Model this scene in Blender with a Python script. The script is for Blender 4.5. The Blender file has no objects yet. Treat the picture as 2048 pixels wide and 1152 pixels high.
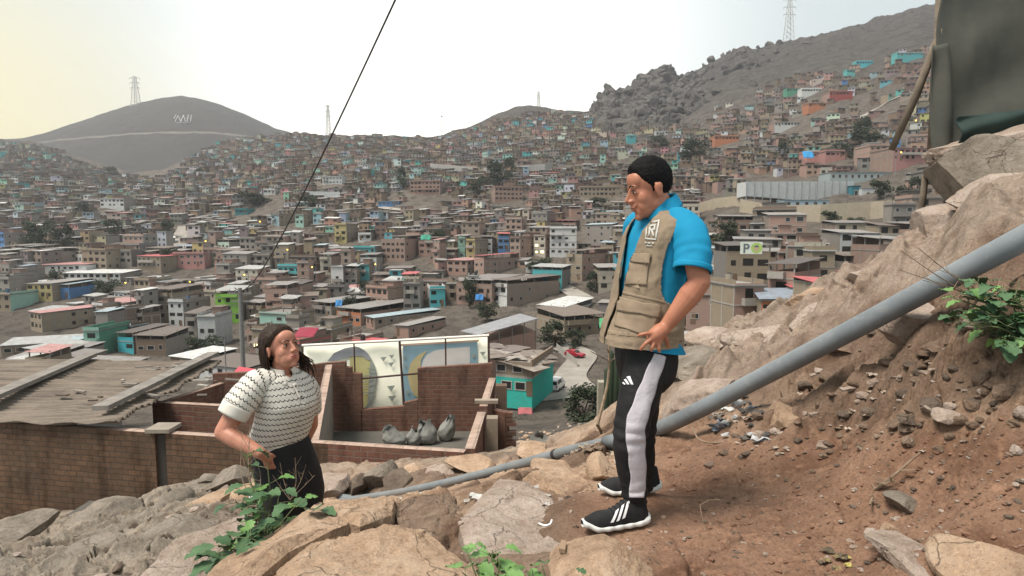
import bpy, math, random
import numpy as np
from mathutils import Vector, Matrix
R = math.radians
# ------------------------------------------------------------------ camera, world, sun, exposure
SC = bpy.context.scene
FPX = 1200.0                     # focal length in pixels of the 2048 px wide photograph
PITCH = math.atan(105.0 / FPX)   # looking slightly down
cam_data = bpy.data.cameras.new("camera")
cam_data.sensor_width = 36.0
cam_data.lens = FPX / 2048 * 36.0
cam_data.clip_start = 0.05
cam_data.clip_end = 6000
cam = bpy.data.objects.new("camera", cam_data)
SC.collection.objects.link(cam)
cam.location = (0, 0, 0)
cam.rotation_euler = (R(90) - PITCH, 0, 0)
SC.camera = cam
SUN_AZ = R(-10)     # where the evening glow is, measured from +Y towards +X
SUN_EL = R(16)
world = bpy.data.worlds.new("World")
SC.world = world
world.use_nodes = True
def build_world():
    nt = world.node_tree; N = nt.nodes; L = nt.links; N.clear()
    out = N.new('ShaderNodeOutputWorld'); bg = N.new('ShaderNodeBackground')
    sky = N.new('ShaderNodeTexSky'); sky.sky_type = 'NISHITA'; sky.sun_disc = False
    sky.sun_elevation = SUN_EL; sky.sun_rotation = SUN_AZ; sky.air_density = 1.2; sky.dust_density = 5.0; sky.ozone_density = 1.5; sky.altitude = 300
    bg.inputs['Strength'].default_value = 0.10
    # thin high cloud over the clear sky: pale grey veil, brighter round the sun
    tc = N.new('ShaderNodeTexCoord')
    def vdot(v):
        d = N.new('ShaderNodeVectorMath'); d.operation = 'DOT_PRODUCT'; d.inputs[1].default_value = v
        nrm = N.new('ShaderNodeVectorMath'); nrm.operation = 'NORMALIZE'
        L.new(tc.outputs['Generated'], nrm.inputs[0]); L.new(nrm.outputs[0], d.inputs[0]); return d.outputs['Value']
    def mr(src, a, b, c, d, smooth=True):
        m = N.new('ShaderNodeMapRange'); m.interpolation_type = 'SMOOTHSTEP' if smooth else 'LINEAR'
        for i, v in enumerate((a, b, c, d)): m.inputs[i + 1].default_value = v
        L.new(src, m.inputs[0]); return m.outputs[0]
    def mixc(fac, a, b):
        m = N.new('ShaderNodeMix'); m.data_type = 'RGBA'; L.new(fac, m.inputs[0]) if hasattr(fac, 'node') else setattr(m.inputs[0], 'default_value', fac)
        for i, c in ((6, a), (7, b)):
            if hasattr(c, 'node'): L.new(c, m.inputs[i])
            else: m.inputs[i].default_value = (*c, 1)
        return m.outputs[2]
    def dirv(az, el): return (math.sin(R(az)) * math.cos(R(el)), math.cos(R(az)) * math.cos(R(el)), math.sin(R(el)))
    def power(src, p):
        q = N.new('ShaderNodeMath'); q.operation = 'POWER'; L.new(src, q.inputs[0]); q.inputs[1].default_value = p; return q.outputs[0]
    glow = power(mr(vdot(dirv(-5, 11)), math.cos(R(40)), 1.0, 0, 1, False), 3.8)
    yel = power(mr(vdot(dirv(-46, 2)), math.cos(R(26)), 1.0, 0, 1, False), 2.0)
    base = (3.65, 4.1, 4.2)
    c1 = mixc(glow, base, (9.4, 9.4, 9.0))
    c2 = mixc(yel, c1, (6.0, 5.1, 2.5))
    noi = N.new('ShaderNodeTexNoise'); noi.inputs['Scale'].default_value = 2.2; noi.inputs['Detail'].default_value = 4
    mp = N.new('ShaderNodeMapping'); mp.inputs['Scale'].default_value = (1, 1, 4)
    L.new(tc.outputs['Generated'], mp.inputs[0]); L.new(mp.outputs[0], noi.inputs[0])
    f = mr(noi.outputs['Fac'], 0.3, 0.7, 0.97, 0.985)
    L.new(mixc(f, sky.outputs[0], c2), bg.inputs['Color'])
    L.new(bg.outputs[0], out.inputs[0])
build_world()
sun_data = bpy.data.lights.new("sun", 'SUN')
sun_data.energy = 2.8
sun_data.angle = R(22)
sun_data.color = (1.0, 0.93, 0.84)
sun = bpy.data.objects.new("sun", sun_data)
SC.collection.objects.link(sun)
# added key light, high left behind the camera, brightens the land without the sky
sdir = Vector((-0.45, -0.25, 1.0)).normalized()
sun.rotation_euler = sdir.to_track_quat('Z', 'Y').to_euler()
SC.view_settings.view_transform = 'Standard'
SC.view_settings.look = 'None'
SC.view_settings.gamma = 1
SC.view_settings.exposure = 1.0
SC.cycles.max_bounces = 6
SC.cycles.diffuse_bounces = 3
SC.cycles.glossy_bounces = 3
SC.cycles.transmission_bounces = 4
SC.cycles.volume_bounces = 0
SC.cycles.use_adaptive_sampling = True
SC.cycles.use_denoising = True

# ------------------------------------------------------------------ helpers
CP, SP = math.cos(PITCH), math.sin(PITCH)
def P(u, v, Y):
    """world point at forward distance Y that the photograph shows at pixel (u, v)"""
    rx = (u - 1024) / FPX; ry = (576 - v) / FPX
    dx, dy, dz = rx, CP + SP * ry, -SP + CP * ry
    s = Y / dy
    return Vector((dx * s, Y, dz * s))
def mpp(Y): return Y / FPX
def lin(c):
    return tuple(((x / 12.92) if x <= 0.04045 else ((x + 0.055) / 1.055) ** 2.4) for x in c)
def hash3(ix, iy, iz, seed):
    h = (ix.astype(np.int64) * 374761393 + iy.astype(np.int64) * 668265263 + iz.astype(np.int64) * 2147483647 + seed * 974634777) & 0xffffffff
    h = ((h ^ (h >> 13)) * 1274126177) & 0xffffffff
    h = ((h ^ (h >> 16)) * 2246822519) & 0xffffffff
    return ((h ^ (h >> 15)) & 0xffffff) / float(0xffffff)
def vnoise(p, seed=0):
    p = np.asarray(p, float); i = np.floor(p); f = p - i; f = f * f * f * (f * (f * 6 - 15) + 10)
    i = i.astype(np.int64); r = 0
    for a in (0, 1):
        for b in (0, 1):
            for c in (0, 1):
                w = (f[:, 0] if a else 1 - f[:, 0]) * (f[:, 1] if b else 1 - f[:, 1]) * (f[:, 2] if c else 1 - f[:, 2])
                r = r + w * hash3(i[:, 0] + a, i[:, 1] + b, i[:, 2] + c, seed)
    return r * 2 - 1
def fbm(p, octv=4, seed=0, gain=0.5, lac=2.03, ridged=False):
    p = np.asarray(p, float); s = np.zeros(len(p)); a = 1.0; t = 0
    for k in range(octv):
        n = vnoise(p, seed + k * 17)
        if ridged: n = 1 - 2 * np.abs(n)
        s += a * n; t += a; a *= gain; p = p * lac + 13.7
    return s / t
def voronoi_cells(x, y, scale, seed=0):
    """nearest jittered lattice point: returns (cell hash, f1, f2) for stony blocks"""
    px = x * scale; py = y * scale; ix = np.floor(px).astype(np.int64); iy = np.floor(py).astype(np.int64)
    f1 = np.full(len(x), 9.0); f2 = np.full(len(x), 9.0); hid = np.zeros(len(x)); gx = np.zeros(len(x)); gy = np.zeros(len(x)); z0 = np.zeros_like(ix)
    for a in (-1, 0, 1):
        for b in (-1, 0, 1):
            jx = hash3(ix + a, iy + b, z0, seed + 1); jy = hash3(ix + a, iy + b, z0, seed + 2); hh = hash3(ix + a, iy + b, z0, seed + 3)
            dx = px - (ix + a + jx); dy = py - (iy + b + jy); d = np.sqrt(dx * dx + dy * dy)
            closer = d < f1
            f2 = np.where(closer, f1, np.minimum(f2, d)); f1 = np.where(closer, d, f1); hid = np.where(closer, hh, hid)
            gx = np.where(closer, dx, gx); gy = np.where(closer, dy, gy)
    return hid, f1, f2, gx, gy

def link(o): SC.collection.objects.link(o); return o
def new_mesh(name, verts, faces, mats=(), midx=None, cols=None, smooth=False):
    me = bpy.data.meshes.new(name)
    me.from_pydata([tuple(v) for v in verts], [], [tuple(f) for f in faces])
    for m in mats: me.materials.append(m)
    n = len(me.polygons)
    if midx is not None and n: me.polygons.foreach_set('material_index', np.asarray(midx, dtype=np.int32)[:n])
    if cols is not None and n:
        at = me.attributes.new('Col', 'FLOAT_COLOR', 'FACE')
        c = np.ones((n, 4), dtype=np.float32); c[:, :3] = np.asarray(cols, dtype=np.float32)[:n]
        at.data.foreach_set('color', c.ravel())
    if smooth and n: me.polygons.foreach_set('use_smooth', np.ones(n, dtype=bool))
    me.update()
    return me
def grid_mesh(name, pts, nu, nv, mats=(), smooth=True, close_u=False):
    """pts: (nv*nu,3) array, row major"""
    a = np.arange(nv - 1)[:, None] * nu; k = np.arange(nu if close_u else nu - 1)[None, :]; k1 = (k + 1) % nu
    f = np.stack([a + k, a + k1, a + nu + k1, a + nu + k], -1).reshape(-1, 4)
    me = bpy.data.meshes.new(name)
    me.vertices.add(len(pts)); me.vertices.foreach_set('co', np.asarray(pts, dtype=np.float32).ravel())
    me.loops.add(len(f) * 4); me.loops.foreach_set('vertex_index', f.ravel().astype(np.int32))
    me.polygons.add(len(f)); me.polygons.foreach_set('loop_start', np.arange(len(f), dtype=np.int32) * 4)
    me.polygons.foreach_set('loop_total', np.full(len(f), 4, dtype=np.int32))
    me.polygons.foreach_set('use_smooth', np.full(len(f), smooth, dtype=bool))
    for m in mats: me.materials.append(m)
    me.update(calc_edges=True); me.validate()
    return me
def obj(name, me, parent=None, loc=None, rotz=None, scale=None):
    o = bpy.data.objects.new(name, me); link(o)
    if parent is not None: o.parent = parent
    if loc is not None: o.location = loc
    if rotz is not None: o.rotation_euler = (0, 0, rotz)
    if scale is not None: o.scale = scale
    return o
def thing(name, label, cat, loc=(0, 0, 0), rotz=0, group=None):
    o = obj(name, None, None, loc, rotz); o.empty_display_size = 0.1
    o['label'] = label; o['category'] = cat
    if group: o['group'] = group
    return o
def tag(o, label, cat, group=None, kind=None):
    if label: o['label'] = label
    if cat: o['category'] = cat
    if group: o['group'] = group
    if kind: o['kind'] = kind
    return o
class MB:
    """collects faces with a material slot and a colour"""
    def __init__(s): s.v = []; s.f = []; s.m = []; s.c = []
    def quad(s, a, b, c, d, col=(1, 1, 1), m=0):
        n = len(s.v); s.v += [a, b, c, d]; s.f.append((n, n + 1, n + 2, n + 3)); s.m.append(m); s.c.append(col)
    def poly(s, pts, col=(1, 1, 1), m=0):
        n = len(s.v); s.v += list(pts); s.f.append(tuple(range(n, n + len(pts)))); s.m.append(m); s.c.append(col)
    def box(s, x0, y0, z0, x1, y1, z1, col=(1, 1, 1), m=0, cols=None, bottom=True):
        n = len(s.v)
        s.v += [(x0, y0, z0), (x1, y0, z0), (x1, y1, z0), (x0, y1, z0), (x0, y0, z1), (x1, y0, z1), (x1, y1, z1), (x0, y1, z1)]
        F = [(0, 1, 5, 4), (1, 2, 6, 5), (2, 3, 7, 6), (3, 0, 4, 7), (4, 5, 6, 7), (3, 2, 1, 0)]   # front, right, back, left, top, bottom
        for i, f in enumerate(F):
            if i == 5 and not bottom: continue
            s.f.append(tuple(n + k for k in f)); s.m.append(m); s.c.append(cols[i] if cols else col)
    def hexa(s, p, col=(1, 1, 1), m=0):
        """p: 8 points, bottom four then top four"""
        n = len(s.v); s.v += [tuple(q) for q in p]
        for f in [(0, 1, 5, 4), (1, 2, 6, 5), (2, 3, 7, 6), (3, 0, 4, 7), (4, 5, 6, 7), (3, 2, 1, 0)]:
            s.f.append(tuple(n + k for k in f)); s.m.append(m); s.c.append(col)
    def bar(s, a, b, r, n=6, col=(1, 1, 1), m=0, r2=None, cap=True):
        a = Vector(a); b = Vector(b); d = (b - a).normalized(); r2 = r if r2 is None else r2
        x = d.orthogonal().normalized(); y = d.cross(x); k = len(s.v)
        for (c, rr) in ((a, r), (b, r2)):
            for i in range(n):
                t = 2 * math.pi * i / n; s.v.append(tuple(c + x * (rr * math.cos(t)) + y * (rr * math.sin(t))))
        for i in range(n):
            j = (i + 1) % n; s.f.append((k + i, k + j, k + n + j, k + n + i)); s.m.append(m); s.c.append(col)
        if cap:
            s.f.append(tuple(k + n - 1 - i for i in range(n))); s.m.append(m); s.c.append(col)
            s.f.append(tuple(k + n + i for i in range(n))); s.m.append(m); s.c.append(col)
    def add(s, o, M=None):
        n = len(s.v); s.v += [tuple(M @ Vector(p)) for p in o.v] if M is not None else o.v
        s.f += [tuple(n + k for k in f) for f in o.f]; s.m += o.m; s.c += o.c
    def mesh(s, name, mats, smooth=False): return new_mesh(name, s.v, s.f, mats, s.m, s.c, smooth)
def tube_pts(path, radii, n=12, squash=None):
    """swept rings along a path of Vectors, parallel-transported frames"""
    path = [Vector(p) for p in path]; out = []
    t = (path[1] - path[0]).normalized(); x = t.orthogonal().normalized()
    for i, p in enumerate(path):
        if 0 < i < len(path) - 1: t2 = (path[i + 1] - path[i - 1]).normalized()
        elif i: t2 = (path[i] - path[i - 1]).normalized()
        else: t2 = t
        q = t.rotation_difference(t2); x = q @ x; t = t2; x = (x - t * x.dot(t)).normalized(); y = t.cross(x)
        for k in range(n):
            a = 2 * math.pi * k / n; out.append(p + x * (math.cos(a) * radii[i]) + y * (math.sin(a) * radii[i]))
    return out
def tube(name, path, radii, mats, n=12, smooth=True, cap=True):
    if not hasattr(radii, '__len__'): radii = [radii] * len(path)
    pts = tube_pts(path, radii, n); nv = len(path); f = []
    for i in range(nv - 1):
        for k in range(n):
            f.append((i * n + k, i * n + (k + 1) % n, (i + 1) * n + (k + 1) % n, (i + 1) * n + k))
    if cap: f.append(tuple(reversed(range(n)))); f.append(tuple((nv - 1) * n + k for k in range(n)))
    return new_mesh(name, pts, f, mats, smooth=smooth)
def spline(pts, n):
    """Catmull-Rom through pts, n samples per span"""
    pts = [Vector(p) for p in pts]; Q = [pts[0] * 2 - pts[1]] + pts + [pts[-1] * 2 - pts[-2]]; out = []
    for i in range(1, len(Q) - 2):
        for k in range(n):
            t = k / n; a, b, c, d = Q[i - 1], Q[i], Q[i + 1], Q[i + 2]
            out.append(0.5 * ((2 * b) + (c - a) * t + (2 * a - 5 * b + 4 * c - d) * t * t + (3 * b - a - 3 * c + d) * t ** 3))
    out.append(pts[-1]); return out

def sstep(a, b, x): t = np.clip((x - a) / (b - a), 0, 1); return t * t * (3 - 2 * t)
_ico = {}
def ico(level):
    if level not in _ico:
        bpy.ops.mesh.primitive_ico_sphere_add(subdivisions=level, radius=1); o = bpy.context.object; me = o.data
        v = np.empty(len(me.vertices) * 3); me.vertices.foreach_get('co', v); f = np.empty(len(me.polygons) * 3, np.int32); me.polygons.foreach_get('vertices', f)
        bpy.data.objects.remove(o); bpy.data.meshes.remove(me); _ico[level] = (v.reshape(-1, 3), f.reshape(-1, 3))
    return _ico[level]
# ------------------------------------------------------------------ materials
class NT:
    def __init__(s, name):
        s.mat = bpy.data.materials.new(name); s.mat.use_nodes = True; s.nt = s.mat.node_tree; s.N = s.nt.nodes; s.L = s.nt.links
        s.N.clear(); s.out = s.N.new('ShaderNodeOutputMaterial'); s.bsdf = s.N.new('ShaderNodeBsdfPrincipled')
        s.L.new(s.bsdf.outputs[0], s.out.inputs[0]); s.tc = s.N.new('ShaderNodeTexCoord')
    def put(s, sock, val):
        if hasattr(val, 'node'): s.L.new(val, sock)
        else:
            if hasattr(sock.default_value, '__len__') and len(sock.default_value) == 4 and len(val) == 3: val = (*val, 1)
            sock.default_value = val
    def noise(s, scale, detail=4, rough=0.55, vec=None, dist=0.0, out='Fac'):
        n = s.N.new('ShaderNodeTexNoise'); n.inputs['Scale'].default_value = scale; n.inputs['Detail'].default_value = detail
        n.inputs['Roughness'].default_value = rough; n.inputs['Distortion'].default_value = dist
        s.L.new(vec if vec is not None else s.tc.outputs['Object'], n.inputs['Vector']); return n.outputs[out]
    def vor(s, scale, feature='F1', vec=None, out='Distance'):
        n = s.N.new('ShaderNodeTexVoronoi'); n.feature = feature; n.inputs['Scale'].default_value = scale
        s.L.new(vec if vec is not None else s.tc.outputs['Object'], n.inputs['Vector']); return n.outputs[out]
    def ramp(s, fac, stops):
        n = s.N.new('ShaderNodeValToRGB'); el = n.color_ramp.elements
        while len(el) < len(stops): el.new(0.5)
        for e, (p, c) in zip(el, stops): e.position = p; e.color = (*c, 1) if hasattr(c, '__len__') else (c, c, c, 1)
        s.L.new(fac, n.inputs[0]); return n.outputs[0]
    def mix(s, fac, a, b, mode='MIX'):
        n = s.N.new('ShaderNodeMix'); n.data_type = 'RGBA'; n.blend_type = mode
        s.put(n.inputs[0], fac); s.put(n.inputs[6], a); s.put(n.inputs[7], b); return n.outputs[2]
    def math(s, op, a, b=0.0, c=None):
        n = s.N.new('ShaderNodeMath'); n.operation = op; s.put(n.inputs[0], a); s.put(n.inputs[1], b)
        if c is not None: s.put(n.inputs[2], c)
        return n.outputs[0]
    def mapping(s, scale=(1, 1, 1), rot=(0, 0, 0), loc=(0, 0, 0), vec=None):
        n = s.N.new('ShaderNodeMapping'); n.inputs['Scale'].default_value = scale; n.inputs['Rotation'].default_value = rot; n.inputs['Location'].default_value = loc
        s.L.new(vec if vec is not None else s.tc.outputs['Object'], n.inputs[0]); return n.outputs[0]
    def sep(s, vec=None):
        n = s.N.new('ShaderNodeSeparateXYZ'); s.L.new(vec if vec is not None else s.tc.outputs['Object'], n.inputs[0]); return n.outputs
    def attr(s, name='Col'):
        n = s.N.new('ShaderNodeAttribute'); n.attribute_name = name; return n.outputs['Color']
    def bump(s, h, strength=0.5, dist=0.02, prev=None):
        n = s.N.new('ShaderNodeBump'); n.inputs['Strength'].default_value = strength; n.inputs['Distance'].default_value = dist
        s.L.new(h, n.inputs['Height'])
        if prev is not None: s.L.new(prev, n.inputs['Normal'])
        return n.outputs[0]
    def done(s, color=None, rough=0.8, normal=None, metal=0.0, spec=0.3, **kw):
        b = s.bsdf
        if color is not None: s.put(b.inputs['Base Color'], color)
        s.put(b.inputs['Roughness'], rough); b.inputs['Metallic'].default_value = metal; b.inputs['Specular IOR Level'].default_value = spec
        if normal is not None: s.L.new(normal, b.inputs['Normal'])
        for k, v in kw.items(): s.put(b.inputs[k.replace('_', ' ')], v)
        return s.mat
def simple(name, col, rough=0.7, metal=0.0, spec=0.3, var=0.15, scale=6.0, bump=0.0, bscale=60, bdist=0.004):
    m = NT(name); n = m.noise(scale, 4)
    lo = tuple(c * (1 - var) for c in col); hi = tuple(min(1, c * (1 + var)) for c in col)
    c = m.ramp(n, [(0.3, lo), (0.7, hi)]); nor = m.bump(m.noise(bscale, 3), bump, bdist) if bump else None
    return m.done(c, rough, nor, metal, spec)
# ------------------------------------------------------------------ far terrain: one sheet from below the near slope up to the ridges
SKY_PTS = [(-700, 300), (-300, 290), (0, 281), (60, 284), (130, 300), (200, 325), (260, 345), (330, 340), (380, 315), (420, 290), (480, 275), (560, 268), (600, 266), (700, 270), (850, 276), (890, 268), (930, 256), (1000, 226),
           (1035, 213), (1060, 208), (1085, 214), (1110, 222), (1180, 221), (1192, 205), (1215, 178), (1240, 188), (1262, 172), (1285, 158), (1300, 148), (1320, 142), (1338, 146), (1352, 153), (1370, 154), (1420, 125), (1450, 112),
           (1480, 95), (1520, 100), (1570, 85), (1640, 75), (1700, 52), (1780, 32), (1850, 12), (1900, 0), (2100, -55), (2700, -150)]
DD = [9, 14, 20, 30, 45, 60, 80, 100, 120, 145, 175, 210, 260, 330, 420, 540, 700, 900]
COLS = {-700: [1150, 1050, 980, 940, 915, 895, 850, 800, 750, 708, 665, 600, 530, 455, 402, 362, 330, 0],
        0: [1150, 1050, 980, 940, 915, 895, 850, 800, 750, 708, 665, 600, 530, 458, 402, 358, 322, 0],
        260: [1150, 1050, 980, 940, 915, 895, 850, 802, 752, 710, 668, 606, 530, 462, 412, 378, 360, 0],
        400: [1150, 1050, 980, 940, 915, 895, 850, 802, 752, 712, 676, 618, 535, 465, 405, 358, 325, 0],
        600: [1100, 1030, 970, 930, 910, 890, 850, 798, 745, 700, 655, 600, 520, 450, 390, 338, 300, 0],
        900: [1100, 1010, 945, 915, 900, 885, 850, 792, 732, 682, 622, 568, 510, 436, 376, 328, 293, 0],
        1060: [1080, 960, 915, 885, 865, 862, 842, 780, 727, 680, 618, 560, 500, 428, 366, 308, 252, 0],
        1200: [1000, 910, 880, 860, 845, 835, 815, 770, 722, 672, 610, 555, 492, 420, 355, 295, 245, 0],
        1320: [960, 860, 815, 795, 780, 765, 745, 712, 672, 612, 556, 505, 450, 392, 335, 280, 235, 0],
        1500: [880, 720, 715, 720, 712, 695, 665, 615, 560, 510, 470, 435, 395, 350, 300, 225, 150, 0],
        1700: [820, 650, 640, 640, 640, 625, 600, 565, 535, 498, 458, 420, 368, 305, 235, 155, 90, 0],
        1850: [760, 610, 600, 600, 600, 590, 565, 540, 510, 470, 432, 388, 330, 255, 175, 95, 40, 0],
        2100: [700, 570, 560, 560, 560, 550, 530, 505, 475, 435, 395, 345, 280, 200, 110, 30, -20, 0],
        2700: [640, 540, 530, 530, 530, 520, 510, 490, 460, 415, 370, 320, 250, 170, 80, 0, -50, 0]}
_cu = np.array(sorted(COLS)); _cv = np.array([COLS[k] for k in sorted(COLS)], float)
_su = np.array([p[0] for p in SKY_PTS], float); _sv = np.array([p[1] for p in SKY_PTS], float)
LD = np.log(np.array(DD, float))
def prof_v(u, d):
    """row of the photograph at which the hillside under column u shows at distance d"""
    u = np.asarray(u, float); ld = np.log(np.asarray(d, float))
    k = np.clip(np.searchsorted(_cu, u) - 1, 0, len(_cu) - 2); t = np.clip((u - _cu[k]) / (_cu[k + 1] - _cu[k]), 0, 1); t = t * t * (3 - 2 * t)
    j = np.clip(np.searchsorted(LD, ld) - 1, 0, len(LD) - 2); s = np.clip((ld - LD[j]) / (LD[j + 1] - LD[j]), 0, 1)
    last = np.interp(u, _su, _sv)
    def row(kk, jj): return np.where(jj == len(LD) - 1, last, _cv[kk, jj])
    return (row(k, j) * (1 - t) + row(k + 1, j) * t) * (1 - s) + (row(k, j + 1) * (1 - t) + row(k + 1, j + 1) * t) * s
def pz(v, d):
    ry = (576 - v) / FPX
    return (-SP + CP * ry) / (CP + SP * ry) * d
def px_u(x, y):   # column of a ground point, good enough for lookups
    return 1024 + FPX * x / (y * (1.0 / CP)) if False else 1024 + FPX * x / y * 1.0
def ground_z0(u, d):
    d = np.asarray(d, float); z = pz(prof_v(u, np.minimum(d, 900)), np.minimum(d, 900))
    back = np.clip((d - 900) / 300, 0, 3)
    return z - back * 60
def uv_of(x, y, z):
    f = y * CP - z * SP; return 1024 + FPX * x / f, 576 - FPX * (y * SP + z * CP) / f
def terrain_z(x, y):
    x = np.atleast_1d(np.asarray(x, float)); y = np.atleast_1d(np.asarray(y, float))
    u = 1024 + FPX * x / y
    for _ in range(3):
        z = ground_z0(u, y); u = 1024 + FPX * x / (y * CP - z * SP)
    p = np.stack([x, y, np.zeros_like(x)], 1)
    a = np.clip((y - 20) / 120, 0.15, 1)
    z = ground_z0(u, y) + a * 2.2 * fbm(p / 28, 3, 5) * np.clip(y / 300, 0.3, 1.4)
    # crags on the right ridge
    w = np.clip((u - 1175) / 30, 0, 1) * np.clip((1420 - u) / 90, 0, 1) * np.clip((y - 470) / 160, 0, 1)
    w2 = np.clip((u - 1380) / 60, 0, 1) * np.clip((y - 700) / 80, 0, 1) * 0.55
    rg = fbm(np.stack([x / 34, y / 50, z / 44], 1), 5, 9, ridged=True)
    hid, f1, f2, gx, gy = voronoi_cells(x, y, 1 / 20.0, 4)
    z = z + (w + w2 * 0.9) * (rg * 9 - 2 + 6 * fbm(np.stack([x / 11, y / 16, z / 14], 1), 4, 19, ridged=True)) + (w + w2 * .9) * (hid - 0.5) * 10 * (f2 - f1)
    return z
def T(x, y): return float(terrain_z(x, y)[0])
def build_terrain():
    us = np.linspace(-650, 2650, 560); ds = np.exp(np.linspace(math.log(9), math.log(1500), 420))
    U, D = np.meshgrid(us, ds); u = U.ravel(); d = D.ravel()
    x = (u - 1024) / FPX * d; z = terrain_z(x, d)
    p = np.stack([x, d, z], 1)
    z = z + 0.25 * np.clip(d / 60, 0.3, 3) * fbm(p / 3.0, 4, 33)
    me = grid_mesh('hillside', np.stack([x, d, z], 1), len(us), len(ds), (M_HILL,), smooth=False)
    rk = np.clip((u - 1165) / 40, 0, 1) * np.clip((1480 - u) / 120, 0, 1) * np.clip((d - 430) / 120, 0, 1); rk = np.clip(rk + np.clip((u - 1350) / 100, 0, 1) * np.clip((d - 640) / 100, 0, 1) * .6, 0, 1) * np.clip(.75 + .6 * fbm(p / 40, 3, 77), 0, 1)
    at = me.attributes.new('Col', 'FLOAT_COLOR', 'POINT'); cc = np.ones((len(p), 4), np.float32); cc[:, :3] = rk[:, None]; at.data.foreach_set('color', cc.ravel())
    return tag(obj('hillside', me), None, None, kind='structure')
def hill_material():
    m = NT('hill_dirt')
    n = m.noise(0.02, 5, 0.6); n2 = m.noise(0.35, 6, 0.7); n3 = m.noise(2.5, 4, 0.6)
    c = m.ramp(n, [(0.3, (0.115, 0.098, 0.083)), (0.55, (0.155, 0.13, 0.108)), (0.75, (0.20, 0.168, 0.138))])
    c = m.mix(m.ramp(n2, [(0.45, 0.0), (0.7, 1.0)]), c, (0.075, 0.065, 0.056))
    c = m.mix(m.ramp(n3, [(0.55, 0.0), (0.75, 0.6)]), c, (0.26, 0.222, 0.185))
    zz = m.math('ADD', m.sep()[2], m.math('MULTIPLY', n, 90.0))
    c = m.mix(m.ramp(m.math('DIVIDE', zz, 400.0), [(0.30, 0.0), (0.50, 0.8)]), c, m.ramp(m.noise(0.07, 7, 0.75), [(0.35, (0.040, 0.036, 0.034)), (0.5, (0.085, 0.075, 0.066)), (0.68, (0.15, 0.13, 0.11))]))
    vr = m.vor(0.11); rc = m.ramp(m.noise(0.16, 7, 0.8), [(0.36, (0.028, 0.026, 0.026)), (0.5, (0.078, 0.069, 0.062)), (0.66, (0.17, 0.148, 0.128))]); c = m.mix(m.attr(), c, rc); c = m.mix(m.ramp(m.math('DIVIDE', zz, 400.0), [(0.38, 0.0), (0.60, 0.45)]), c, (0.045, 0.04, 0.038))
    nor = m.bump(n2, 1.0, 1.6); nor = m.bump(vr, .9, 6.0, nor); nor = m.bump(m.noise(0.9, 6, 0.75), 0.8, 0.6, nor)
    return m.done(c, 0.95, nor, spec=0.1)
M_HILL = hill_material()
build_terrain()

# the conical hill behind the town
def build_cone_hill():
    out = [(-500, 300), (-200, 285), (0, 281), (60, 276), (100, 268), (190, 238), (230, 226), (270, 212), (330, 197), (380, 192), (410, 197), (440, 205), (500, 228), (560, 257), (600, 268), (700, 285), (900, 320)]
    ou = np.array([p[0] for p in out], float); ov = np.array([p[1] for p in out], float)
    us = np.linspace(-480, 880, 300); ds = np.linspace(1050, 2100, 150)
    U, D = np.meshgrid(us, ds); u = U.ravel(); d = D.ravel(); top = 1650.0
    vt = np.interp(u, ou, ov)
    s = np.clip((d - 1050) / (top - 1050), 0, 1)
    vb = 372.0
    v = vb + (vt - vb) * np.sin(s * math.pi / 2) ** 0.9
    # the terrace road that runs level round the hill
    z = pz(v, d)
    z = np.where(d > top, pz(vt, top) - (d - top) * 0.45, z)
    x = (u - 1024) / FPX * d
    p = np.stack([x, d, z], 1)
    z = z + 3.0 * fbm(p / 60, 4, 3) + (np.clip((z - 150) / 50, 0, 1)) * 2 * fbm(p / 18, 3, 8)
    band = np.exp(-((z - zroad(x)) / 5.0) ** 2)
    me = grid_mesh('hill', np.stack([x, d, z], 1), len(us), len(ds), (M_CONE,), smooth=True)
    tag(obj('hill', me), None, None, kind='structure')
def zroad(x): return 172.0 + 0 * x
def cone_material():
    m = NT('bare_hill'); n = m.noise(0.012, 5, 0.6); n2 = m.noise(0.09, 6, 0.7)
    c = m.ramp(n, [(0.3, (0.034, 0.032, 0.030)), (0.7, (0.054, 0.050, 0.045))])
    c = m.mix(m.ramp(n2, [(0.4, 0.0), (0.75, 0.8)]), c, (0.070, 0.064, 0.056))
    z = m.sep()[2]; zz = m.math('ADD', z, m.math('MULTIPLY', m.noise(0.02, 3), 14.0))
    road = m.math('LESS_THAN', m.math('ABSOLUTE', m.math('SUBTRACT', zz, 223.0)), 2.6)
    c = m.mix(m.math('MULTIPLY', road, 0.45), c, (0.26, 0.235, 0.20))
    return m.done(c, 0.95, m.bump(n2, 0.6, 5.0), spec=0.1)
M_CONE = cone_material()
build_cone_hill()

# white stones laid out as letters on the cone hill
M_STONE_WHITE = simple('whitewashed_stone', (0.34, 0.34, 0.33), 0.9)
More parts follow.
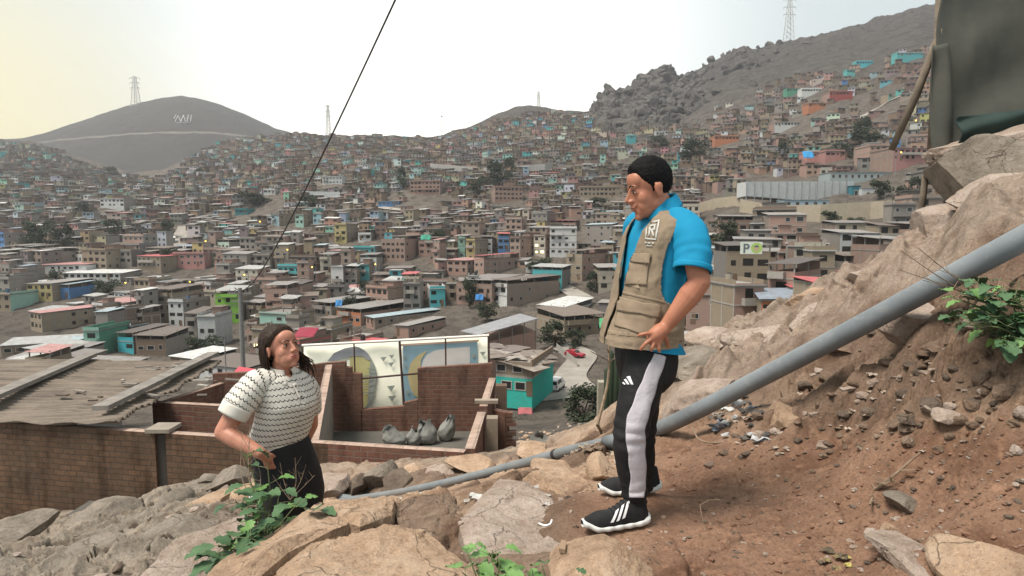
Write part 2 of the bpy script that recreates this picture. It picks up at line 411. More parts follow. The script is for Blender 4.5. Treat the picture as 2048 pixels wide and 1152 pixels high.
# ------------------------------------------------------------------ town materials
def paint_material():
    m = NT('house_wall'); a = m.attr()
    n = m.noise(0.7, 5, 0.65); n2 = m.noise(4.0, 4, 0.6)
    c = m.mix(m.ramp(n, [(0.35, 0.45), (0.7, 0.0)]), a, m.mix(0.5, a, (0.12, 0.105, 0.09)))
    c = m.mix(m.ramp(n2, [(0.35, 0.25), (0.65, 0.0)]), c, (0.1, 0.085, 0.075))
    return m.done(c, 0.9, m.bump(n2, 0.3, 0.03), spec=0.15)
def tin_material():
    m = NT('corrugated_sheet'); a = m.attr()
    w = m.N.new('ShaderNodeTexWave'); w.inputs['Scale'].default_value = 2.2; w.bands_direction = 'X'; m.L.new(m.tc.outputs['Object'], w.inputs[0])
    n = m.noise(0.9, 5, 0.7); n2 = m.noise(3.0, 5, 0.6)
    c = m.mix(m.ramp(n, [(0.42, 0.7), (0.62, 0.0)]), a, m.mix(0.6, a, (0.13, 0.085, 0.06)))
    c = m.mix(m.ramp(n2, [(0.5, 0.0), (0.75, 0.45)]), c, (0.10, 0.09, 0.08))
    return m.done(c, 0.6, m.bump(w.outputs['Fac'], 0.5, 0.05), metal=0.0, spec=0.4)
M_WALL = paint_material(); M_TIN = tin_material()
M_GLASS = simple('dark_window_glass', (0.018, 0.018, 0.02), 0.25, spec=0.5, var=0.3)
M_FRAME_W = simple('pale_window_frame', (0.34, 0.32, 0.29), 0.7)
M_OPENING_SHADE = simple('painted_opening_shade', (0.02, 0.018, 0.016), 0.9)  # dark colour stands in for the shade inside an open window hole
def lit_material(name, col, s):
    m = NT(name); return m.done(col, 0.5, Emission_Color=(*col, 1), Emission_Strength=s)
M_LITWIN = lit_material('lit_window', (1.0, 0.78, 0.34), 1.6)
M_LAMP = lit_material('lit_lamp', (1.0, 0.62, 0.08), 2.6)
M_LAMP_W = lit_material('white_lamp', (1.0, 0.97, 0.85), 3.0)
def window_mesh(pane):
    b = MB()   # unit window 1 x 1, stands 6 cm proud of the wall at y = 0 looking to -y
    t = .09
    b.box(-.5, -.06, 0, -.5 + t, .03, 1, m=0); b.box(.5 - t, -.06, 0, .5, .03, 1, m=0)
    b.box(-.5 + t, -.06, 0, .5 - t, .03, t, m=0); b.box(-.5 + t, -.06, 1 - t, .5 - t, .03, 1, m=0)
    b.box(-.5 + t, -.02, t, .5 - t, .02, 1 - t, m=1)
    return b.mesh('window', (M_FRAME_W, pane))
ME_WIN = window_mesh(M_GLASS); ME_WIN_LIT = window_mesh(M_LITWIN)
bw = MB(); bw.box(-.5, -.03, 0, .5, .02, 1); ME_WIN_BARE = bw.mesh('window', (M_OPENING_SHADE,))
bd = MB(); bd.box(-.5, -.03, 0, .5, .02, 1, (0.16, 0.10, 0.06)); ME_DOOR = bd.mesh('door', (M_WALL,))

BR1 = (0.36, 0.225, 0.178); BR2 = (0.40, 0.255, 0.205); BR3 = (0.31, 0.21, 0.168); BR4 = (0.29, 0.225, 0.18)
CON = (0.29, 0.26, 0.23); CON2 = (0.37, 0.34, 0.30); DK = (0.13, 0.115, 0.10)
COLN = {'bare brick': [BR1, BR2, BR3, BR4], 'grey concrete': [CON, (0.20, 0.185, 0.17), (0.27, 0.245, 0.215)], 'cream': [(0.42, 0.37, 0.28), (0.46, 0.42, 0.34)],
        'white': [(0.62, 0.62, 0.60), (0.55, 0.56, 0.55)], 'mint green': [(0.24, 0.46, 0.37), (0.30, 0.50, 0.42)], 'turquoise': [(0.10, 0.42, 0.40), (0.07, 0.38, 0.40)],
        'yellow': [(0.46, 0.38, 0.16)], 'blue': [(0.07, 0.20, 0.42)], 'pink': [(0.46, 0.22, 0.20)], 'orange': [(0.46, 0.17, 0.08)], 'brown timber': [(0.16, 0.11, 0.08), (0.20, 0.14, 0.10)],
        'pale blue': [(0.30, 0.42, 0.46)], 'lime green': [(0.26, 0.56, 0.07)], 'bright cyan': [(0.05, 0.48, 0.56)], 'teal': [(0.03, 0.22, 0.25)], 'tan': [(0.30, 0.24, 0.17)], 'red': [(0.34, 0.06, 0.05)],
        'green': [(0.08, 0.30, 0.20)]}
ROOFC = {'grey': [(0.26, 0.25, 0.24), (0.22, 0.205, 0.195), (0.30, 0.285, 0.27)], 'brown': [(0.17, 0.135, 0.11), (0.14, 0.115, 0.1)], 'pale': [(0.46, 0.46, 0.45), (0.40, 0.41, 0.40)],
         'red': [(0.50, 0.10, 0.11)], 'pink': [(0.48, 0.25, 0.24)], 'blue-grey': [(0.25, 0.30, 0.36)], 'pale blue': [(0.36, 0.46, 0.50)], 'dark': [(0.09, 0.08, 0.075)], 'white': [(0.66, 0.66, 0.64)], 'teal': [(0.08, 0.28, 0.24)]}
FH = 2.65
NUMW = {1: 'one-storey', 2: 'two-storey', 3: 'three-storey', 4: 'four-storey', 5: 'five-storey'}
def frame_lines(b, w, dep, h0, h, ns, col, both=True):
    """pale concrete columns and slab edges 4 cm proud of the brick"""
    t = .28; e = .04
    nx = max(1, round(w / 3.4)); ny = max(1, round(dep / 3.4))
    for k in range(ny + 1):
        y = k * (dep - t) / ny
        for sx in ((-w / 2 - e, -w / 2 + .01), (w / 2 - .01, w / 2 + e)): b.box(sx[0], y, h0, sx[1], y + t, h - .002, col, bottom=False)
    for s in range(1, ns + 1):
        z = s * FH
        b.box(-w / 2 - e - .02, -e - .02, z - .22, w / 2 + e + .02, dep + e, z - .01, col)
def house_shell(rng, w, dep, ns, base, fc, sc, roofc, rooft, detail=True):
    """returns (walls MB, roof MB, list of window rects (x,y,z,w,h,face)) in local coordinates: front at y=0 looks to -y"""
    h = ns * FH; b = MB(); r = MB(); wins = []
    open_top = rooft == 'open'
    hw = h - FH if open_top else h
    top = (0.15, 0.14, 0.125)
    b.box(-w / 2, 0, -base, w / 2, dep, hw, cols=[fc, sc, sc, sc, top, top], bottom=False)
    brick = sc[0] > sc[2] * 1.55
    if detail and brick: frame_lines(b, w, dep, -base, hw, ns - (1 if open_top else 0), CON2 if rng.random() < .6 else CON)
    if open_top:
        b.box(-w / 2, 0, hw, w / 2, .14, hw + 1.0, fc); b.box(-w / 2, .14, hw, -w / 2 + .14, dep, hw + .9, sc); b.box(w / 2 - .14, .14, hw, w / 2, dep, hw + .9, sc); b.box(-w / 2 + .14, dep - .14, hw, w / 2 - .14, dep, hw + 2.2, sc)
        n = max(1, int(w / 2.8)); s = rng.choice((-1, 1)) * rng.uniform(.2, .5)
        for k in range(n + 1):
            x = -w / 2 + .02 + k * (w - .24) / n
            b.box(x, .02, hw + .9, x + .2, .22, hw + 2.3, CON2); b.box(x, dep * .5, hw, x + .2, dep * .5 + .2, hw + 2.4, CON)
        o = .45
        r.hexa([(-w / 2 - o, -o, hw + 2.3 - .3), (w / 2 + o, -o, hw + 2.3 - .3 + s * .4), (w / 2 + o, dep + .3, hw + 2.62 + s * .4), (-w / 2 - o, dep + .3, hw + 2.62),
                (-w / 2 - o, -o, hw + 2.36 - .3), (w / 2 + o, -o, hw + 2.36 - .3 + s * .4), (w / 2 + o, dep + .3, hw + 2.68 + s * .4), (-w / 2 - o, dep + .3, hw + 2.68)], roofc)
    elif rooft == 'sheet':
        o = .35; dz = rng.uniform(.4, 1.0); sl = rng.choice((-.2, .2, 0))
        r.hexa([(-w / 2 - o, -o, hw + .03), (w / 2 + o, -o, hw + .03 + sl), (w / 2 + o, dep + o, hw + dz + sl), (-w / 2 - o, dep + o, hw + dz),
                (-w / 2 - o, -o, hw + .1), (w / 2 + o, -o, hw + .1 + sl), (w / 2 + o, dep + o, hw + dz + .07 + sl), (-w / 2 - o, dep + o, hw + dz + .07)], roofc)
        b.box(-w / 2 + .01, dep - .15, hw, w / 2 - .01, dep - .01, hw + dz - .05, sc)
    else:
        r.box(-w / 2 - .2, -.35, hw + .003, w / 2 + .2, dep + .1, hw + .2, roofc)
        if detail:
            p = .12; ph = .7
            r.box(-w / 2, -.1, hw + .2, w / 2, -.1 + p, hw + .2 + ph * rng.choice((0.3, 1, 1)), fc); 
            r.box(-w / 2, .05, hw + .2, -w / 2 + p, dep, hw + .2 + ph, sc); r.box(w / 2 - p, .05, hw + .2, w / 2, dep, hw + .2 + ph, sc)
            for k in range(rng.randint(0, 3)):
                x = rng.uniform(-w / 2 + .3, w / 2 - .3); y = rng.uniform(.5, dep - .5); r.box(x, y, hw + .2, x + .25, y + .25, hw + rng.uniform(.8, 1.6), CON)
            if rng.random() < .45 and w > 4.5:   # rooftop room under its own sheet
                rw = w * rng.uniform(.35, .6); rd = dep * .45; x0 = rng.uniform(-w / 2 + .2, w / 2 - rw - .2); y0 = dep * .45; cc = rng.choice((BR1, BR3, CON, DK))
                r.box(x0, y0, hw + .2, x0 + rw, y0 + rd, hw + 2.1, cc); r.box(x0 - .3, y0 - .4, hw + 2.11, x0 + rw + .3, y0 + rd + .2, hw + 2.2, rng.choice(ROOFC['grey'] + ROOFC['brown']))
    nw = max(1, int(w / 2.3)); fl = ns - (1 if open_top else 0)
    for s in range(fl):
        for k in range(nw):
            if rng.random() < .12: continue
            ww = rng.choice((.9, 1.2, 1.5, 1.9)); x = -w / 2 + (k + .5) * w / nw
            wins.append((x, 0, s * FH + .95, min(ww, w / nw * .8), rng.choice((1.0, 1.15, 1.35)), 'f'))
    return b, r, wins
DEBUG = False
# ------------------------------------------------------------------ houses that stand out, placed first: u0, u1, v of the roof line, v where it disappears, distance, storeys, ...
rngH = random.Random(11)
PLACED = []     # every house: dict with x, y, r, u0, u1, vt, vb, d
def pick(rng, tab, key): return rng.choice(tab[key])
def make_house(rng, x, y, z, rot, w, dep, ns, front, side, roofn, rooft, label=None, group=None, wins_on=True, lit=0, nm='house', frontname=None, extra=None, flat=False):
    fc = pick(rng, COLN, front); sc = pick(rng, COLN, side); rc = pick(rng, ROOFC, roofn)
    j = rng.uniform(.88, 1.1); fc = tuple(c * j for c in fc); sc = tuple(c * j for c in sc)
    b, r, wins = house_shell(rng, w, dep, ns, 5.0, fc, sc, rc, rooft)
    t = thing(nm, label or '', 'house', (x, y, z), rot, group)
    obj('wall', b.mesh('wall', (M_WALL,)), t)
    obj('roof', r.mesh('roof', (M_TIN if rooft in ('open', 'sheet') else M_WALL,)), t)
    side_s = 1 if rot < 0 else -1
    winst = rng.random() < .35
    if wins_on:
        k = 0
        for (wx, wy, wz, ww, wh, f) in wins:
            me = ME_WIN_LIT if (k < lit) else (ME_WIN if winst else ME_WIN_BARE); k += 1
            obj('window', me, t, (wx, -.006, wz), None, (ww, 1, wh))
        if abs(rot) > .15:
            for s in range(ns - (1 if rooft == 'open' else 0)):
                for q in range(max(1, int(dep / 3.3))):
                    if rng.random() < .55: continue
                    yy = (q + .5) * dep / max(1, int(dep / 3.3))
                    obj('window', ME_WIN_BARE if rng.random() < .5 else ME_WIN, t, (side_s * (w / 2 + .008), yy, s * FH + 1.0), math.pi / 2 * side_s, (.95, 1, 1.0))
        top = ns * FH + .2
        if rooft == 'slab' and rng.random() < .55:
            q = MB(); xx, yy = rng.uniform(-w * .3, w * .3), rng.uniform(dep * .3, dep * .8); q.bar((xx, yy, top), (xx, yy, top + 1.2), .55, 10, rng.choice(((0.02, 0.02, 0.022), (0.03, 0.12, 0.25), (0.35, 0.3, 0.24), (0.02, 0.02, 0.02)))); q.bar((xx, yy, top + 1.2), (xx, yy, top + 1.4), .55, 10, (0.03, 0.03, 0.03), r2=.2); obj('water_tank', q.mesh('water_tank', (M_WALL,)), t)
        if rooft == 'slab' and rng.random() < .6:
            for cx in (-w / 2 + .2, w / 2 - .2):
                for cy in (.25, dep - .3):
                    q = MB(); q.box(cx - .12, cy - .12, top - .2, cx + .2, cy + .12, top + .45, CON)
                    for a_ in range(3): q.bar((cx - .06 + .07 * a_, cy, top + .4), (cx + .07 * a_ + rng.uniform(-.1, .1), cy, top + rng.uniform(.9, 1.6)), .025, 4, (0.10, 0.05, 0.035))
                    obj('column_stub', q.mesh('column_stub', (M_WALL,)), t)
        if ns >= 2 and rng.random() < .45:
            q = MB(); x0 = -w / 2 + rng.uniform(0, w * .3); x1 = min(w / 2, x0 + rng.uniform(2, w)); zz = FH * rng.randint(1, max(1, ns - 1)); cc = fc if rng.random() < .6 else CON2
            q.box(x0, -1.0, zz - .12, x1, -.02, zz + .02, CON); q.box(x0, -1.0, zz + .021, x1, -.9, zz + .95, cc); q.box(x0, -.899, zz + .021, x0 + .1, -.02, zz + .95, cc); q.box(x1 - .1, -.899, zz + .021, x1, -.02, zz + .95, cc); obj('balcony', q.mesh('balcony', (M_WALL,)), t)
        if ns >= 1 and rng.random() < .6: obj('door', ME_DOOR, t, (rng.choice((-1, 1)) * w * .3, -.012, 0.02), None, (.95, 1, 2.05))
    return t
LM = []   # landmark label phrases with their pixel place
def lm(u0, u1, vt, vb, d, ns, front, side, roofn, rooft, label, short=None, rot=0, dep=8, cat='house', lit=0, **kw):
    u = (u0 + u1) / 2; rr = R(rot)
    ds = np.exp(np.linspace(math.log(45), math.log(860), 240)); xs = np.array([P(u, vt, q).x for q in ds])
    lift = 2.0 if (u > 1250 and d > 150) else .3
    f = terrain_z(xs, ds) + lift + ns * FH - pz(vt, ds); roots = ds[:-1][(f[:-1] * f[1:]) <= 0]
    hint = d * 1.35 if u < 1300 or d > 150 else d * 1.12
    d0 = d
    d = float(min(roots, key=lambda q: abs(math.log(q / hint)))) if len(roots) else hint
    dep = dep * max(1, min(1.5, d / d0)); w = (u1 - u0) / FPX * d / max(.35, math.cos(rr))
    p = P(u, vt, d); z = p.z - ns * FH
    print('LM %-60s hint %5.0f -> %5.0f  ns %d w %.1f' % (label[:60], d0, d, ns, w)) if DEBUG else None
    t = make_house(rngH, p.x, d, z, rr, w, dep, ns, front, side, roofn, rooft, label, lit=lit, **kw)
    sx = dep * math.sin(rr) * -1
    U0, U1 = u0, u1
    if rot < 0: U1 = u1 + dep * abs(math.sin(rr)) / d * FPX
    if rot > 0: U0 = u0 - dep * abs(math.sin(rr)) / d * FPX
    cx = p.x - math.sin(rr) * dep / 2; cy = d + math.cos(rr) * dep / 2
    PLACED.append(dict(x=cx, y=cy, r=(w + dep) / 4 * 1.02, w=w, dep=dep, rot=rr, u0=U0, u1=U1, vt=vt, vb=vb, d=d, lm=True, t=t, u=u, v=(vt + vb) / 2))
    if short: LM.append((short, u, (vt + vb) / 2))
    return t
lime = lm(431, 479, 577, 700, 112, 4, 'lime green', 'tan', 'pale', 'open', 'lime green four-storey house with open top floor under a pale sheet', 'the lime green house', rot=8, dep=9)
lm(334, 368, 604, 688, 116, 3, 'white', 'grey concrete', 'pale', 'slab', 'white three-storey house with stepped balconies left of the lime green house', None, rot=-12)
lm(369, 392, 622, 690, 119, 3, 'grey concrete', 'grey concrete', 'brown', 'open', 'narrow grey unpainted house squeezed between two white houses')
lm(394, 430, 634, 690, 115, 3, 'white', 'white', 'grey', 'slab', 'white house directly beside the lime green house', None, dep=7)
lm(231, 268, 661, 705, 102, 2, 'bright cyan', 'brown timber', 'dark', 'open', 'bright cyan two-storey house among brown roofs', 'the bright cyan house', rot=-14)
lm(166, 198, 662, 712, 98, 2, 'mint green', 'green', 'grey', 'slab', 'muted green house with an arched parapet left of the bright cyan house', None)
lm(270, 330, 665, 700, 107, 2, 'brown timber', 'grey concrete', 'brown', 'open', 'brown house with yellow trim right of the bright cyan house', None)
lm(296, 346, 575, 650, 128, 4, 'tan', 'tan', 'brown', 'open', 'tall tan brick house rising behind the white houses', 'the tall tan brick house', rot=-10, dep=10)
lm(345, 382, 585, 622, 131, 3, 'bare brick', 'bare brick', 'pink', 'open', 'brick house under a pink roof beside the tall tan brick house', None)
lm(50, 106, 568, 612, 116, 2, 'yellow', 'tan', 'grey', 'sheet', 'pale yellow house with a wide grey roof joined to a blue house', 'the pale yellow house', rot=-8, dep=12)
lm(109, 138, 566, 598, 118, 2, 'blue', 'blue', 'pale blue', 'open', 'bright blue house with a pale blue roof', 'the bright blue house', rot=-5, dep=8)
lm(-40, 20, 590, 640, 100, 2, 'tan', 'mint green', 'brown', 'slab', 'tan and mint house cut by the left edge of the view', None, dep=8)
lm(50, 92, 625, 662, 104, 2, 'tan', 'tan', 'pink', 'sheet', 'tan two-storey house under a sloping pinkish roof', 'the pinkish roofed house', rot=-30, dep=11)
lm(268, 326, 512, 548, 152, 2, 'tan', 'tan', 'red', 'sheet', 'tan house under a bright salmon red roof', 'the salmon red roof', rot=-18, dep=10)
lm(160, 214, 501, 552, 150, 3, 'tan', 'tan', 'brown', 'slab', 'plain tan three-storey house on the left slope', 'the plain tan house', rot=-10, dep=10)
lm(205, 262, 503, 540, 156, 2, 'grey concrete', 'grey concrete', 'grey', 'slab', 'grey unfinished house leaning against the plain tan house', None)
lm(125, 240, 546, 575, 128, 1, 'white', 'grey concrete', 'white', 'sheet', 'long low shed with a mint white roof', 'the mint white roof', dep=9)
lm(75, 172, 530, 556, 138, 1, 'white', 'white', 'pink', 'sheet', 'long low shed with a patched pink and white roof', None, dep=9)
lm(345, 408, 508, 548, 150, 2, 'pink', 'pink', 'brown', 'slab', 'pinkish brick two-storey house right of the salmon red roof', None)
lm(640, 662, 505, 560, 136, 3, 'cream', 'bare brick', 'grey', 'open', 'cream three-storey house beside a tall white one', None)
lm(662, 686, 534, 562, 131, 3, 'white', 'grey concrete', 'grey', 'slab', 'tall white house front with small square windows in the town centre', 'the tall white house front', rot=0, dep=8)
lm(687, 713, 528, 565, 132, 3, 'grey concrete', 'tan', 'pale', 'open', 'grey house with pale roof next to the tall white house front', None)
lm(714, 738, 530, 562, 131, 2, 'turquoise', 'bare brick', 'brown', 'slab', 'small turquoise house right of the tall white house front', 'the small turquoise house', dep=7)
lm(668, 693, 450, 486, 168, 3, 'yellow', 'tan', 'brown', 'slab', 'yellow three-storey house with an outside stair', 'the yellow stair house', rot=-12)
lm(716, 742, 458, 484, 167, 2, 'white', 'bare brick', 'brown', 'open', 'white house with turquoise ground floor right of the yellow stair house', None)
lm(760, 811, 470, 527, 152, 4, 'bare brick', 'bare brick', 'brown', 'open', 'broad four-storey brick house with many dark windows', 'the broad brick block', rot=-24, dep=13, group=None)
lm(948, 968, 508, 546, 136, 3, 'bare brick', 'bare brick', 'red', 'open', 'brick house with a raspberry red roof over its open top', 'the raspberry red roof', rot=-42, dep=13)
lm(893, 935, 520, 552, 138, 2, 'bare brick', 'bare brick', 'pink', 'sheet', 'brick house with faded red roof left of the raspberry red roof', None, rot=-25, dep=9)
lm(916, 930, 478, 512, 163, 3, 'mint green', 'tan', 'brown', 'slab', 'narrow house with a light green front and arched windows', 'the narrow light green front', dep=8)
lm(932, 950, 482, 512, 162, 3, 'yellow', 'tan', 'brown', 'slab', 'narrow cream yellow house beside a light green front', None, rot=-20, dep=10)
lm(960, 984, 470, 508, 163, 3, 'white', 'bare brick', 'dark', 'open', 'narrow white house with dark open top', None)
lm(996, 1018, 464, 505, 160, 3, 'blue', 'bare brick', 'red', 'open', 'brick house with a bright blue middle floor', 'the blue middle floor', dep=9)
lm(1020, 1040, 476, 512, 158, 3, 'bare brick', 'bare brick', 'brown', 'slab', 'brick house with white ground floor right of the bright blue middle floor', None, rot=-35, dep=12)
lm(1068, 1090, 472, 520, 142, 3, 'cream', 'bare brick', 'grey', 'slab', 'pinkish three-storey house with lit windows and a white corner', 'the lit brick house', rot=-38, dep=15, lit=3)
lm(1100, 1153, 457, 520, 149, 4, 'white', 'bare brick', 'white', 'slab', 'white top floor standing on a large brick block', None, rot=-5, dep=6)
lm(911, 984, 556, 622, 108, 3, 'bare brick', 'bare brick', 'grey', 'open', 'brick house with blue awning under a wide pale grey roof', 'the wide pale grey roof', rot=-28, dep=13)
lm(936, 956, 553, 600, 105, 3, 'white', 'white', 'grey', 'slab', 'white stair block in front of the wide pale grey roof', None, dep=3)
lm(985, 1014, 555, 640, 103, 3, 'white', 'bare brick', 'brown', 'open', 'white fronted three-storey corner house with long brick side', 'the white corner house', rot=-48, dep=15)
lm(860, 890, 578, 618, 108, 2, 'turquoise', 'white', 'pale', 'slab', 'pale turquoise house with white corner below the town centre', 'the pale turquoise corner', rot=12, dep=8)
lm(667, 726, 612, 660, 100, 2, 'orange', 'bare brick', 'grey', 'open', 'orange and brick house with a grey roof and blue tarp', 'the orange blue-tarp house', rot=-34, dep=15)
lm(616, 668, 600, 640, 104, 2, 'grey concrete', 'tan', 'grey', 'open', 'grey house with mint doorway left of the orange house', None, rot=-38, dep=10)
lm(728, 752, 634, 665, 90, 1, 'bare brick', 'bare brick', 'pale blue', 'sheet', 'long brick house under a pale blue sheet roof', 'the pale blue sheet roof', rot=-52, dep=14)
lm(789, 818, 652, 680, 84, 1, 'bare brick', 'bare brick', 'grey', 'sheet', 'low brick house under a square grey roof', 'the square grey roof', rot=-32, dep=10)
lm(1077, 1127, 606, 652, 104, 2, 'white', 'white', 'white', 'open', 'white two-storey house with a patched white roof', 'the patched white roof', rot=-30, dep=13)
lm(1127, 1212, 625, 690, 92, 2, 'tan', 'tan', 'brown', 'open', 'brown two-storey house with ruined roof and green cloth', 'the green cloth house', rot=24, dep=10)
lm(1134, 1163, 498, 572, 128, 4, 'tan', 'bare brick', 'brown', 'open', 'tall four-storey brick corner house above the curving street', 'the brick corner house', rot=-35, dep=14)
lm(1198, 1240, 531, 585, 118, 3, 'cream', 'tan', 'grey', 'open', 'cream three-storey house with pink door above the street', 'the pink door house', rot=0, dep=8)
lm(1545, 1583, 520, 610, 88, 3, 'bare brick', 'bare brick', 'dark', 'open', 'tall brick house with open top floor between bare columns', 'the bare-columned brick house', rot=-42, dep=13)
lm(1455, 1540, 485, 552, 99, 3, 'tan', 'grey concrete', 'dark', 'open', 'tan house carrying a billboard under its dark open top', 'the billboard house', rot=-6, dep=9)
lm(1414, 1454, 497, 522, 103, 1, 'white', 'white', 'pale blue', 'sheet', 'small white house with blue-white roof left of the billboard house', None, dep=9)
lm(1584, 1632, 575, 602, 78, 1, 'white', 'white', 'red', 'sheet', 'low white house with a crimson roof', 'the crimson roof', dep=6)
lm(1633, 1706, 566, 600, 74, 1, 'white', 'tan', 'red', 'sheet', 'low white house with a wide salmon pink roof', 'the salmon pink roof', dep=6)
lm(1528, 1630, 600, 660, 45, 1, 'orange', 'tan', 'blue-grey', 'sheet', 'orange walled shed under a slanting blue-grey sheet roof', 'the blue-grey slanting roof', rot=-14, dep=5)
lm(1468, 1530, 572, 610, 71, 2, 'bare brick', 'tan', 'grey', 'slab', 'brick house with grey slab roof beside the man', 'the grey slab roof', rot=8, dep=6)
lm(1378, 1440, 590, 652, 62, 2, 'bare brick', 'grey concrete', 'grey', 'slab', 'brick house corner showing under the arm of the man', None, rot=-30, dep=8)
lm(1760, 1830, 470, 520, 118, 2, 'bare brick', 'bare brick', 'grey', 'open', 'brick house with a blue panel at the foot of the boulders', 'the blue panel house', dep=9)
lm(1690, 1755, 505, 545, 105, 1, 'grey concrete', 'grey concrete', 'brown', 'open', 'low ruined grey house beside a rocky bank', None, dep=7)
lm(1786, 1868, 297, 336, 162, 2, 'pink', 'bare brick', 'brown', 'slab', 'pinkish brick house with square windows under two glowing lamps', 'the pinkish lamp-lit house', rot=4, dep=10)
lm(1740, 1785, 292, 328, 168, 2, 'bare brick', 'bare brick', 'grey', 'slab', 'blank brick house joined to the pinkish house', None)
lm(645, 684, 354, 372, 305, 2, 'white', 'white', 'pale', 'slab', 'white two-storey block with dark windows high on the slope', 'the white hillside block', dep=8)
lm(200, 247, 398, 416, 240, 2, 'white', 'grey concrete', 'grey', 'slab', 'long white two-storey block with rows of windows on the left slope', 'the long white block', dep=9)
lm(756, 797, 403, 416, 240, 1, 'blue', 'blue', 'pale blue', 'sheet', 'vivid blue hall above the brick rows', 'the vivid blue hall', dep=9)
lm(470, 494, 419, 436, 215, 1, 'teal', 'teal', 'teal', 'slab', 'small teal box house on the left slope', 'the small teal box house')
lm(527, 550, 380, 393, 260, 1, 'white', 'white', 'white', 'slab', 'white cottage with two dark windows below the ridge', None)
lm(540, 560, 430, 452, 205, 2, 'pale blue', 'tan', 'brown', 'slab', 'pale blue narrow house front left of the cable', 'the pale blue narrow front', rot=-30, dep=9)
lm(590, 607, 430, 458, 206, 2, 'mint green', 'tan', 'brown', 'slab', 'mint green house front with a white lower floor', None, rot=-10)
lm(820, 880, 363, 395, 262, 3, 'bare brick', 'bare brick', 'brown', 'slab', 'large blank brick house on the middle terrace', 'the large blank brick house', rot=-8, dep=14)
lm(990, 1045, 375, 405, 240, 3, 'bare brick', 'bare brick', 'brown', 'slab', 'brick block stepping up the terrace left of the man', 'the stepped brick block', rot=10, dep=12)
lm(1160, 1240, 375, 398, 235, 2, 'tan', 'bare brick', 'brown', 'slab', 'long brick school-like block with a row of square windows', 'the long row-windowed block', rot=0, dep=9)
lm(1100, 1150, 438, 470, 178, 2, 'bare brick', 'bare brick', 'red', 'open', 'red-topped brick house with three big windows', 'the red-topped brick house', rot=-12, dep=12)
lm(1574, 1600, 178, 190, 352, 1, 'green', 'green', 'teal', 'slab', 'bright green cabin on the high right slope', 'the bright green cabin', dep=5)
lm(1713, 1746, 123, 135, 300, 1, 'bright cyan', 'turquoise', 'pale blue', 'slab', 'turquoise cabin with two windows highest on the right slope', 'the turquoise cabin', dep=5)
lm(1795, 1846, 106, 121, 285, 1, 'turquoise', 'turquoise', 'pale blue', 'slab', 'long faded turquoise cabin beside the tarpaulin shack', 'the long turquoise cabin', dep=5)
lm(1694, 1710, 140, 150, 310, 1, 'turquoise', 'turquoise', 'teal', 'slab', 'tiny turquoise hut left of the turquoise cabin', None, dep=4)
lm(1604, 1642, 178, 192, 330, 1, 'white', 'white', 'white', 'slab', 'long white cabin right of the bright green cabin', None, dep=5)
lm(1660, 1705, 184, 202, 305, 1, 'red', 'bare brick', 'brown', 'slab', 'dark red brick house high on the right slope', 'the dark red brick house', dep=8)
lm(1618, 1652, 207, 221, 290, 1, 'orange', 'orange', 'brown', 'slab', 'orange box house high on the right slope', 'the orange box house', dep=7)
lm(1430, 1478, 273, 288, 272, 1, 'orange', 'orange', 'brown', 'slab', 'bright orange house on the right slope above the trees', 'the bright orange house', dep=8)
lm(1550, 1600, 245, 262, 280, 1, 'white', 'bare brick', 'grey', 'slab', 'red and white house row on the right slope', 'the red and white row', dep=7)
lm(1255, 1272, 272, 281, 330, 1, 'turquoise', 'turquoise', 'teal', 'slab', 'turquoise cabin under the crags', 'the cabin under the crags', dep=5)
lm(1312, 1336, 263, 274, 330, 1, 'white', 'white', 'pale', 'slab', 'white cabin with two windows below the crags', None, dep=5)
lm(1615, 1645, 305, 318, 240, 1, 'pink', 'pink', 'brown', 'slab', 'salmon pink house beside the dark trees', 'the salmon pink house', dep=7)
lm(1652, 1690, 303, 316, 240, 1, 'pink', 'pink', 'brown', 'slab', 'dusty pink long house right of the salmon pink house', None, dep=7)
N_LM = len(PLACED)

# ------------------------------------------------------------------ rows of houses filling the slopes
VTOP = [(-200, 290), (0, 284), (60, 287), (120, 302), (160, 322), (200, 340), (262, 356), (330, 352), (360, 335), (400, 300), (440, 284), (500, 274), (560, 270), (700, 271), (850, 277), (930, 262), (1000, 235), (1060, 226),
        (1150, 224), (1185, 228), (1200, 250), (1250, 268), (1330, 268), (1400, 226), (1470, 196), (1560, 164), (1640, 148), (1750, 130), (1880, 92), (2300, 60)]
vtu = np.array([p[0] for p in VTOP], float); vtv = np.array([p[1] for p in VTOP], float)
BARE = [  # pixel boxes of open slope and roads (on the ground): u0, v0, u1, v1, chance that a house is left out
    (1395, 392, 1850, 478, 1.0), (1590, 440, 1760, 530, .9), (1480, 352, 1850, 425, 1.0), (485, 395, 560, 437, 1.0), (200, 490, 262, 520, .5), (330, 452, 372, 500, .8), (95, 575, 180, 612, .6),
    (1100, 560, 1215, 632, .85), (1060, 700, 1260, 1000, 1.0), (760, 412, 900, 432, .9), (700, 448, 850, 462, .8), (1340, 600, 1480, 700, .1), (1200, 430, 1260, 470, .0),
    (1700, 190, 1780, 300, .75), (1190, 225, 1420, 262, .9), (1420, 180, 1500, 240, .5), (280, 470, 345, 505, .5), (1380, 440, 1420, 500, .6), (880, 640, 1300, 1000, 1.0), (1240, 720, 1800, 900, 1.0)]
KINDS = [('bare brick', 'bare brick', .40), ('tan', 'tan', .12), ('grey concrete', 'grey concrete', .17), ('cream', 'bare brick', .06), ('white', 'grey concrete', .07), ('mint green', 'tan', .03), ('turquoise', 'grey concrete', .02),
         ('yellow', 'bare brick', .015), ('blue', 'bare brick', .01), ('pink', 'bare brick', .02), ('brown timber', 'brown timber', .07), ('pale blue', 'grey concrete', .015)]
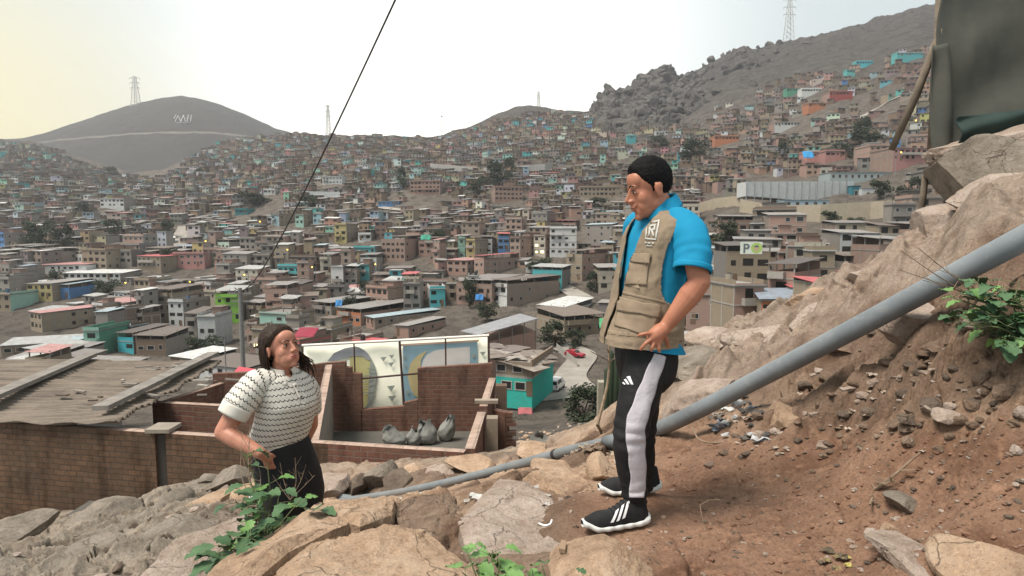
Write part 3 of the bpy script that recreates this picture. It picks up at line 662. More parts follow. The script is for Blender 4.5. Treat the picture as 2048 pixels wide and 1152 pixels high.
def pick_kind(rng, u, v):
    r = rng.random() * sum(k[2] for k in KINDS)
    for k in KINDS:
        r -= k[2]
        if r <= 0: break
    f, s = k[0], k[1]
    if u < 420 and f == 'bare brick' and rng.random() < .6: f = s = rng.choice(('tan', 'grey concrete', 'brown timber'))
    if u < 420 and s == 'bare brick': s = 'grey concrete'
    return f, s
FILL = []
cells = {}
for q in PLACED: cells.setdefault((int(q['x'] // 20), int(q['y'] // 20)), []).append(q)
def clash(x, y, r):
    a, b = int(x // 20), int(y // 20)
    for i in (-1, 0, 1):
        for j in (-1, 0, 1):
            for q in cells.get((a + i, b + j), ()):
                if (q['x'] - x) ** 2 + (q['y'] - y) ** 2 < ((q['r'] + r) * .93) ** 2: return True
    return False
def fill_rows(seed, small):
    rng = random.Random(seed)
    d = 50.0 + (4 if small else 0)
    lms = PLACED[:N_LM]
    while d < (360 if small else 890):
        far = d > 300
        step = 9.3 if d < 300 else (10.5 if d < 450 else 14)
        u = -60 - rng.uniform(0, 30)
        while u < 2080:
            w = rng.uniform(5.5, 10.5) if d < 170 else rng.uniform(5.5, 11.5) if not far else rng.uniform(3.6, 8.5)
            dep = rng.uniform(7, 9.5) if not far else rng.uniform(4, 6.5)
            if small: w = rng.uniform(3.6, 6); dep = rng.uniform(4, 6)
            elif u < 470 and d < 170: w *= 1.35; dep *= 1.2
            gap = rng.uniform(.05, .5) if rng.random() < .86 else rng.uniform(1.5, 5)
            if far and u > 1180: gap += rng.uniform(0, 3)
            if far and u < 420: gap += rng.uniform(0, 3)
            wob = 3.2 * math.sin(u / 90 + d / 40) + 2 * math.sin(u / 37 + d) * .6
            dd = d + wob + rng.uniform(-1, 1)
            uc = u + w / 2 / dd * FPX
            u += (w + gap) / dd * FPX
            x = (uc - 1024) / FPX * dd
            v = float(prof_v(uc, dd))
            if v < float(np.interp(uc, vtu, vtv)) + 3: continue
            if any(b[0] < uc < b[2] and b[1] < v < b[3] and rng.random() < b[4] for b in BARE): continue
            if far and u > 1400 and v < 250 and rng.random() < .08: continue
            if rng.random() < .05: continue
            ns = (rng.choices((1, 2, 3, 4), (.10, .34, .38, .18))[0] if d < 260 else rng.choices((1, 2, 3), (.25, .45, .30))[0] if not far else rng.choices((1, 2), (.8, .2))[0])
            if d < 140: ns = rng.choice((1, 2, 2))
            elif d < 180: ns = min(ns, 3)
            if u < 470 and d < 165: ns = rng.choice((1, 1, 1, 2))
            rt = rng.choices(('slab', 'open', 'sheet'), (.42, .33, .25) if not far else (.35, .1, .55))[0]
            if ns == 1 and rt == 'open': rt = 'sheet'
            rot = R(-14 + 12 * math.sin(uc / 150 + dd / 70) + rng.uniform(-7, 7)) if rng.random() < .85 else R(rng.uniform(-45, 30))
            r = (w + dep) / 4 * .98
            z = T(x, dd) + (1.3 if far and u > 1150 else .5 if far else .2)
            if clash(x - math.sin(rot) * dep / 2, dd + dep / 2 * math.cos(rot), r * .92): continue
            ok = True
            hw = w / 2 / dd * FPX + 3
            for q in lms:
                if q['d'] > dd - 3 and uc + hw > q['u0'] and uc - hw < q['u1']:
                    while ns > 0 and uv_of(x, dd, z + ns * FH + 1.8)[1] < q['vb'] - 2 - (0 if q['d'] > 60 else 0): ns -= 1
                    if ns <= 0: ok = False; break
            if not ok: continue
            if uv_of(x, dd, z + ns * FH)[1] < float(np.interp(uc, _su, _sv)) - 8: ns = 1
            if ns == 1 and rt == 'open': rt = 'sheet'
            f, s = pick_kind(rng, uc, v)
            if far and rng.random() < .20: f = rng.choice(('mint green', 'white', 'white', 'pale blue', 'cream', 'brown timber', 'tan', 'grey concrete', 'white', 'turquoise') if uc < 1100 or rng.random() < .4 else ('white', 'tan', 'brown timber')); s = f
            if far and rng.random() < .25: f = s = 'brown timber'
            pr = (.38, .19, .25, .03, .04, .02, .03, .02, .04) if not far else (.35, .22, .24, .015, .03, .02, .06, .015, .05)
            rn = rng.choices(('grey', 'brown', 'pale', 'red', 'pink', 'blue-grey', 'pale blue', 'dark', 'white'), pr)[0]
            if u < 470 and d < 170:
                rn = rng.choice(('pink', 'pale', 'grey', 'pale blue', 'pink', 'white', 'pale', 'grey')); rt = 'sheet' if ns == 1 else rt
            q = dict(x=x - math.sin(rot) * dep / 2, y=dd + dep / 2 * math.cos(rot), r=r, w=w, dep=dep, rot=rot, d=dd, px=x, z=z, ns=ns, f=f, s=s, rn=rn, rt=rt, u=uc, v=uv_of(x, dd, z + ns * FH / 2)[1])
            FILL.append(q); cells.setdefault((int(q['x'] // 20), int(q['y'] // 20)), []).append(q)
        d += step
fill_rows(5, False); fill_rows(8, True)
def hidden_by_near(q):
    """what the near bank, the walls and the boulders stand in front of"""
    u, vt = q['u'], uv_of(q['px'], q['d'], q['z'] + q['ns'] * FH + .5)[1]
    lim = np.interp(u, [-100, 0, 180, 450, 520, 600, 608, 975, 985, 1130, 1215, 1340, 1380, 1500, 1700, 1850, 1870, 2100], [850, 850, 735, 728, 700, 690, 690, 672, 700, 900, 900, 700, 660, 660, 560, 490, 250, 240])
    return vt > lim or u < -20 or u > 1880
for q in FILL: q['hid'] = hidden_by_near(q)
vis = [q for q in FILL if not q['hid']]
for q in vis: q['size'] = q['w'] * q['ns'] / q['d'] ** 2
vis.sort(key=lambda q: -q['size'])
SOLO = vis[:296 - N_LM]; REST = vis[296 - N_LM:]
def label_houses():
    rows = []
    for q in SOLO:
        q['cw'] = {'bare brick': 'bare brick', 'tan': 'tan brick', 'grey concrete': 'grey unpainted', 'brown timber': 'dark timber', 'yellow': 'yellow', 'blue': 'blue'}.get(q['f'], q['f'])
    for q in SOLO:
        k = min(LM, key=lambda l: (l[1] - q['u']) ** 2 + 1.5 * (l[2] - q['v']) ** 2)
        du, dv = q['u'] - k[1], q['v'] - k[2]
        if abs(du) > abs(dv) * 1.1: dr = 'left of' if du < 0 else 'right of'
        else: dr = 'above' if dv < 0 else 'below'
        q['key'] = (q['cw'], dr, k[0]); q['dist'] = math.hypot(du, dv)
    groups = {}
    for q in SOLO: groups.setdefault(q['key'], []).append(q)
    ordw = ['', 'second ', 'third ', 'fourth ', 'fifth ', 'sixth ', 'seventh ', 'eighth ', 'ninth ', 'tenth ', 'eleventh ', 'twelfth ']
    for key, qs in groups.items():
        qs.sort(key=lambda q: q['dist'])
        for i, q in enumerate(qs):
            o = 'nearest ' if (i == 0 and len(qs) > 1) else (ordw[i] + 'nearest ' if i else '')
            q['roofw'] = q['rn'] if q['rn'] != 'pale blue' else 'bluish'
            q['label'] = f"{NUMW[q['ns']]} {key[0]} house, {q['roofw']} roof, {o}{key[1]} {key[2]}"
label_houses()
GH = 'houses stacked up the hillside town'
for q in SOLO:
    rng = random.Random(int(q['x'] * 31 + q['y'] * 17))
    make_house(rng, q['px'], q['d'], q['z'], q['rot'], q['w'], q['dep'], q['ns'], q['f'], q['s'], q['rn'], q['rt'], q['label'], GH, lit=1 if rng.random() < .05 else 0, wins_on=q['d'] < 330)
for q in PLACED[:N_LM]: q['t']['group'] = GH
def rest_houses():
    wall = MB(); roof = MB(); dots = MB(); rng = random.Random(77)
    wv = [(0.018, 0.018, 0.02)]
    for q in REST:
        fc = tuple(c * rng.uniform(.85, 1.1) for c in pick(rng, COLN, q['f'])); sc = pick(rng, COLN, q['s']); rc = pick(rng, ROOFC, q['rn'])
        b, r, wins = house_shell(rng, q['w'], q['dep'], q['ns'], 3.5, fc, sc, rc, q['rt'], detail=False)
        for (wx, wy, wz, ww, wh, f) in wins: b.box(wx - ww / 2, -.05, wz, wx + ww / 2, .02, wz + wh, (0.02, 0.02, 0.022))
        M = Matrix.Translation((q['px'], q['d'], q['z'])) @ Matrix.Rotation(q['rot'], 4, 'Z')
        wall.add(b, M); 
        for i in range(len(r.m)): r.m[i] = 1 if q['rt'] != 'slab' else 0
        wall.add(r, M)
    o = obj('distant_houses', wall.mesh('distant_houses', (M_WALL, M_TIN)))
    tag(o, 'mass of small far houses crowding the upper slopes below the ridges', 'houses', None, 'stuff')
rest_houses()
print('landmarks', N_LM, 'solo', len(SOLO), 'rest', len(REST))
# ------------------------------------------------------------------ streets, terrace walls, special buildings, trees, masts, vehicles in the town
def solve_d(u, v, lo=20, hi=860, hint=None):
    """distance at which the hillside shows at pixel (u, v)"""
    ds = np.exp(np.linspace(math.log(lo), math.log(hi), 300)); xs = np.array([P(u, v, q).x for q in ds])
    f = terrain_z(xs, ds) - pz(v, ds); r = ds[:-1][(f[:-1] * f[1:]) <= 0]
    if not len(r): return hint or float(ds[np.argmin(np.abs(f))])
    return float(min(r, key=lambda q: abs(math.log(q / hint)))) if hint else float(r[-1])
def GP(u, v, hint=None):
    d = solve_d(u, v, hint=hint); p = P(u, v, d); return Vector((p.x, d, T(p.x, d)))
M_ROAD = simple('dusty_concrete_road', (0.27, 0.245, 0.215), 0.95, var=0.2, scale=0.3)
M_PLASTER = paint_material(); M_PLASTER.name = 'terrace_wall'
def ribbon(name, pts, w, mat, lift=.12):
    pts = spline([Vector(p) for p in pts], 10); v = []; f = []
    for i, p in enumerate(pts):
        t = (pts[min(i + 1, len(pts) - 1)] - pts[max(i - 1, 0)]); n = Vector((-t.y, t.x, 0)).normalized()
        for s in (-.5, -.25, 0, .25, .5):
            q = p + n * w * s; v.append((q.x, q.y, max(T(q.x, q.y), T(p.x, p.y) - .3) + lift))
    for i in range(len(pts) - 1):
        for k in range(4): f.append((i * 5 + k, i * 5 + k + 1, i * 5 + k + 6, i * 5 + k + 5))
    return tag(obj(name, new_mesh(name, v, f, (mat,), smooth=True)), None, None, kind='structure')
ribbon('road', [GP(1170, 782), GP(1140, 752), GP(1165, 715), GP(1150, 700), GP(1120, 690)], 6, M_ROAD, .25)
ribbon('road', [GP(940, 800), GP(1010, 795), GP(1080, 794), GP(1150, 786)], 7, M_ROAD, .2)
ribbon('road', [GP(1090, 552), GP(1130, 575), GP(1170, 598)], 6, M_ROAD, .3)
ribbon('road', [GP(750, 412), GP(800, 420), GP(850, 425), GP(900, 424)], 6, M_ROAD, .3)
ribbon('road', [GP(355, 500), GP(362, 475), GP(372, 450)], 8, M_ROAD, .3)
ribbon('path', [GP(1720, 235), GP(1750, 215), GP(1800, 190), GP(1850, 178)], 4, M_ROAD, .3)
ribbon('path', [GP(1690, 300), GP(1720, 270), GP(1760, 245)], 4, M_ROAD, .3)
def wall_line(name, pts, h, t, col, label, top=None, group=None):
    """wall following ground points, thickness t"""
    v = []; n = len(pts)
    for p, hh in zip(pts, h if hasattr(h, '__len__') else [h] * n):
        v += [(p.x, p.y, p.z - 3), (p.x, p.y + t, p.z - 3), (p.x, p.y, p.z + hh), (p.x, p.y + t, p.z + hh)]
    f = []
    for i in range(n - 1):
        a = i * 4; b = a + 4; f += [(a, b, b + 2, a + 2), (a + 2, b + 2, b + 3, a + 3), (b + 1, a + 1, a + 3, b + 3)]
    f += [(0, 2, 3, 1), (n * 4 - 4, n * 4 - 3, n * 4 - 1, n * 4 - 2)]
    o = obj(name, new_mesh(name, v, f, (M_WALL,), cols=[col] * len(f)))
    return tag(o, label, 'wall', group)
BEIGE = (0.44, 0.37, 0.27)
w1 = wall_line('retaining_wall', [GP(1480, 425, 150), GP(1562, 443, 150)], 5.0, .4, BEIGE, 'beige stepped retaining wall left of the compound')
wall_line('retaining_wall', [GP(1562, 444, 170), GP(1640, 443, 172), GP(1740, 438, 175), GP(1850, 434, 180)], 5.5, .4, (0.42, 0.36, 0.27), 'long beige retaining wall crossing the bare slope below the compound')
wall_line('retaining_wall', [GP(1380, 430, 190), GP(1430, 415, 190), GP(1480, 412, 190)], 4.2, .4, BEIGE, 'tall beige wall section beside the head of the man')
wall_line('terrace_wall', [GP(860, 336, 480), GP(920, 342, 480), GP(1010, 346, 480)], 4.5, .6, (0.36, 0.35, 0.33), 'long pale terrace wall high on the central slope')
wall_line('terrace_wall', [GP(1040, 342, 480), GP(1090, 338, 480), GP(1120, 326, 480)], 4.5, .6, (0.38, 0.37, 0.35), 'pale terrace wall climbing right towards the white sheds')
wall_line('terrace_wall', [GP(1430, 330, 340), GP(1500, 322, 340), GP(1560, 312, 340)], 2.2, .5, (0.50, 0.48, 0.44), 'thin pale terrace wall under the trees on the right slope')
wall_line('terrace_wall', [GP(605, 395, 380), GP(680, 398, 380)], 5.0, .6, (0.42, 0.44, 0.44), 'long white fence wall around the playing court')
wall_line('garden_wall', [GP(1113, 700, 125), GP(1155, 735, 118)], 1.6, .2, (0.46, 0.44, 0.40), 'low white garden wall beside the red car')
# the compound: white sheet-metal buildings inside the retaining wall
def compound():
    t = thing('sheet_metal_hall', 'long white sheet metal hall on the right slope behind the retaining wall', 'hall', P(1600, 400, 232))
    o = t.location
    b = MB()
    A = P(1492, 392, 225) - o; B = P(1706, 408, 240) - o; hA = 5.2; hB = 9.0
    b.hexa([A, B, B + Vector((1, 12, 0)), A + Vector((1, 12, 0)), A + Vector((0, 0, hA)), B + Vector((0, 0, hB)), B + Vector((1, 12, hB + .5)), A + Vector((1, 12, hA + .5))], (0.62, 0.63, 0.62))
    obj('wall', b.mesh('wall', (M_WALL,)), t)
    n = 14
    for k in range(n + 1):
        q = A.lerp(B, k / n); hh = hA + (hB - hA) * k / n
        m = MB(); m.box(q.x - .12, q.y - .25, q.z - 2, q.x + .12, q.y - .02, q.z + hh, (0.34, 0.35, 0.36)); obj('post', m.mesh('post', (M_WALL,)), t)
    def boxed(nm, u0, u1, v0, v1, d, dep, col, label, rcol=None):
        a = P(u0, v1, d); c = P(u1, v0, d); w = c.x - a.x; m = MB()
        t2 = thing(nm, label, 'building', (a.x, d, a.z))
        m.box(0, 0, -5, w, dep, c.z - a.z, col); obj('wall', m.mesh('wall', (M_WALL,)), t2)
        m = MB(); m.box(-.2, -.3, c.z - a.z + .003, w + .2, dep + .3, c.z - a.z + .15, rcol or tuple(x * .8 for x in col)); obj('roof', m.mesh('roof', (M_TIN,)), t2)
        k = max(1, int(w / 2.6))
        for q in range(k):
            obj('window', ME_WIN, t2, ((q + .5) * w / k, -.012, max(.5, (c.z - a.z) * .35)), None, (1.3, 1, (c.z - a.z) * .42))
    boxed('tank_house', 1702, 1722, 372, 408, 236, 3, (0.03, 0.20, 0.26), 'dark teal box beside the white sheet metal hall')
    boxed('white_shed', 1722, 1750, 376, 410, 234, 6, (0.60, 0.62, 0.62), 'tall white shed right of the dark teal box')
    boxed('white_shed', 1775, 1800, 368, 382, 250, 5, (0.60, 0.60, 0.58), 'small white shed at the foot of the trees by the compound')
    boxed('office_cabin', 1568, 1658, 400, 416, 205, 6, (0.40, 0.52, 0.58), 'low pale blue glazed cabin in front of the white hall')
    boxed('blue_grey_hall', 1660, 1840, 345, 362, 262, 10, (0.34, 0.40, 0.40), 'long blue-grey hall roof above the compound')
compound()
# hangar-like grey roof over brick walls, right of the banner
def hangar():
    d = 84.0
    a = P(922, 655, d); t = thing('covered_yard', 'wide grey corrugated roof on thin posts over a long brick house', 'building', P(990, 705, 110))
    o = t.location
    def L(u, v, dd): return P(u, v, dd) - o
    m = MB(); p = [L(921, 663, 107), L(958, 671, 103), L(1076, 638, 116), L(1040, 628, 133)]
    m.hexa(p + [q + Vector((0, 0, .12)) for q in p], (0.30, 0.31, 0.33)); obj('roof', m.mesh('roof', (M_TIN,)), t)
    m = MB(); A = L(972, 684, 108); B = L(1072, 662, 118); 
    base = -16
    for (x0, x1) in ((A, B),):
        m.hexa([(x0.x, x0.y, base), (x1.x, x1.y, base), (x1.x - 3, x1.y + 9, base), (x0.x - 3, x0.y + 9, base), (x0.x, x0.y, x0.z), (x1.x, x1.y, x1.z), (x1.x - 3, x1.y + 9, x1.z), (x0.x - 3, x0.y + 9, x0.z)], BR2)
    obj('wall', m.mesh('wall', (M_WALL,)), t)
    for k in range(5):
        q = A.lerp(B, k / 4); m = MB(); m.bar((q.x, q.y - .1, q.z - 4), (q.x, q.y - .1, q.z + 2.3), .12, 6, CON2); obj('post', m.mesh('post', (M_WALL,)), t)
hangar()
def turquoise_house():
    d = 86.0; o = P(1030, 786, d)
    t = thing('street_corner_house', 'turquoise fronted corner house under a ruined brown sheet roof beside the white van', 'house', o)
    def L(u, v, dd): return P(u, v, dd) - o
    A = L(992, 786, 86); B = L(1064, 792, 84); C = L(1106, 752, 95)
    TQ = (0.02, 0.46, 0.38)
    def wallseg(p, q, z0, z1, col, m): 
        n = Vector((p.y - q.y, q.x - p.x, 0)).normalized() * -.25
        m.hexa([(p.x, p.y, z0), (q.x, q.y, z0), (q.x - n.x, q.y - n.y, z0), (p.x - n.x, p.y - n.y, z0), (p.x, p.y, z1), (q.x, q.y, z1), (q.x - n.x, q.y - n.y, z1), (p.x - n.x, p.y - n.y, z1)], col)
    m = MB(); wallseg(A, B, -2, 2.5, TQ, m); wallseg(B, C, -2, 2.5, TQ, m); wallseg(A, B, 2.5, 2.85, CON2, m); wallseg(B, C, 2.5, 2.85, CON2, m)
    wallseg(A, B, 2.85, 4.9, (0.25, 0.2, 0.15), m); wallseg(B, C, 2.85, 5.3, (0.29, 0.21, 0.15), m)
    obj('wall', m.mesh('wall', (M_WALL,)), t)
    # ruined sheet roof: overlapping tilted sheets
    rng = random.Random(4); E = [L(974, 716, 86), L(1062, 742, 83.5), L(1110, 706, 96), L(1065, 672, 108), L(975, 690, 100)]
    m = MB(); m.hexa([E[0], E[1], E[2], E[4], E[0] + Vector((0, 0, .1)), E[1] + Vector((0, 0, .1)), E[2] + Vector((0, 0, .1)), E[4] + Vector((0, 0, .1))], (0.24, 0.20, 0.17))
    obj('roof', m.mesh('roof', (M_TIN,)), t)
    for k in range(26):
        a = rng.random(); b2 = rng.random(); q = E[0].lerp(E[1], a).lerp(E[4].lerp(E[2], a), b2); m = MB()
        s = rng.uniform(.8, 1.6); l = rng.uniform(1.2, 2.6); ang = rng.uniform(-.5, .5) + .5; c, s_ = math.cos(ang), math.sin(ang); z = .14 + .03 * k / 26 * 4
        pts = [Vector((x * c - y * s_, x * s_ + y * c, rng.uniform(0, .25))) + q + Vector((0, 0, z)) for x, y in ((-s, -l), (s, -l), (s, l), (-s, l))]
        m.hexa(pts + [p + Vector((0, 0, .04)) for p in pts], rng.choice(((0.30, 0.26, 0.22), (0.22, 0.18, 0.15), (0.36, 0.32, 0.28), (0.18, 0.15, 0.13))))
        obj('roof_sheet', m.mesh('roof_sheet', (M_TIN,)), t)
    ang = math.atan2(B.y - A.y, B.x - A.x); ang2 = math.atan2(C.y - B.y, C.x - B.x)
    for f, w in ((.3, 1.7), (.68, 1.7)):
        q = A.lerp(B, f); obj('window', ME_WIN, t, (q.x, q.y - .03, .75), ang, (w, 1, 1.25))
    q = A.lerp(B, .93); obj('door', ME_DOOR, t, (q.x, q.y - .02, 0), ang, (.9, 1, 2.2))
    for f in (.15, .6): q = A.lerp(B, f); obj('window', ME_WIN, t, (q.x, q.y - .03, 3.3), ang, (1.5, 1, 1.1))
turquoise_house()
def cloth(nm, u0, u1, v0, v1, d, col, label, cat='cloth', tilt=.2):
    a = P(u0, v0, d); b = P(u1, v1, d); n = 8; v = []; f = []
    for i in range(n + 1):
        for j in range(n + 1):
            s, t = i / n, j / n; v.append((a.x + (b.x - a.x) * s, d - .3 - tilt * t * 3 + .12 * math.sin(s * 9 + t * 3), a.z + (b.z - a.z) * t + .1 * math.sin(s * math.pi) * (1 if t < .2 else .3)))
    for i in range(n):
        for j in range(n): k = i * (n + 1) + j; f.append((k, k + n + 1, k + n + 2, k + 1))
    me = new_mesh(nm, v, f, (M_WALL,), cols=[col] * len(f), smooth=True); o = obj(nm, me); mo = o.modifiers.new('s', 'SOLIDIFY'); mo.thickness = .03
    return tag(o, label, cat)
cloth('green_cloth', 1198, 1214, 637, 655, 125, (0.10, 0.50, 0.22), 'bright green cloth hanging on the brown ruined house')
cloth('blue_tarp', 951, 967, 589, 600, 158, (0.04, 0.22, 0.55), 'blue tarp awning under the wide pale grey roof')
cloth('blue_tarp', 672, 686, 600, 612, 160, (0.05, 0.25, 0.55), 'blue tarp hanging from the orange and brick house')
cloth('blue_tarp', 1604, 1624, 303, 317, 300, (0.03, 0.30, 0.62), 'blue tarp hung between trees on the right slope', tilt=.6)
cloth('red_tarp', 1036, 1064, 815, 822, 70, (0.36, 0.10, 0.11), 'faded red tarp lying on the rubble below the street', tilt=.35)
cloth('green_awning', 842, 862, 470, 480, 240, (0.06, 0.34, 0.24), 'green awning on top of the broad brick block', tilt=.3)
cloth('washing', 600, 640, 655, 668, 118, (0.30, 0.03, 0.06), 'dark red awning over the roofs behind the woman', tilt=1.2)
# the pale billboard on the tan house
def text_obj(txt, loc, size, rotz, mat, parent, name='lettering', ext=.02, bold=False):
    cu = bpy.data.curves.new(name, 'FONT'); cu.body = txt; cu.size = size; cu.extrude = ext; cu.align_x = 'CENTER'
    if bold: cu.offset = size * .02
    o = bpy.data.objects.new(name, cu); link(o)
    dg = bpy.context.evaluated_depsgraph_get(); me = bpy.data.meshes.new_from_object(o.evaluated_get(dg)); bpy.data.objects.remove(o)
    me.materials.clear(); me.materials.append(mat); q = obj(name, me, parent, loc); q.rotation_euler = (R(90), 0, rotz); return q
M_SIGNWHITE = simple('sign_white', (0.62, 0.66, 0.58), 0.6); M_SIGNDARK = simple('sign_dark', (0.12, 0.14, 0.15), 0.6); M_SIGNGREEN = simple('sign_green', (0.38, 0.52, 0.14), 0.6); M_SKINPRINT = simple('printed_skin', (0.50, 0.36, 0.24), 0.6)
def disc(m, cx, cz, r, y, n=20, sx=1, col=(1, 1, 1), mi=0): m.poly([(cx + r * sx * math.cos(2 * math.pi * k / n), y, cz + r * math.sin(2 * math.pi * k / n)) for k in range(n)], col, mi)
def billboard():
    d = 110.5; o = P(1502, 508, d); w = 42 / FPX * d; h = 24 / FPX * d
    t = thing('billboard', 'white billboard with a dark letter P and a round green portrait', 'sign', o, R(-6))
    m = MB(); m.box(-w / 2, -.1, 0, w / 2, .05, h); obj('panel', m.mesh('panel', (M_SIGNWHITE,)), t)
    text_obj('P', (-w * .24, -.11, h * .12), h * 1.05, 0, M_SIGNDARK, t, bold=True)
    m = MB(); disc(m, w * .24, h * .5, h * .44, -.112, sx=1.05); obj('emblem', m.mesh('emblem', (M_SIGNGREEN,)), t)
    m = MB(); disc(m, w * .24, h * .46, h * .24, -.118, sx=.8); obj('portrait', m.mesh('portrait', (M_SKINPRINT,)), t)
    m = MB(); m.poly([(w * .24 + h * .2 * math.cos(a), -.122, h * .56 + h * .17 * math.sin(a)) for a in np.linspace(0, math.pi, 10)]); obj('portrait_hair', m.mesh('portrait_hair', (M_SIGNDARK,)), t)
billboard()

# ------------------------------------------------------------------ trees and bushes
def leaf_material(name, c1, c2, rough=0.75):
    m = NT(name); n = m.noise(0.8, 3); i = m.N.new('ShaderNodeObjectInfo'); g = m.N.new('ShaderNodeNewGeometry')
    c = m.mix(g.outputs['Random Per Island'], c1, c2); c = m.mix(m.ramp(n, [(0.35, 0.5), (0.65, 0.0)]), c, tuple(x * .55 for x in c1))
    return m.done(c, rough, spec=0.2)
M_LEAF_DARK = leaf_material('dark_foliage', (0.030, 0.040, 0.024), (0.062, 0.078, 0.042))
M_BARK = simple('bark', (0.13, 0.10, 0.075), 0.9, bump=.5, bscale=20)
def crown_mesh(rng, rx, rz, n, leaf, clumps):
    v = []; f = []
    cs = []
    for k in range(clumps):
        a = rng.uniform(0, 2 * math.pi); rr = rx * rng.uniform(.1, .75); cs.append((rr * math.cos(a), rr * math.sin(a), rz * rng.uniform(-.6, .75), rng.uniform(.28, .5)))
    for k in range(n):
        c = rng.choice(cs); d = Vector((rng.gauss(0, 1), rng.gauss(0, 1), rng.gauss(0, 1))).normalized() * (rng.random() ** .4) * c[3]
        p = Vector((c[0] + d.x * rx, c[1] + d.y * rx, c[2] + d.z * rz * 1.0)); s = leaf * rng.uniform(.6, 1.4)
        a = Vector((rng.gauss(0, 1), rng.gauss(0, 1), rng.gauss(0, 1))).normalized(); b = a.orthogonal().normalized() * s; c2 = a.cross(b).normalized() * s * .6
        i = len(v); v += [p - b, p + c2, p + b, p - c2]; f.append((i, i + 1, i + 2, i + 3))
    return new_mesh('crown', v, f, (M_LEAF_DARK,))
rngT = random.Random(21)
CROWNS = [crown_mesh(rngT, 1, 1, 1500, .075, 9 + k) for k in range(4)]
def tree(u, v, w_px, h_px, label, hint=None, d=None, group='dark trees among the houses', nm='tree'):
    d = d or solve_d(u, v, hint=hint); p = P(u, v, d); w = w_px / FPX * d; h = h_px / FPX * d; z = T(p.x, d)
    t = thing(nm, label, 'tree' if nm == 'tree' else 'bush', (p.x, d, min(z, p.z)), rngT.uniform(0, 6), group)
    hz = p.z - min(z, p.z)
    m = MB(); m.bar((0, 0, -1), (0, 0, hz + h * .5), w * .05, 6, r2=w * .02)
    for k in range(4): a = k * 1.6; m.bar((0, 0, hz + h * .15), (math.cos(a) * w * .25, math.sin(a) * w * .25, hz + h * .6), w * .025, 5, r2=w * .01)
    obj('trunk', m.mesh('trunk', (M_BARK,)), t)
    obj('crown', rngT.choice(CROWNS), t, (0, 0, hz + h * .52), rngT.uniform(0, 6), (w * .62, w * .62, h * .55))
TREES = [(880, 500, 34, 40, 'round dark tree between the broad brick block and the green front'), (810, 590, 44, 34, 'dark tree in front of the long brick wall in the town centre'), (1080, 545, 50, 30, 'dark tree behind the wide pale grey roof'),
         (985, 370, 60, 42, 'big dark tree group on the central terrace'), (955, 395, 30, 40, 'dark tree below the big terrace trees'), (805, 375, 22, 40, 'slim dark tree beside the large blank brick house'), (1018, 362, 24, 44, 'tall slim dark tree right of the terrace trees'),
         (1385, 320, 60, 40, 'wide dark tree above the head of the man'), (1320, 300, 40, 30, 'dark tree left of the wide one above the man'), (1570, 320, 32, 42, 'dark tall tree beside the blue tarp'), (1725, 315, 80, 52, 'large dark tree mass above the compound'),
         (1730, 285, 40, 45, 'dark tree standing above the large tree mass'), (1680, 310, 30, 26, 'small dark tree left of the large tree mass'), (1500, 545, 44, 34, 'dark green tree below the billboard'), (1450, 500, 50, 60, 'dark trees beside the shoulder of the man'),
         (1185, 580, 36, 36, 'grey-green street tree on the curving street'), (1110, 690, 60, 46, 'dark tree in the garden behind the red car'), (1150, 695, 40, 36, 'dark tree beside the brown ruined house'), (940, 615, 30, 60, 'tall dark pine in front of the wide pale grey roof'),
         (975, 640, 40, 36, 'dark tree at the foot of the white corner house'), (620, 418, 42, 26, 'dark tree under the white court wall'), (505, 410, 60, 26, 'dark bushy trees on the small bare hill'), (80, 500, 50, 60, 'large dark tree on the left slope'),
         (135, 500, 40, 46, 'dark tree beside the plain tan house'), (340, 528, 36, 32, 'dark tree right of the salmon red roof'), (115, 575, 30, 36, 'dark tree by the bright blue house'), (215, 590, 44, 32, 'dark tree above the left roofs'),
         (410, 720, 60, 50, 'grey-green tree under the white houses on the left'), (450, 650, 20, 30, 'small dark tree against the lime green house'), (1760, 395, 40, 36, 'dark round tree right of the white shed'), (1800, 405, 36, 30, 'second dark tree beside the white shed'),
         (1830, 400, 30, 44, 'dark tree against the boulder edge'), (700, 625, 30, 34, 'dark tree between the town centre roofs'), (730, 600, 26, 36, 'small dark tree under the small turquoise house'), (330, 470, 30, 26, 'dark tree on the bare left slope'),
         (225, 470, 34, 30, 'dark trees behind the plain tan house'), (170, 430, 30, 24, 'small dark tree on the far left slope'), (400, 355, 24, 16, 'dark bush at the edge of the bare hill'), (225, 355, 24, 20, 'dark tree below the bare cone hill'), (1195, 420, 40, 24, 'dark tree behind the face of the man')]
for (u, v, w, h, lb) in TREES: tree(u, v, w, h, lb)
for (u, v, w, h, lb) in [(1660, 447, 34, 26, 'round dark bush on the bare slope under the long wall'), (1710, 452, 26, 18, 'small brown bush right of the round dark bush')]: tree(u, v, w, h, lb, nm='bush', group=None)

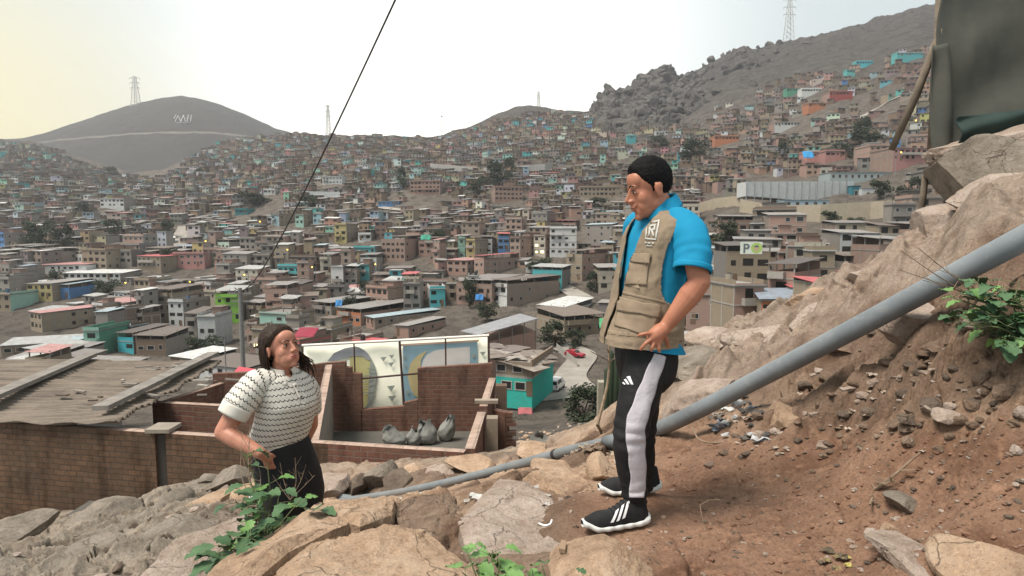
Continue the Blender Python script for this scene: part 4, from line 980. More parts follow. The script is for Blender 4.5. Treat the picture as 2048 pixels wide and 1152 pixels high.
# ------------------------------------------------------------------ pylons, masts, poles, lamps
M_STEEL = simple('galvanised_steel', (0.50, 0.49, 0.45), 0.6, spec=0.4); M_POLE = simple('concrete_pole', (0.20, 0.19, 0.18), 0.9); M_CABLE = simple('black_cable', (0.025, 0.022, 0.022), 0.6)
def pylon(u, v0, v1, d, wpx, label, narrow=False):
    o = P(u, v1, d); h = (v1 - v0) / FPX * d + 3; w = wpx / FPX * d / 2; m = MB(); th = max(.12, d / 1500 * .75)
    t = thing('pylon', label, 'pylon', (o.x, o.y, o.z - 3)); n = 9
    def wd(s): return w * (1 - .72 * s)
    for sx in (-1, 1):
        for sy in (-1, 1): m.bar((sx * w, sy * w, 0), (sx * w * .28, sy * w * .28, h), th, 4)
    for k in range(n):
        s0, s1 = k / n, (k + 1) / n; a, b = wd(s0), wd(s1)
        for sy in (-1, 1): m.bar((-a, sy * a, s0 * h), (b, sy * b, s1 * h), th * .6, 4); m.bar((a, sy * a, s0 * h), (-b, sy * b, s1 * h), th * .6, 4)
    obj('lattice', m.mesh('lattice', (M_STEEL,)), t)
    for s in ((.62, .78, .94) if not narrow else (.8, .93)):
        q = MB(); a = w * (1.5 if not narrow else 1.2); q.bar((-a, 0, s * h), (a, 0, s * h), th * .9, 4); q.bar((-a, 0, s * h), (0, 0, s * h + h * .05), th * .5, 4); q.bar((a, 0, s * h), (0, 0, s * h + h * .05), th * .5, 4)
        for x in (-a, a): q.bar((x, 0, s * h), (x, 0, s * h - h * .05), th * .7, 4)
        obj('cross_arm', q.mesh('cross_arm', (M_STEEL,)), t)
pylon(272, 155, 212, 1560, 13, 'tall lattice power pylon on the left shoulder of the cone hill')
pylon(657, 212, 268, 940, 9, 'slim lattice pylon behind the ridge left of the cable')
pylon(1077, 184, 212, 900, 8, 'short lattice pylon on the small central knoll')
pylon(1577, 0, 82, 900, 16, 'pale lattice pylon on the right mountain ridge')
def mast():
    d = 880; o = P(884, 278, d); h = 44 / FPX * d; t = thing('mast', 'single thin mast standing on the ridge in the middle', 'mast', o); m = MB(); m.bar((0, 0, -3), (0, 0, h), .7, 6, r2=.4); obj('pole', m.mesh('pole', (M_POLE,)), t)
    m = MB(); m.box(-1.6, -.5, h - 1, 1.6, .5, h + .8); obj('antenna', m.mesh('antenna', (M_POLE,)), t)
mast()
def lamp_post(u, v0, v1, d, label, lit=True, col=None, arm=1):
    o = P(u, v1, d); h = (v1 - v0) / FPX * d; t = thing('street_lamp', label, 'street lamp', o, 0, 'street lamps in the town'); r = .11
    m = MB(); m.bar((0, 0, -2), (0, 0, h), r, 6, r2=r * .6); m.bar((0, 0, h), (arm * .9, -.4, h + .25), r * .5, 5); obj('pole', m.mesh('pole', (M_POLE,)), t)
    m = MB(); m.box(arm * .7, -.55, h + .12, arm * 1.3, -.2, h + .3); obj('lamp_head', m.mesh('lamp_head', (M_POLE,)), t)
    s = max(.16, d * .0011); bpy.ops.mesh.primitive_uv_sphere_add(segments=10, ring_count=6, radius=s, location=(0, 0, 0)); me = bpy.context.object.data; bpy.data.objects.remove(bpy.context.object); me.materials.append(col or M_LAMP)
    obj('bulb', me, t, (arm * 1.0, -.38, h + .12 - s * .6))
for (u, v0, v1, d, lb) in [(1791, 306, 336, 158, 'glowing amber street lamp in front of the pinkish house'), (1834, 243, 290, 190, 'small glowing amber street lamp beside the tarpaulin shack'), (632, 534, 560, 190, 'lit amber street lamp left of the cream three-storey house'),
                           (498, 549, 575, 170, 'lit amber street lamp left of the cable foot'), (418, 482, 505, 240, 'lit amber street lamp above the pinkish brick house'), (758, 528, 556, 190, 'lit amber street lamp on the brick corner in the centre'),
                           (375, 563, 590, 165, 'lit amber street lamp above the white houses on the left'), (261, 565, 590, 170, 'lit amber street lamp in the dark roofs on the left'), (302, 729, 752, 105, 'lit amber street lamp over the pink roofs'),
                           (571, 499, 520, 230, 'tiny lit amber street lamp behind the cable'), (517, 443, 465, 290, 'tiny lit amber street lamp high left of the cable')]:
    lamp_post(u, v0, v1, d, lb, arm=rngT.choice((-1, 1)))
def plain_pole(u, v0, v1, d, r, label, arms=True):
    o = P(u, v1, d); h = (v1 - v0) / FPX * d; t = thing('utility_pole', label, 'pole', o); m = MB(); m.bar((0, 0, -3), (0, 0, h), r, 10, r2=r * .7); obj('pole', m.mesh('pole', (M_POLE,)), t)
    if arms:
        m = MB(); m.box(-.9, -.06, h - .5, .9, .06, h - .38); m.box(-.7, -.06, h - 1.1, .7, .06, h - 1.0)
        for x in (-.8, -.4, .4, .8): m.bar((x, 0, h - .38), (x, 0, h - .15), .05, 5)
        obj('cross_arm', m.mesh('cross_arm', (M_POLE,)), t)
plain_pole(487, 572, 752, 46, .21, 'thick grey concrete utility pole behind the woman')
plain_pole(452, 668, 745, 60, .07, 'thin pale metal post beside the utility pole', False)
for (u, v0, v1, lb) in [(1576, 300, 368, 'thin grey pole standing among brick houses on the right'), (1630, 340, 410, 'tall thin floodlight pole in front of the white hall, left one'), (1690, 352, 412, 'tall thin floodlight pole near the dark teal box'), (1768, 385, 440, 'thin pole right of the white sheds'), (835, 440, 470, 'thin pole beside the brick rows in the centre')]:
    d = 205 if u > 1500 else 300; plain_pole(u, v0, v1, d, .10, lb, False)
# the sagging service cable that crosses the sky
A = P(797, -14, 5.2); B = P(470, 576, 46)
pts = []
for k in range(41):
    s = k / 40; q = A.lerp(B, s); 
    dz = -1.15 * 4 * s * (1 - s) * .9; pts.append(q + Vector((0, 0, dz)))
tag(obj('cable', tube('cable', pts, [.0085 + .03 * (k / 40) for k in range(41)], (M_CABLE,), 6)), 'black service cable running diagonally across the sky down to the pole', 'cable')

# ------------------------------------------------------------------ vehicles
M_CARW = simple('white_car_paint', (0.62, 0.62, 0.61), 0.3, spec=.5, var=.05); M_CARR = simple('red_car_paint', (0.30, 0.02, 0.03), 0.3, spec=.5, var=.05); M_TYRE = simple('tyre_rubber', (0.02, 0.02, 0.02), 0.9); M_LAMPRED = simple('tail_lamp_red', (0.35, 0.02, 0.02), 0.4)
def vehicle(nm, label, cat, loc, rotz, mat, van=False, group=None, tiny=False):
    """length along local x, nose at +x"""
    L_, W_, H_ = (4.4, 1.8, 2.0) if van else (4.2, 1.75, 1.5)
    t = thing(nm, label, cat, loc, rotz, group)
    prof = [(-.5, .2), (-.5, .55), (-.47, .92), (-.40, 1.0), (.18, 1.0), (.33, .62), (.48, .5), (.5, .2)] if van else [(-.5, .22), (-.5, .55), (-.46, .66), (-.36, .95), (-.28, 1.0), (.02, 1.0), (.2, .66), (.45, .55), (.5, .42), (.5, .22)]
    v = []; f = []; n = len(prof)
    for s, tw in ((-1, 1), (1, 1)):
        for (a, b) in prof: v.append((a * L_, s * W_ / 2 * (1 if b < .7 else .86), b * H_))
    for i in range(n): j = (i + 1) % n; f.append((i, j, n + j, n + i))
    f.append(tuple(range(n))[::-1]); f.append(tuple(range(n, 2 * n)))
    me = new_mesh('body', v, f, (mat,)); b = obj('body', me, t); mo = b.modifiers.new('bv', 'BEVEL'); mo.width = .07; mo.segments = 2
    if tiny: return t
    m = MB(); zt = .95 * H_; zb = .66 * H_
    for s in (-1, 1):
        x0, x1 = (-.42, .2) if van else (-.36, .1)
        y = s * W_ / 2 * .93 + s * .02
        m = MB(); m.hexa([(x0 * L_, y - .03, zb), (x1 * L_ + .25, y - .03, zb), (x1 * L_ + .25, y + .03, zb), (x0 * L_, y + .03, zb), (x0 * L_ + .1, y - .03 - s * .1, zt), (x1 * L_ - .1, y - .03 - s * .1, zt), (x1 * L_ - .1, y + .03 - s * .1, zt), (x0 * L_ + .1, y + .03 - s * .1, zt)])
        obj('side_window', m.mesh('side_window', (M_GLASS,)), t)
    m = MB(); w = W_ / 2 * .8
    if van: a0, a1, b0, b1 = .20, .96, .325, .66
    else: a0, a1, b0, b1 = .045, .97, .19, .70
    m.hexa([(b0 * L_ + .02, -w, b1 * H_), (b0 * L_ + .05, w, b1 * H_), (b0 * L_, w, b1 * H_), (b0 * L_, -w, b1 * H_), (a0 * L_ + .05, -w, a1 * H_), (a0 * L_ + .05, w, a1 * H_), (a0 * L_, w, a1 * H_), (a0 * L_, -w, a1 * H_)]); obj('windscreen', m.mesh('windscreen', (M_GLASS,)), t)
    m = MB(); xr = -.49 if van else -.44; m.hexa([(xr * L_ - .07, -w, .62 * H_), (xr * L_ - .03, w, .62 * H_), (xr * L_, w, .62 * H_), (xr * L_, -w, .62 * H_), (xr * L_ + .02, -w, .9 * H_), (xr * L_ + .02, w, .9 * H_), (xr * L_ + .1, w, .9 * H_), (xr * L_ + .1, -w, .9 * H_)]); obj('rear_window', m.mesh('rear_window', (M_GLASS,)), t)
    for s in (-1, 1):
        m = MB(); m.box(-.5 * L_ - .03, s * W_ * .42 - .1, .42 * H_, -.5 * L_ + .03, s * W_ * .42 + .1, .58 * H_); obj('tail_lamp', m.mesh('tail_lamp', (M_LAMPRED,)), t)
        for x in (-.31, .31):
            m = MB(); m.bar((x * L_, s * W_ / 2 - .2 * s, .32), (x * L_, s * W_ / 2 + .02 * s, .32), .32, 14); obj('wheel', m.mesh('wheel', (M_TYRE,)), t)
    m = MB(); m.box(-.5 * L_ - .04, -.25, .3 * H_, -.5 * L_ + .02, .25, .36 * H_); obj('number_plate', m.mesh('number_plate', (M_SIGNWHITE,)), t)
    return t
g = GP(1113, 781); vehicle('van', 'white minivan parked beside the turquoise fronted house', 'van', g + Vector((0, 0, .3)), R(68), M_CARW, True)
g = GP(1150, 716); vehicle('car', 'dark red car parked on the road behind the garden wall', 'car', g + Vector((0, 0, .35)), R(-35), M_CARR)
for (u, v, a, mt, lb) in [(1128, 415, 5, M_CARW, 'white car on the terrace road under the row-windowed block'), (1185, 414, 0, M_CARW, 'white car further right on the terrace road'), (1020, 560, 40, M_CARW, 'white car parked at the top of the curving street')]:
    g = GP(u, v); vehicle('car', lb, 'car', g + Vector((0, 0, .5)), R(a), mt, tiny=False)
# whitewashed stones forming letters on the cone hill
def geoglyph():
    segs = [((350, 246), (356, 234)), ((356, 234), (362, 246)), ((362, 246), (367, 233)), ((367, 233), (371, 246)), ((372, 240), (380, 239)), ((374, 246), (377, 232)), ((383, 233), (381, 245)), ((348, 240), (352, 232)), ((352, 248), (380, 247))]
    for k, ((a, b), (c, d)) in enumerate(segs): pass
    ou = np.array([-500, -200, 0, 60, 100, 190, 230, 270, 330, 380, 410, 440, 500, 560, 600]); ov = np.array([300, 285, 281, 276, 268, 238, 226, 212, 197, 192, 197, 205, 228, 257, 268])
    m = MB()
    def at(u, v):
        vt = float(np.interp(u, ou, ov)); s = math.asin(max(0, min(1, (v - 372) / (vt - 372))) ** (1 / .9)) / (math.pi / 2); d = 1050 + s * 600
        q = P(u, v, d - 6); return q + Vector((0, 0, 3))
    for a, b in segs: m.bar(at(*a), at(*b), .9, 4)
    tag(obj('hillside_letters', m.mesh('hillside_letters', (M_STONE_WHITE,))), 'faint white stone letters laid out on the bare cone hill', 'letters')
geoglyph()

def canopy():
    d = 72; o = P(1712, 575, d); t = thing('rooftop_canopy', 'small salmon canopy on thin posts over a blue tank beside the rock crest', 'canopy', o); a = P(1690, 546, d) - o; b = P(1738, 552, d) - o
    m = MB(); m.hexa([a, b, b + Vector((0, 2.2, .2)), a + Vector((0, 2.2, .2)), a + Vector((0, 0, .06)), b + Vector((0, 0, .06)), b + Vector((0, 2.2, .26)), a + Vector((0, 2.2, .26))], (0.50, 0.14, 0.12)); obj('roof', m.mesh('roof', (M_TIN,)), t)
    for (x, y) in ((a.x + .1, .1), (b.x - .1, .1), (a.x + .1, 2.0), (b.x - .1, 2.0)):
        m = MB(); m.bar((x, y, -3), (x, y, a.z + .1), .05, 6, CON2); obj('post', m.mesh('post', (M_WALL,)), t)
    m = MB(); m.bar((0, 1, -3), (0, 1, .9), .6, 14, (0.02, 0.22, 0.42)); m.bar((0, 1, .9), (0, 1, 1.15), .6, 14, (0.02, 0.22, 0.42), r2=.2); tag(obj('water_tank', m.mesh('water_tank', (M_WALL,)), None, o), 'bright blue water tank standing under the salmon canopy', 'tank')
canopy()
# ------------------------------------------------------------------ the near bank: fitted surface through measured ground points (u, v, distance)
GPTS = [(0, 1152, 4.0), (-300, 1152, 5.0), (-300, 1090, 9.5), (0, 1076, 9.6), (120, 1040, 9.3), (240, 1012, 9.0), (340, 985, 8.6), (450, 962, 8.6), (640, 958, 8.9), (780, 950, 8.8), (900, 930, 8.8), (1000, 908, 9.6), (1060, 892, 11.5),
        (1150, 868, 11.5), (1100, 896, 13.5), (0, 1110, 7), (200, 1050, 7.0), (200, 1105, 4.6), (380, 1005, 6.5), (400, 1100, 3.4), (300, 1152, 3.1), (560, 1150, 3.2), (640, 1100, 3.6), (560, 1224, 3.1), (480, 1060, 4.4), (640, 1015, 6.4),
        (700, 1152, 1.95), (640, 1250, 1.6), (500, 1300, 1.7), (900, 1152, 2.05), (1100, 1152, 2.15), (900, 1060, 2.75), (1000, 1020, 3.1), (800, 1030, 3.6), (860, 1000, 4.6), (1000, 975, 4.6), (760, 1005, 6.2), (1090, 950, 4.3),
        (1230, 1062, 2.58), (1260, 998, 2.92), (1180, 1066, 2.58), (1310, 1005, 2.9), (1350, 1060, 2.6), (1180, 940, 3.9), (1230, 905, 4.5), (1300, 882, 4.3), (1150, 905, 5.5), (1250, 870, 5.6), (1200, 868, 8.0), (1330, 850, 5.4), (1400, 788, 5.4), (1500, 738, 5.1),
        (1600, 688, 4.7), (1700, 632, 4.4), (1850, 535, 4.1), (2048, 430, 3.9), (2300, 300, 3.9), (1350, 715, 8.5), (1440, 672, 8.5), (1500, 655, 8.0), (1620, 600, 7.5), (1700, 566, 7.3), (1850, 482, 6.9), (2048, 400, 6.5), (2300, 330, 6.0),
        (1350, 790, 12), (1500, 725, 12), (1700, 640, 11.5), (1850, 570, 11), (2100, 520, 11), (1420, 880, 3.75), (1500, 830, 3.95), (1500, 910, 3.3), (1600, 790, 3.9), (1700, 750, 3.8), (1850, 650, 3.4), (2048, 570, 2.9), (1700, 850, 3.2), (1850, 760, 3.0),
        (2048, 700, 2.5), (1500, 1000, 2.75), (1700, 980, 2.6), (1900, 900, 2.45), (2048, 850, 2.25), (2048, 1000, 2.0), (1800, 1080, 2.15), (1500, 1110, 2.25), (2048, 1152, 1.8), (1800, 1200, 1.8), (1300, 1200, 1.95), (1300, 1400, 1.4), (2300, 1000, 1.9), (2400, 700, 2.4), (2400, 1300, 1.4), (1000, 1500, 1.15), (500, 1500, 1.2), (0, 1500, 1.9), (1600, 1500, 1.2)]
PIPE = [(2140, 427, 2.58), (2003, 500, 2.78), (1850, 582, 3.03), (1683, 671, 3.35), (1513, 760, 3.75), (1400, 819, 4.08), (1313, 859, 4.42), (1225, 883, 4.95), (1138, 902, 5.5), (1079, 918, 5.9), (921, 959, 6.9), (793, 986, 7.7), (657, 1006, 8.4)]
def fit_rbf():
    pts = [P(u, v, d) for u, v, d in GPTS]
    for i, (u, v, d) in enumerate(PIPE):
        if i >= 1: p = P(u, v, d); pts.append(p - Vector((0, 0, .075 if i > 5 else .20)))
    X = np.array([(math.atan2(p.x, p.y) * 4, math.log(p.y) * 4) for p in pts]); z = np.array([p.z for p in pts])
    n = len(X); D = np.linalg.norm(X[:, None] - X[None], axis=2); K = np.where(D > 0, D * D * np.log(D + 1e-9), 0) + np.eye(n) * .02
    A = np.zeros((n + 3, n + 3)); A[:n, :n] = K; A[:n, n] = 1; A[:n, n + 1:] = X; A[n, :n] = 1; A[n + 1:, :n] = X.T
    w = np.linalg.solve(A, np.concatenate([z, np.zeros(3)])); return X, w
RX, RW = fit_rbf()
def smooth_z(x, y):
    q = np.stack([np.arctan2(x, y) * 4, np.log(y) * 4], 1); out = np.empty(len(q)); n = len(RX)
    for s in range(0, len(q), 20000):
        c = q[s:s + 20000]; D = np.linalg.norm(c[:, None] - RX[None], axis=2); K = np.where(D > 0, D * D * np.log(D + 1e-9), 0)
        out[s:s + 20000] = K @ RW[:n] + RW[n] + c @ RW[n + 1:]
    return out
def box_mask(u, v, u0, v0, u1, v1, s=40): return sstep(u0 - s, u0 + s, u) * (1 - sstep(u1 - s, u1 + s, u)) * sstep(v0 - s, v0 + s, v) * (1 - sstep(v1 - s, v1 + s, v))
def near_zones(x, y, z):
    u, v = uv_of(x, y, z)
    slab = sstep(0, 60, (v - 470) * 0 + (u - 1290)) * (1 - sstep(-20, 30, (v - (868 - (u - 1300) * .535))))   # the smooth inclined rock above the pipe
    slab = slab * (y < 9.5) * (y > 3.2)
    rubble = box_mask(u, v, 1480, 560, 2100, 850, 50) * (1 - slab) * (y < 4.6)
    foot = box_mask(u, v, 1150, 960, 1400, 1110, 60) * (y < 3.6)
    dirt = box_mask(u, v, 1290, 850, 2300, 1400, 40) * (1 - rubble * .6)
    left = 1 - sstep(380, 560, u)
    return u, v, slab, rubble, foot, dirt, left
def near_z(x, y, detail=True):
    x = np.atleast_1d(np.asarray(x, float)); y = np.atleast_1d(np.asarray(y, float)); z = smooth_z(x, y)
    if not detail: return z
    u, v, slab, rubble, foot, dirt, left = near_zones(x, y, z)
    p = np.stack([x, y, z * .7], 1)
    calm = np.maximum(foot * .9, dirt * .55)
    z = z + .05 * fbm(p * 1.3, 4, 3) * (1 - foot * .8)
    # broken blocks
    wx = x + .12 * fbm(p * 2.2, 3, 61); wy = y + .12 * fbm(p * 2.2 + 9, 3, 62)
    for sc, amp, sd in ((1.3, .17, 10), (2.9, .10, 20), (6.5, .045, 30), (15, .017, 40)):
        hid, f1, f2, gx, gy = voronoi_cells(wx, wy * 1.15, sc, sd); e = sstep(0, .09, f2 - f1)
        hh = hash3((hid * 9999).astype(np.int64), (hid * 777).astype(np.int64), (hid * 55).astype(np.int64), 3)
        tilt = (gx * (hid - .5) + gy * (hh - .5)) * 2.0
        far = np.clip(1.4 - sc * y / 60, .2, 1)
        blk = (hid * .8 + tilt * .8) * e
        k = (1 - calm) * (1 - slab * (.25 if sc < 3 else .75)) * (.55 + .55 * rubble) * far
        k = np.where(sc > 5, np.maximum(k, .16 * (1 - foot * .4)), k)
        z = z + amp * k * (blk - .35)
    # tilted strata on the left bank and long furrows on the slab
    s = (x * .55 + y * .35 + z * 1.6); st = np.abs(((s * 3.1 + .5 * fbm(p * 1.1, 3, 44)) % 1) - .5) * 2
    z = z + left * (1 - sstep(8, 9.5, y)) * .10 * (st ** 2.2 - .3)
    t = x * .78 - y * .62; fr = fbm(np.stack([t * 3.2 + .3 * fbm(p, 2, 8), (x * .6 + y * .7) * .55, z * 0], 1), 4, 55, ridged=True)
    z = z + slab * (.16 * fr + .05 * fbm(p * 4, 4, 5) + .10 * (np.abs(((t * 1.7 + .25 * fbm(p * .8, 3, 2)) % 1) - .5) * 2) ** 3)
    rg = fbm(p * 5, 5, 71, gain=.6); z = z + .018 * rg * (1 - foot * .7) * (1 + rubble) + .004 * fbm(p * 30, 3, 72)
    w = np.exp(-(((x - .50) / .42) ** 2 + ((y - 2.72) / .34) ** 2) ** 2); z = z * (1 - w) + (-1.288 + .004 * fbm(p * 18, 3, 2)) * w
    return z
def ground_material():
    m = NT('stony_ground'); a = m.attr()
    n1 = m.noise(3.0, 8, 0.65); n2 = m.noise(16, 7, 0.7); n3 = m.noise(70, 5, 0.65); v1 = m.vor(26)
    c = m.mix(m.ramp(n1, [(0.34, 0.9), (0.56, 0.0)]), a, m.mix(1.0, a, (0.52, 0.45, 0.41), 'MULTIPLY'))
    c = m.mix(m.ramp(n2, [(0.52, 0.0), (0.70, 0.7)]), c, m.mix(1.0, a, (1.45, 1.40, 1.32), 'MULTIPLY'))
    c = m.mix(m.ramp(n3, [(0.36, 0.55), (0.52, 0.0)]), c, m.mix(1.0, a, (0.42, 0.36, 0.32), 'MULTIPLY'))
    c = m.mix(m.ramp(v1, [(0.05, 0.5), (0.14, 0.0)]), c, (0.36, 0.30, 0.23))
    nor = m.bump(n1, .5, .05); nor = m.bump(n2, .8, .02, nor); nor = m.bump(n3, .8, .006, nor); nor = m.bump(v1, .4, .006, nor)
    return m.done(c, 0.93, nor, spec=0.15)
M_GROUND = ground_material()
C_DIRT = np.array((0.205, 0.118, 0.078)); C_ROCKT = np.array((0.38, 0.27, 0.19)); C_SLAB = np.array((0.265, 0.21, 0.168)); C_GREY = np.array((0.25, 0.22, 0.18)); C_BROWN = np.array((0.155, 0.105, 0.075))
def build_near():
    us = np.linspace(-420, 2500, 760); ds = np.exp(np.linspace(math.log(1.0), math.log(13.5), 560))
    U, D = np.meshgrid(us, ds); u = U.ravel(); d = D.ravel(); x = (u - 1024) / FPX * d; z0 = smooth_z(x, d); z = near_z(x, d)
    # dig in below the walls of the brick rooms and at the far rim
    inside = (d > (11.25 - .1743 * (x + 9.6)) - .02) & (x < -.85)
    z = np.where(inside, np.minimum(z, -6.3), z); z = z - sstep(11.5, 13.5, d) * 1.2
    u, v, slab, rubble, foot, dirt, left = near_zones(x, d, z0)
    p = np.stack([x, d, z], 1)
    mixn = sstep(-.25, .35, fbm(p * 1.2, 4, 91))[:, None]
    c = C_ROCKT * (1 - mixn) + C_BROWN * mixn
    def bl(c, col, w): w = w[:, None]; return c * (1 - w) + col * w
    c = bl(c, C_GREY, left * .85); c = bl(c, C_BROWN * 1.05, rubble * .8); c = bl(c, C_DIRT, dirt * .9 * (1 - slab)); c = bl(c, C_SLAB, slab * .9)
    c = bl(c, C_DIRT * 1.1, foot * .8); c = bl(c, (C_SLAB + C_GREY) / 2, sstep(7, 10, d) * .6)
    me = grid_mesh('ground', p, len(us), len(ds), (M_GROUND,), smooth=True)
    at = me.attributes.new('Col', 'FLOAT_COLOR', 'POINT'); cc = np.ones((len(p), 4), np.float32); cc[:, :3] = c; at.data.foreach_set('color', cc.ravel())
    tag(obj('ground', me), None, None, kind='structure')
build_near()
print('FOOT', near_z(np.array([P(1230, 1062, 2.56).x, P(1290, 1062, 2.58).x, P(1180, 1062, 2.52).x, P(1260, 1000, 2.92).x]), np.array([2.56, 2.58, 2.52, 2.92])))
def nz(x, y): return float(near_z(np.array([x]), np.array([y]))[0])

# ------------------------------------------------------------------ rocks
def rock_material(name, base, dark, light):
    m = NT(name); i = m.N.new('ShaderNodeObjectInfo'); off = m.N.new('ShaderNodeVectorMath'); off.operation = 'ADD'
    m.L.new(m.tc.outputs['Object'], off.inputs[0]); cx = m.N.new('ShaderNodeCombineXYZ'); m.L.new(m.math('MULTIPLY', i.outputs['Random'], 50.0), cx.inputs[0]); m.L.new(cx.outputs[0], off.inputs[1]); vec = off.outputs[0]
    n1 = m.noise(4, 8, .65, vec); n2 = m.noise(22, 7, .7, vec); n3 = m.noise(90, 5, .65, vec)
    c = m.ramp(n1, [(0.3, dark), (0.5, base), (0.72, light)])
    c = m.mix(m.ramp(n2, [(0.35, 0.5), (0.5, 0.0)]), c, m.mix(1.0, c, (0.55, 0.48, 0.42), 'MULTIPLY'))
    c = m.mix(m.ramp(n3, [(0.54, 0.0), (0.68, 0.55)]), c, m.mix(1.0, c, (1.5, 1.42, 1.3), 'MULTIPLY'))
    c = m.mix(m.ramp(n3, [(0.33, 0.5), (0.43, 0.0)]), c, m.mix(1.0, c, (0.45, 0.4, 0.36), 'MULTIPLY'))
    wv = m.N.new('ShaderNodeVectorMath'); wv.operation = 'ADD'; ws = m.N.new('ShaderNodeVectorMath'); ws.operation = 'SCALE'; ws.inputs['Scale'].default_value = .25; m.L.new(m.noise(3, 4, .6, vec, out='Color'), ws.inputs[0]); m.L.new(vec, wv.inputs[0]); m.L.new(ws.outputs[0], wv.inputs[1])
    cr = m.vor(2.6, 'DISTANCE_TO_EDGE', wv.outputs[0]); crk = m.ramp(cr, [(0.0, 1.0), (0.012, 0.0)]); crk = m.mix(m.ramp(n1, [(0.45, 0.0), (0.55, 1.0)]), (0, 0, 0), crk)
    c = m.mix(m.math('MULTIPLY', crk, .32), c, (0.07, 0.055, 0.042))
    nor = m.bump(n1, .8, .05); nor = m.bump(n2, 1.0, .022, nor); nor = m.bump(n3, 1.0, .006, nor); nor = m.bump(m.math('SUBTRACT', 1.0, crk), .9, .012, nor)
    return m.done(c, .92, nor, spec=.15)
M_ROCK_TAN = rock_material('tan_rock', (0.41, 0.285, 0.195), (0.28, 0.19, 0.13), (0.50, 0.38, 0.28))
M_ROCK_PINK = rock_material('pinkish_grey_rock', (0.37, 0.295, 0.245), (0.26, 0.195, 0.15), (0.46, 0.385, 0.33))
M_ROCK_GREY = rock_material('grey_rock', (0.215, 0.182, 0.148), (0.13, 0.11, 0.088), (0.30, 0.255, 0.21))
M_ROCK_DARK = rock_material('dark_brown_rock', (0.135, 0.103, 0.08), (0.085, 0.066, 0.052), (0.20, 0.155, 0.12))
def rock_verts(seed, level=5, cuts=16, rough=.05, depth=(.42, .86)):
    v, f = ico(level); v = v.copy(); rng = np.random.RandomState(seed)
    for k in range(cuts):
        n = rng.normal(size=3); n /= np.linalg.norm(n); dd = rng.uniform(*depth); s = v @ n; over = s > dd; v[over] -= np.outer((s[over] - dd) * .985, n)
    v /= np.abs(v).max(axis=0)
    nrm = v / np.linalg.norm(v, axis=1)[:, None]
    v += nrm * (rough * .55 * fbm(v * 1.6 + seed, 3, seed) + rough * .6 * fbm(v * 5 + seed, 4, seed + 3, gain=.6) + rough * .5 * (np.abs(fbm(v * 2.6 + seed, 3, seed + 5)) - .2))[:, None]
    return v, f
def rock(nm, u0, v0, u1, v1, d, label, mat, seed, thick=None, tilt=(0, 0, 0), level=5, rough=.05, cuts=16, cat='rock', group=None, flat=1.0):
    """rock filling the pixel box at distance d; thick = extent along the view direction"""
    c = P((u0 + u1) / 2, (v0 + v1) / 2, d); sx = (u1 - u0) / 2 / FPX * d; sz = (v1 - v0) / 2 / FPX * d; sy = (thick or (sx + sz) * .9) / 2
    v, f = rock_verts(seed, level, cuts, rough)
    Rm = np.array((Matrix.Rotation(R(tilt[2]), 3, 'Z') @ Matrix.Rotation(R(tilt[1]), 3, 'Y') @ Matrix.Rotation(R(tilt[0]), 3, 'X')))
    v = v @ Rm.T; v /= np.abs(v).max(axis=0); v = v * np.array((sx, sy, sz))
    me = bpy.data.meshes.new(nm); me.from_pydata(v.tolist(), [], f.tolist()); me.materials.append(mat); me.polygons.foreach_set('use_smooth', np.ones(len(f), bool)); me.update(); me.set_sharp_from_angle(angle=R(24))
    o = obj(nm, me, None, c); return tag(o, label, cat, group)
M_ROCK_BROWN = rock_material('earthy_brown_rock', (0.205, 0.145, 0.105), (0.13, 0.09, 0.065), (0.30, 0.225, 0.17))
B_ = M_ROCK_BROWN
T_, K_, G_, D_ = M_ROCK_TAN, M_ROCK_PINK, M_ROCK_GREY, M_ROCK_DARK
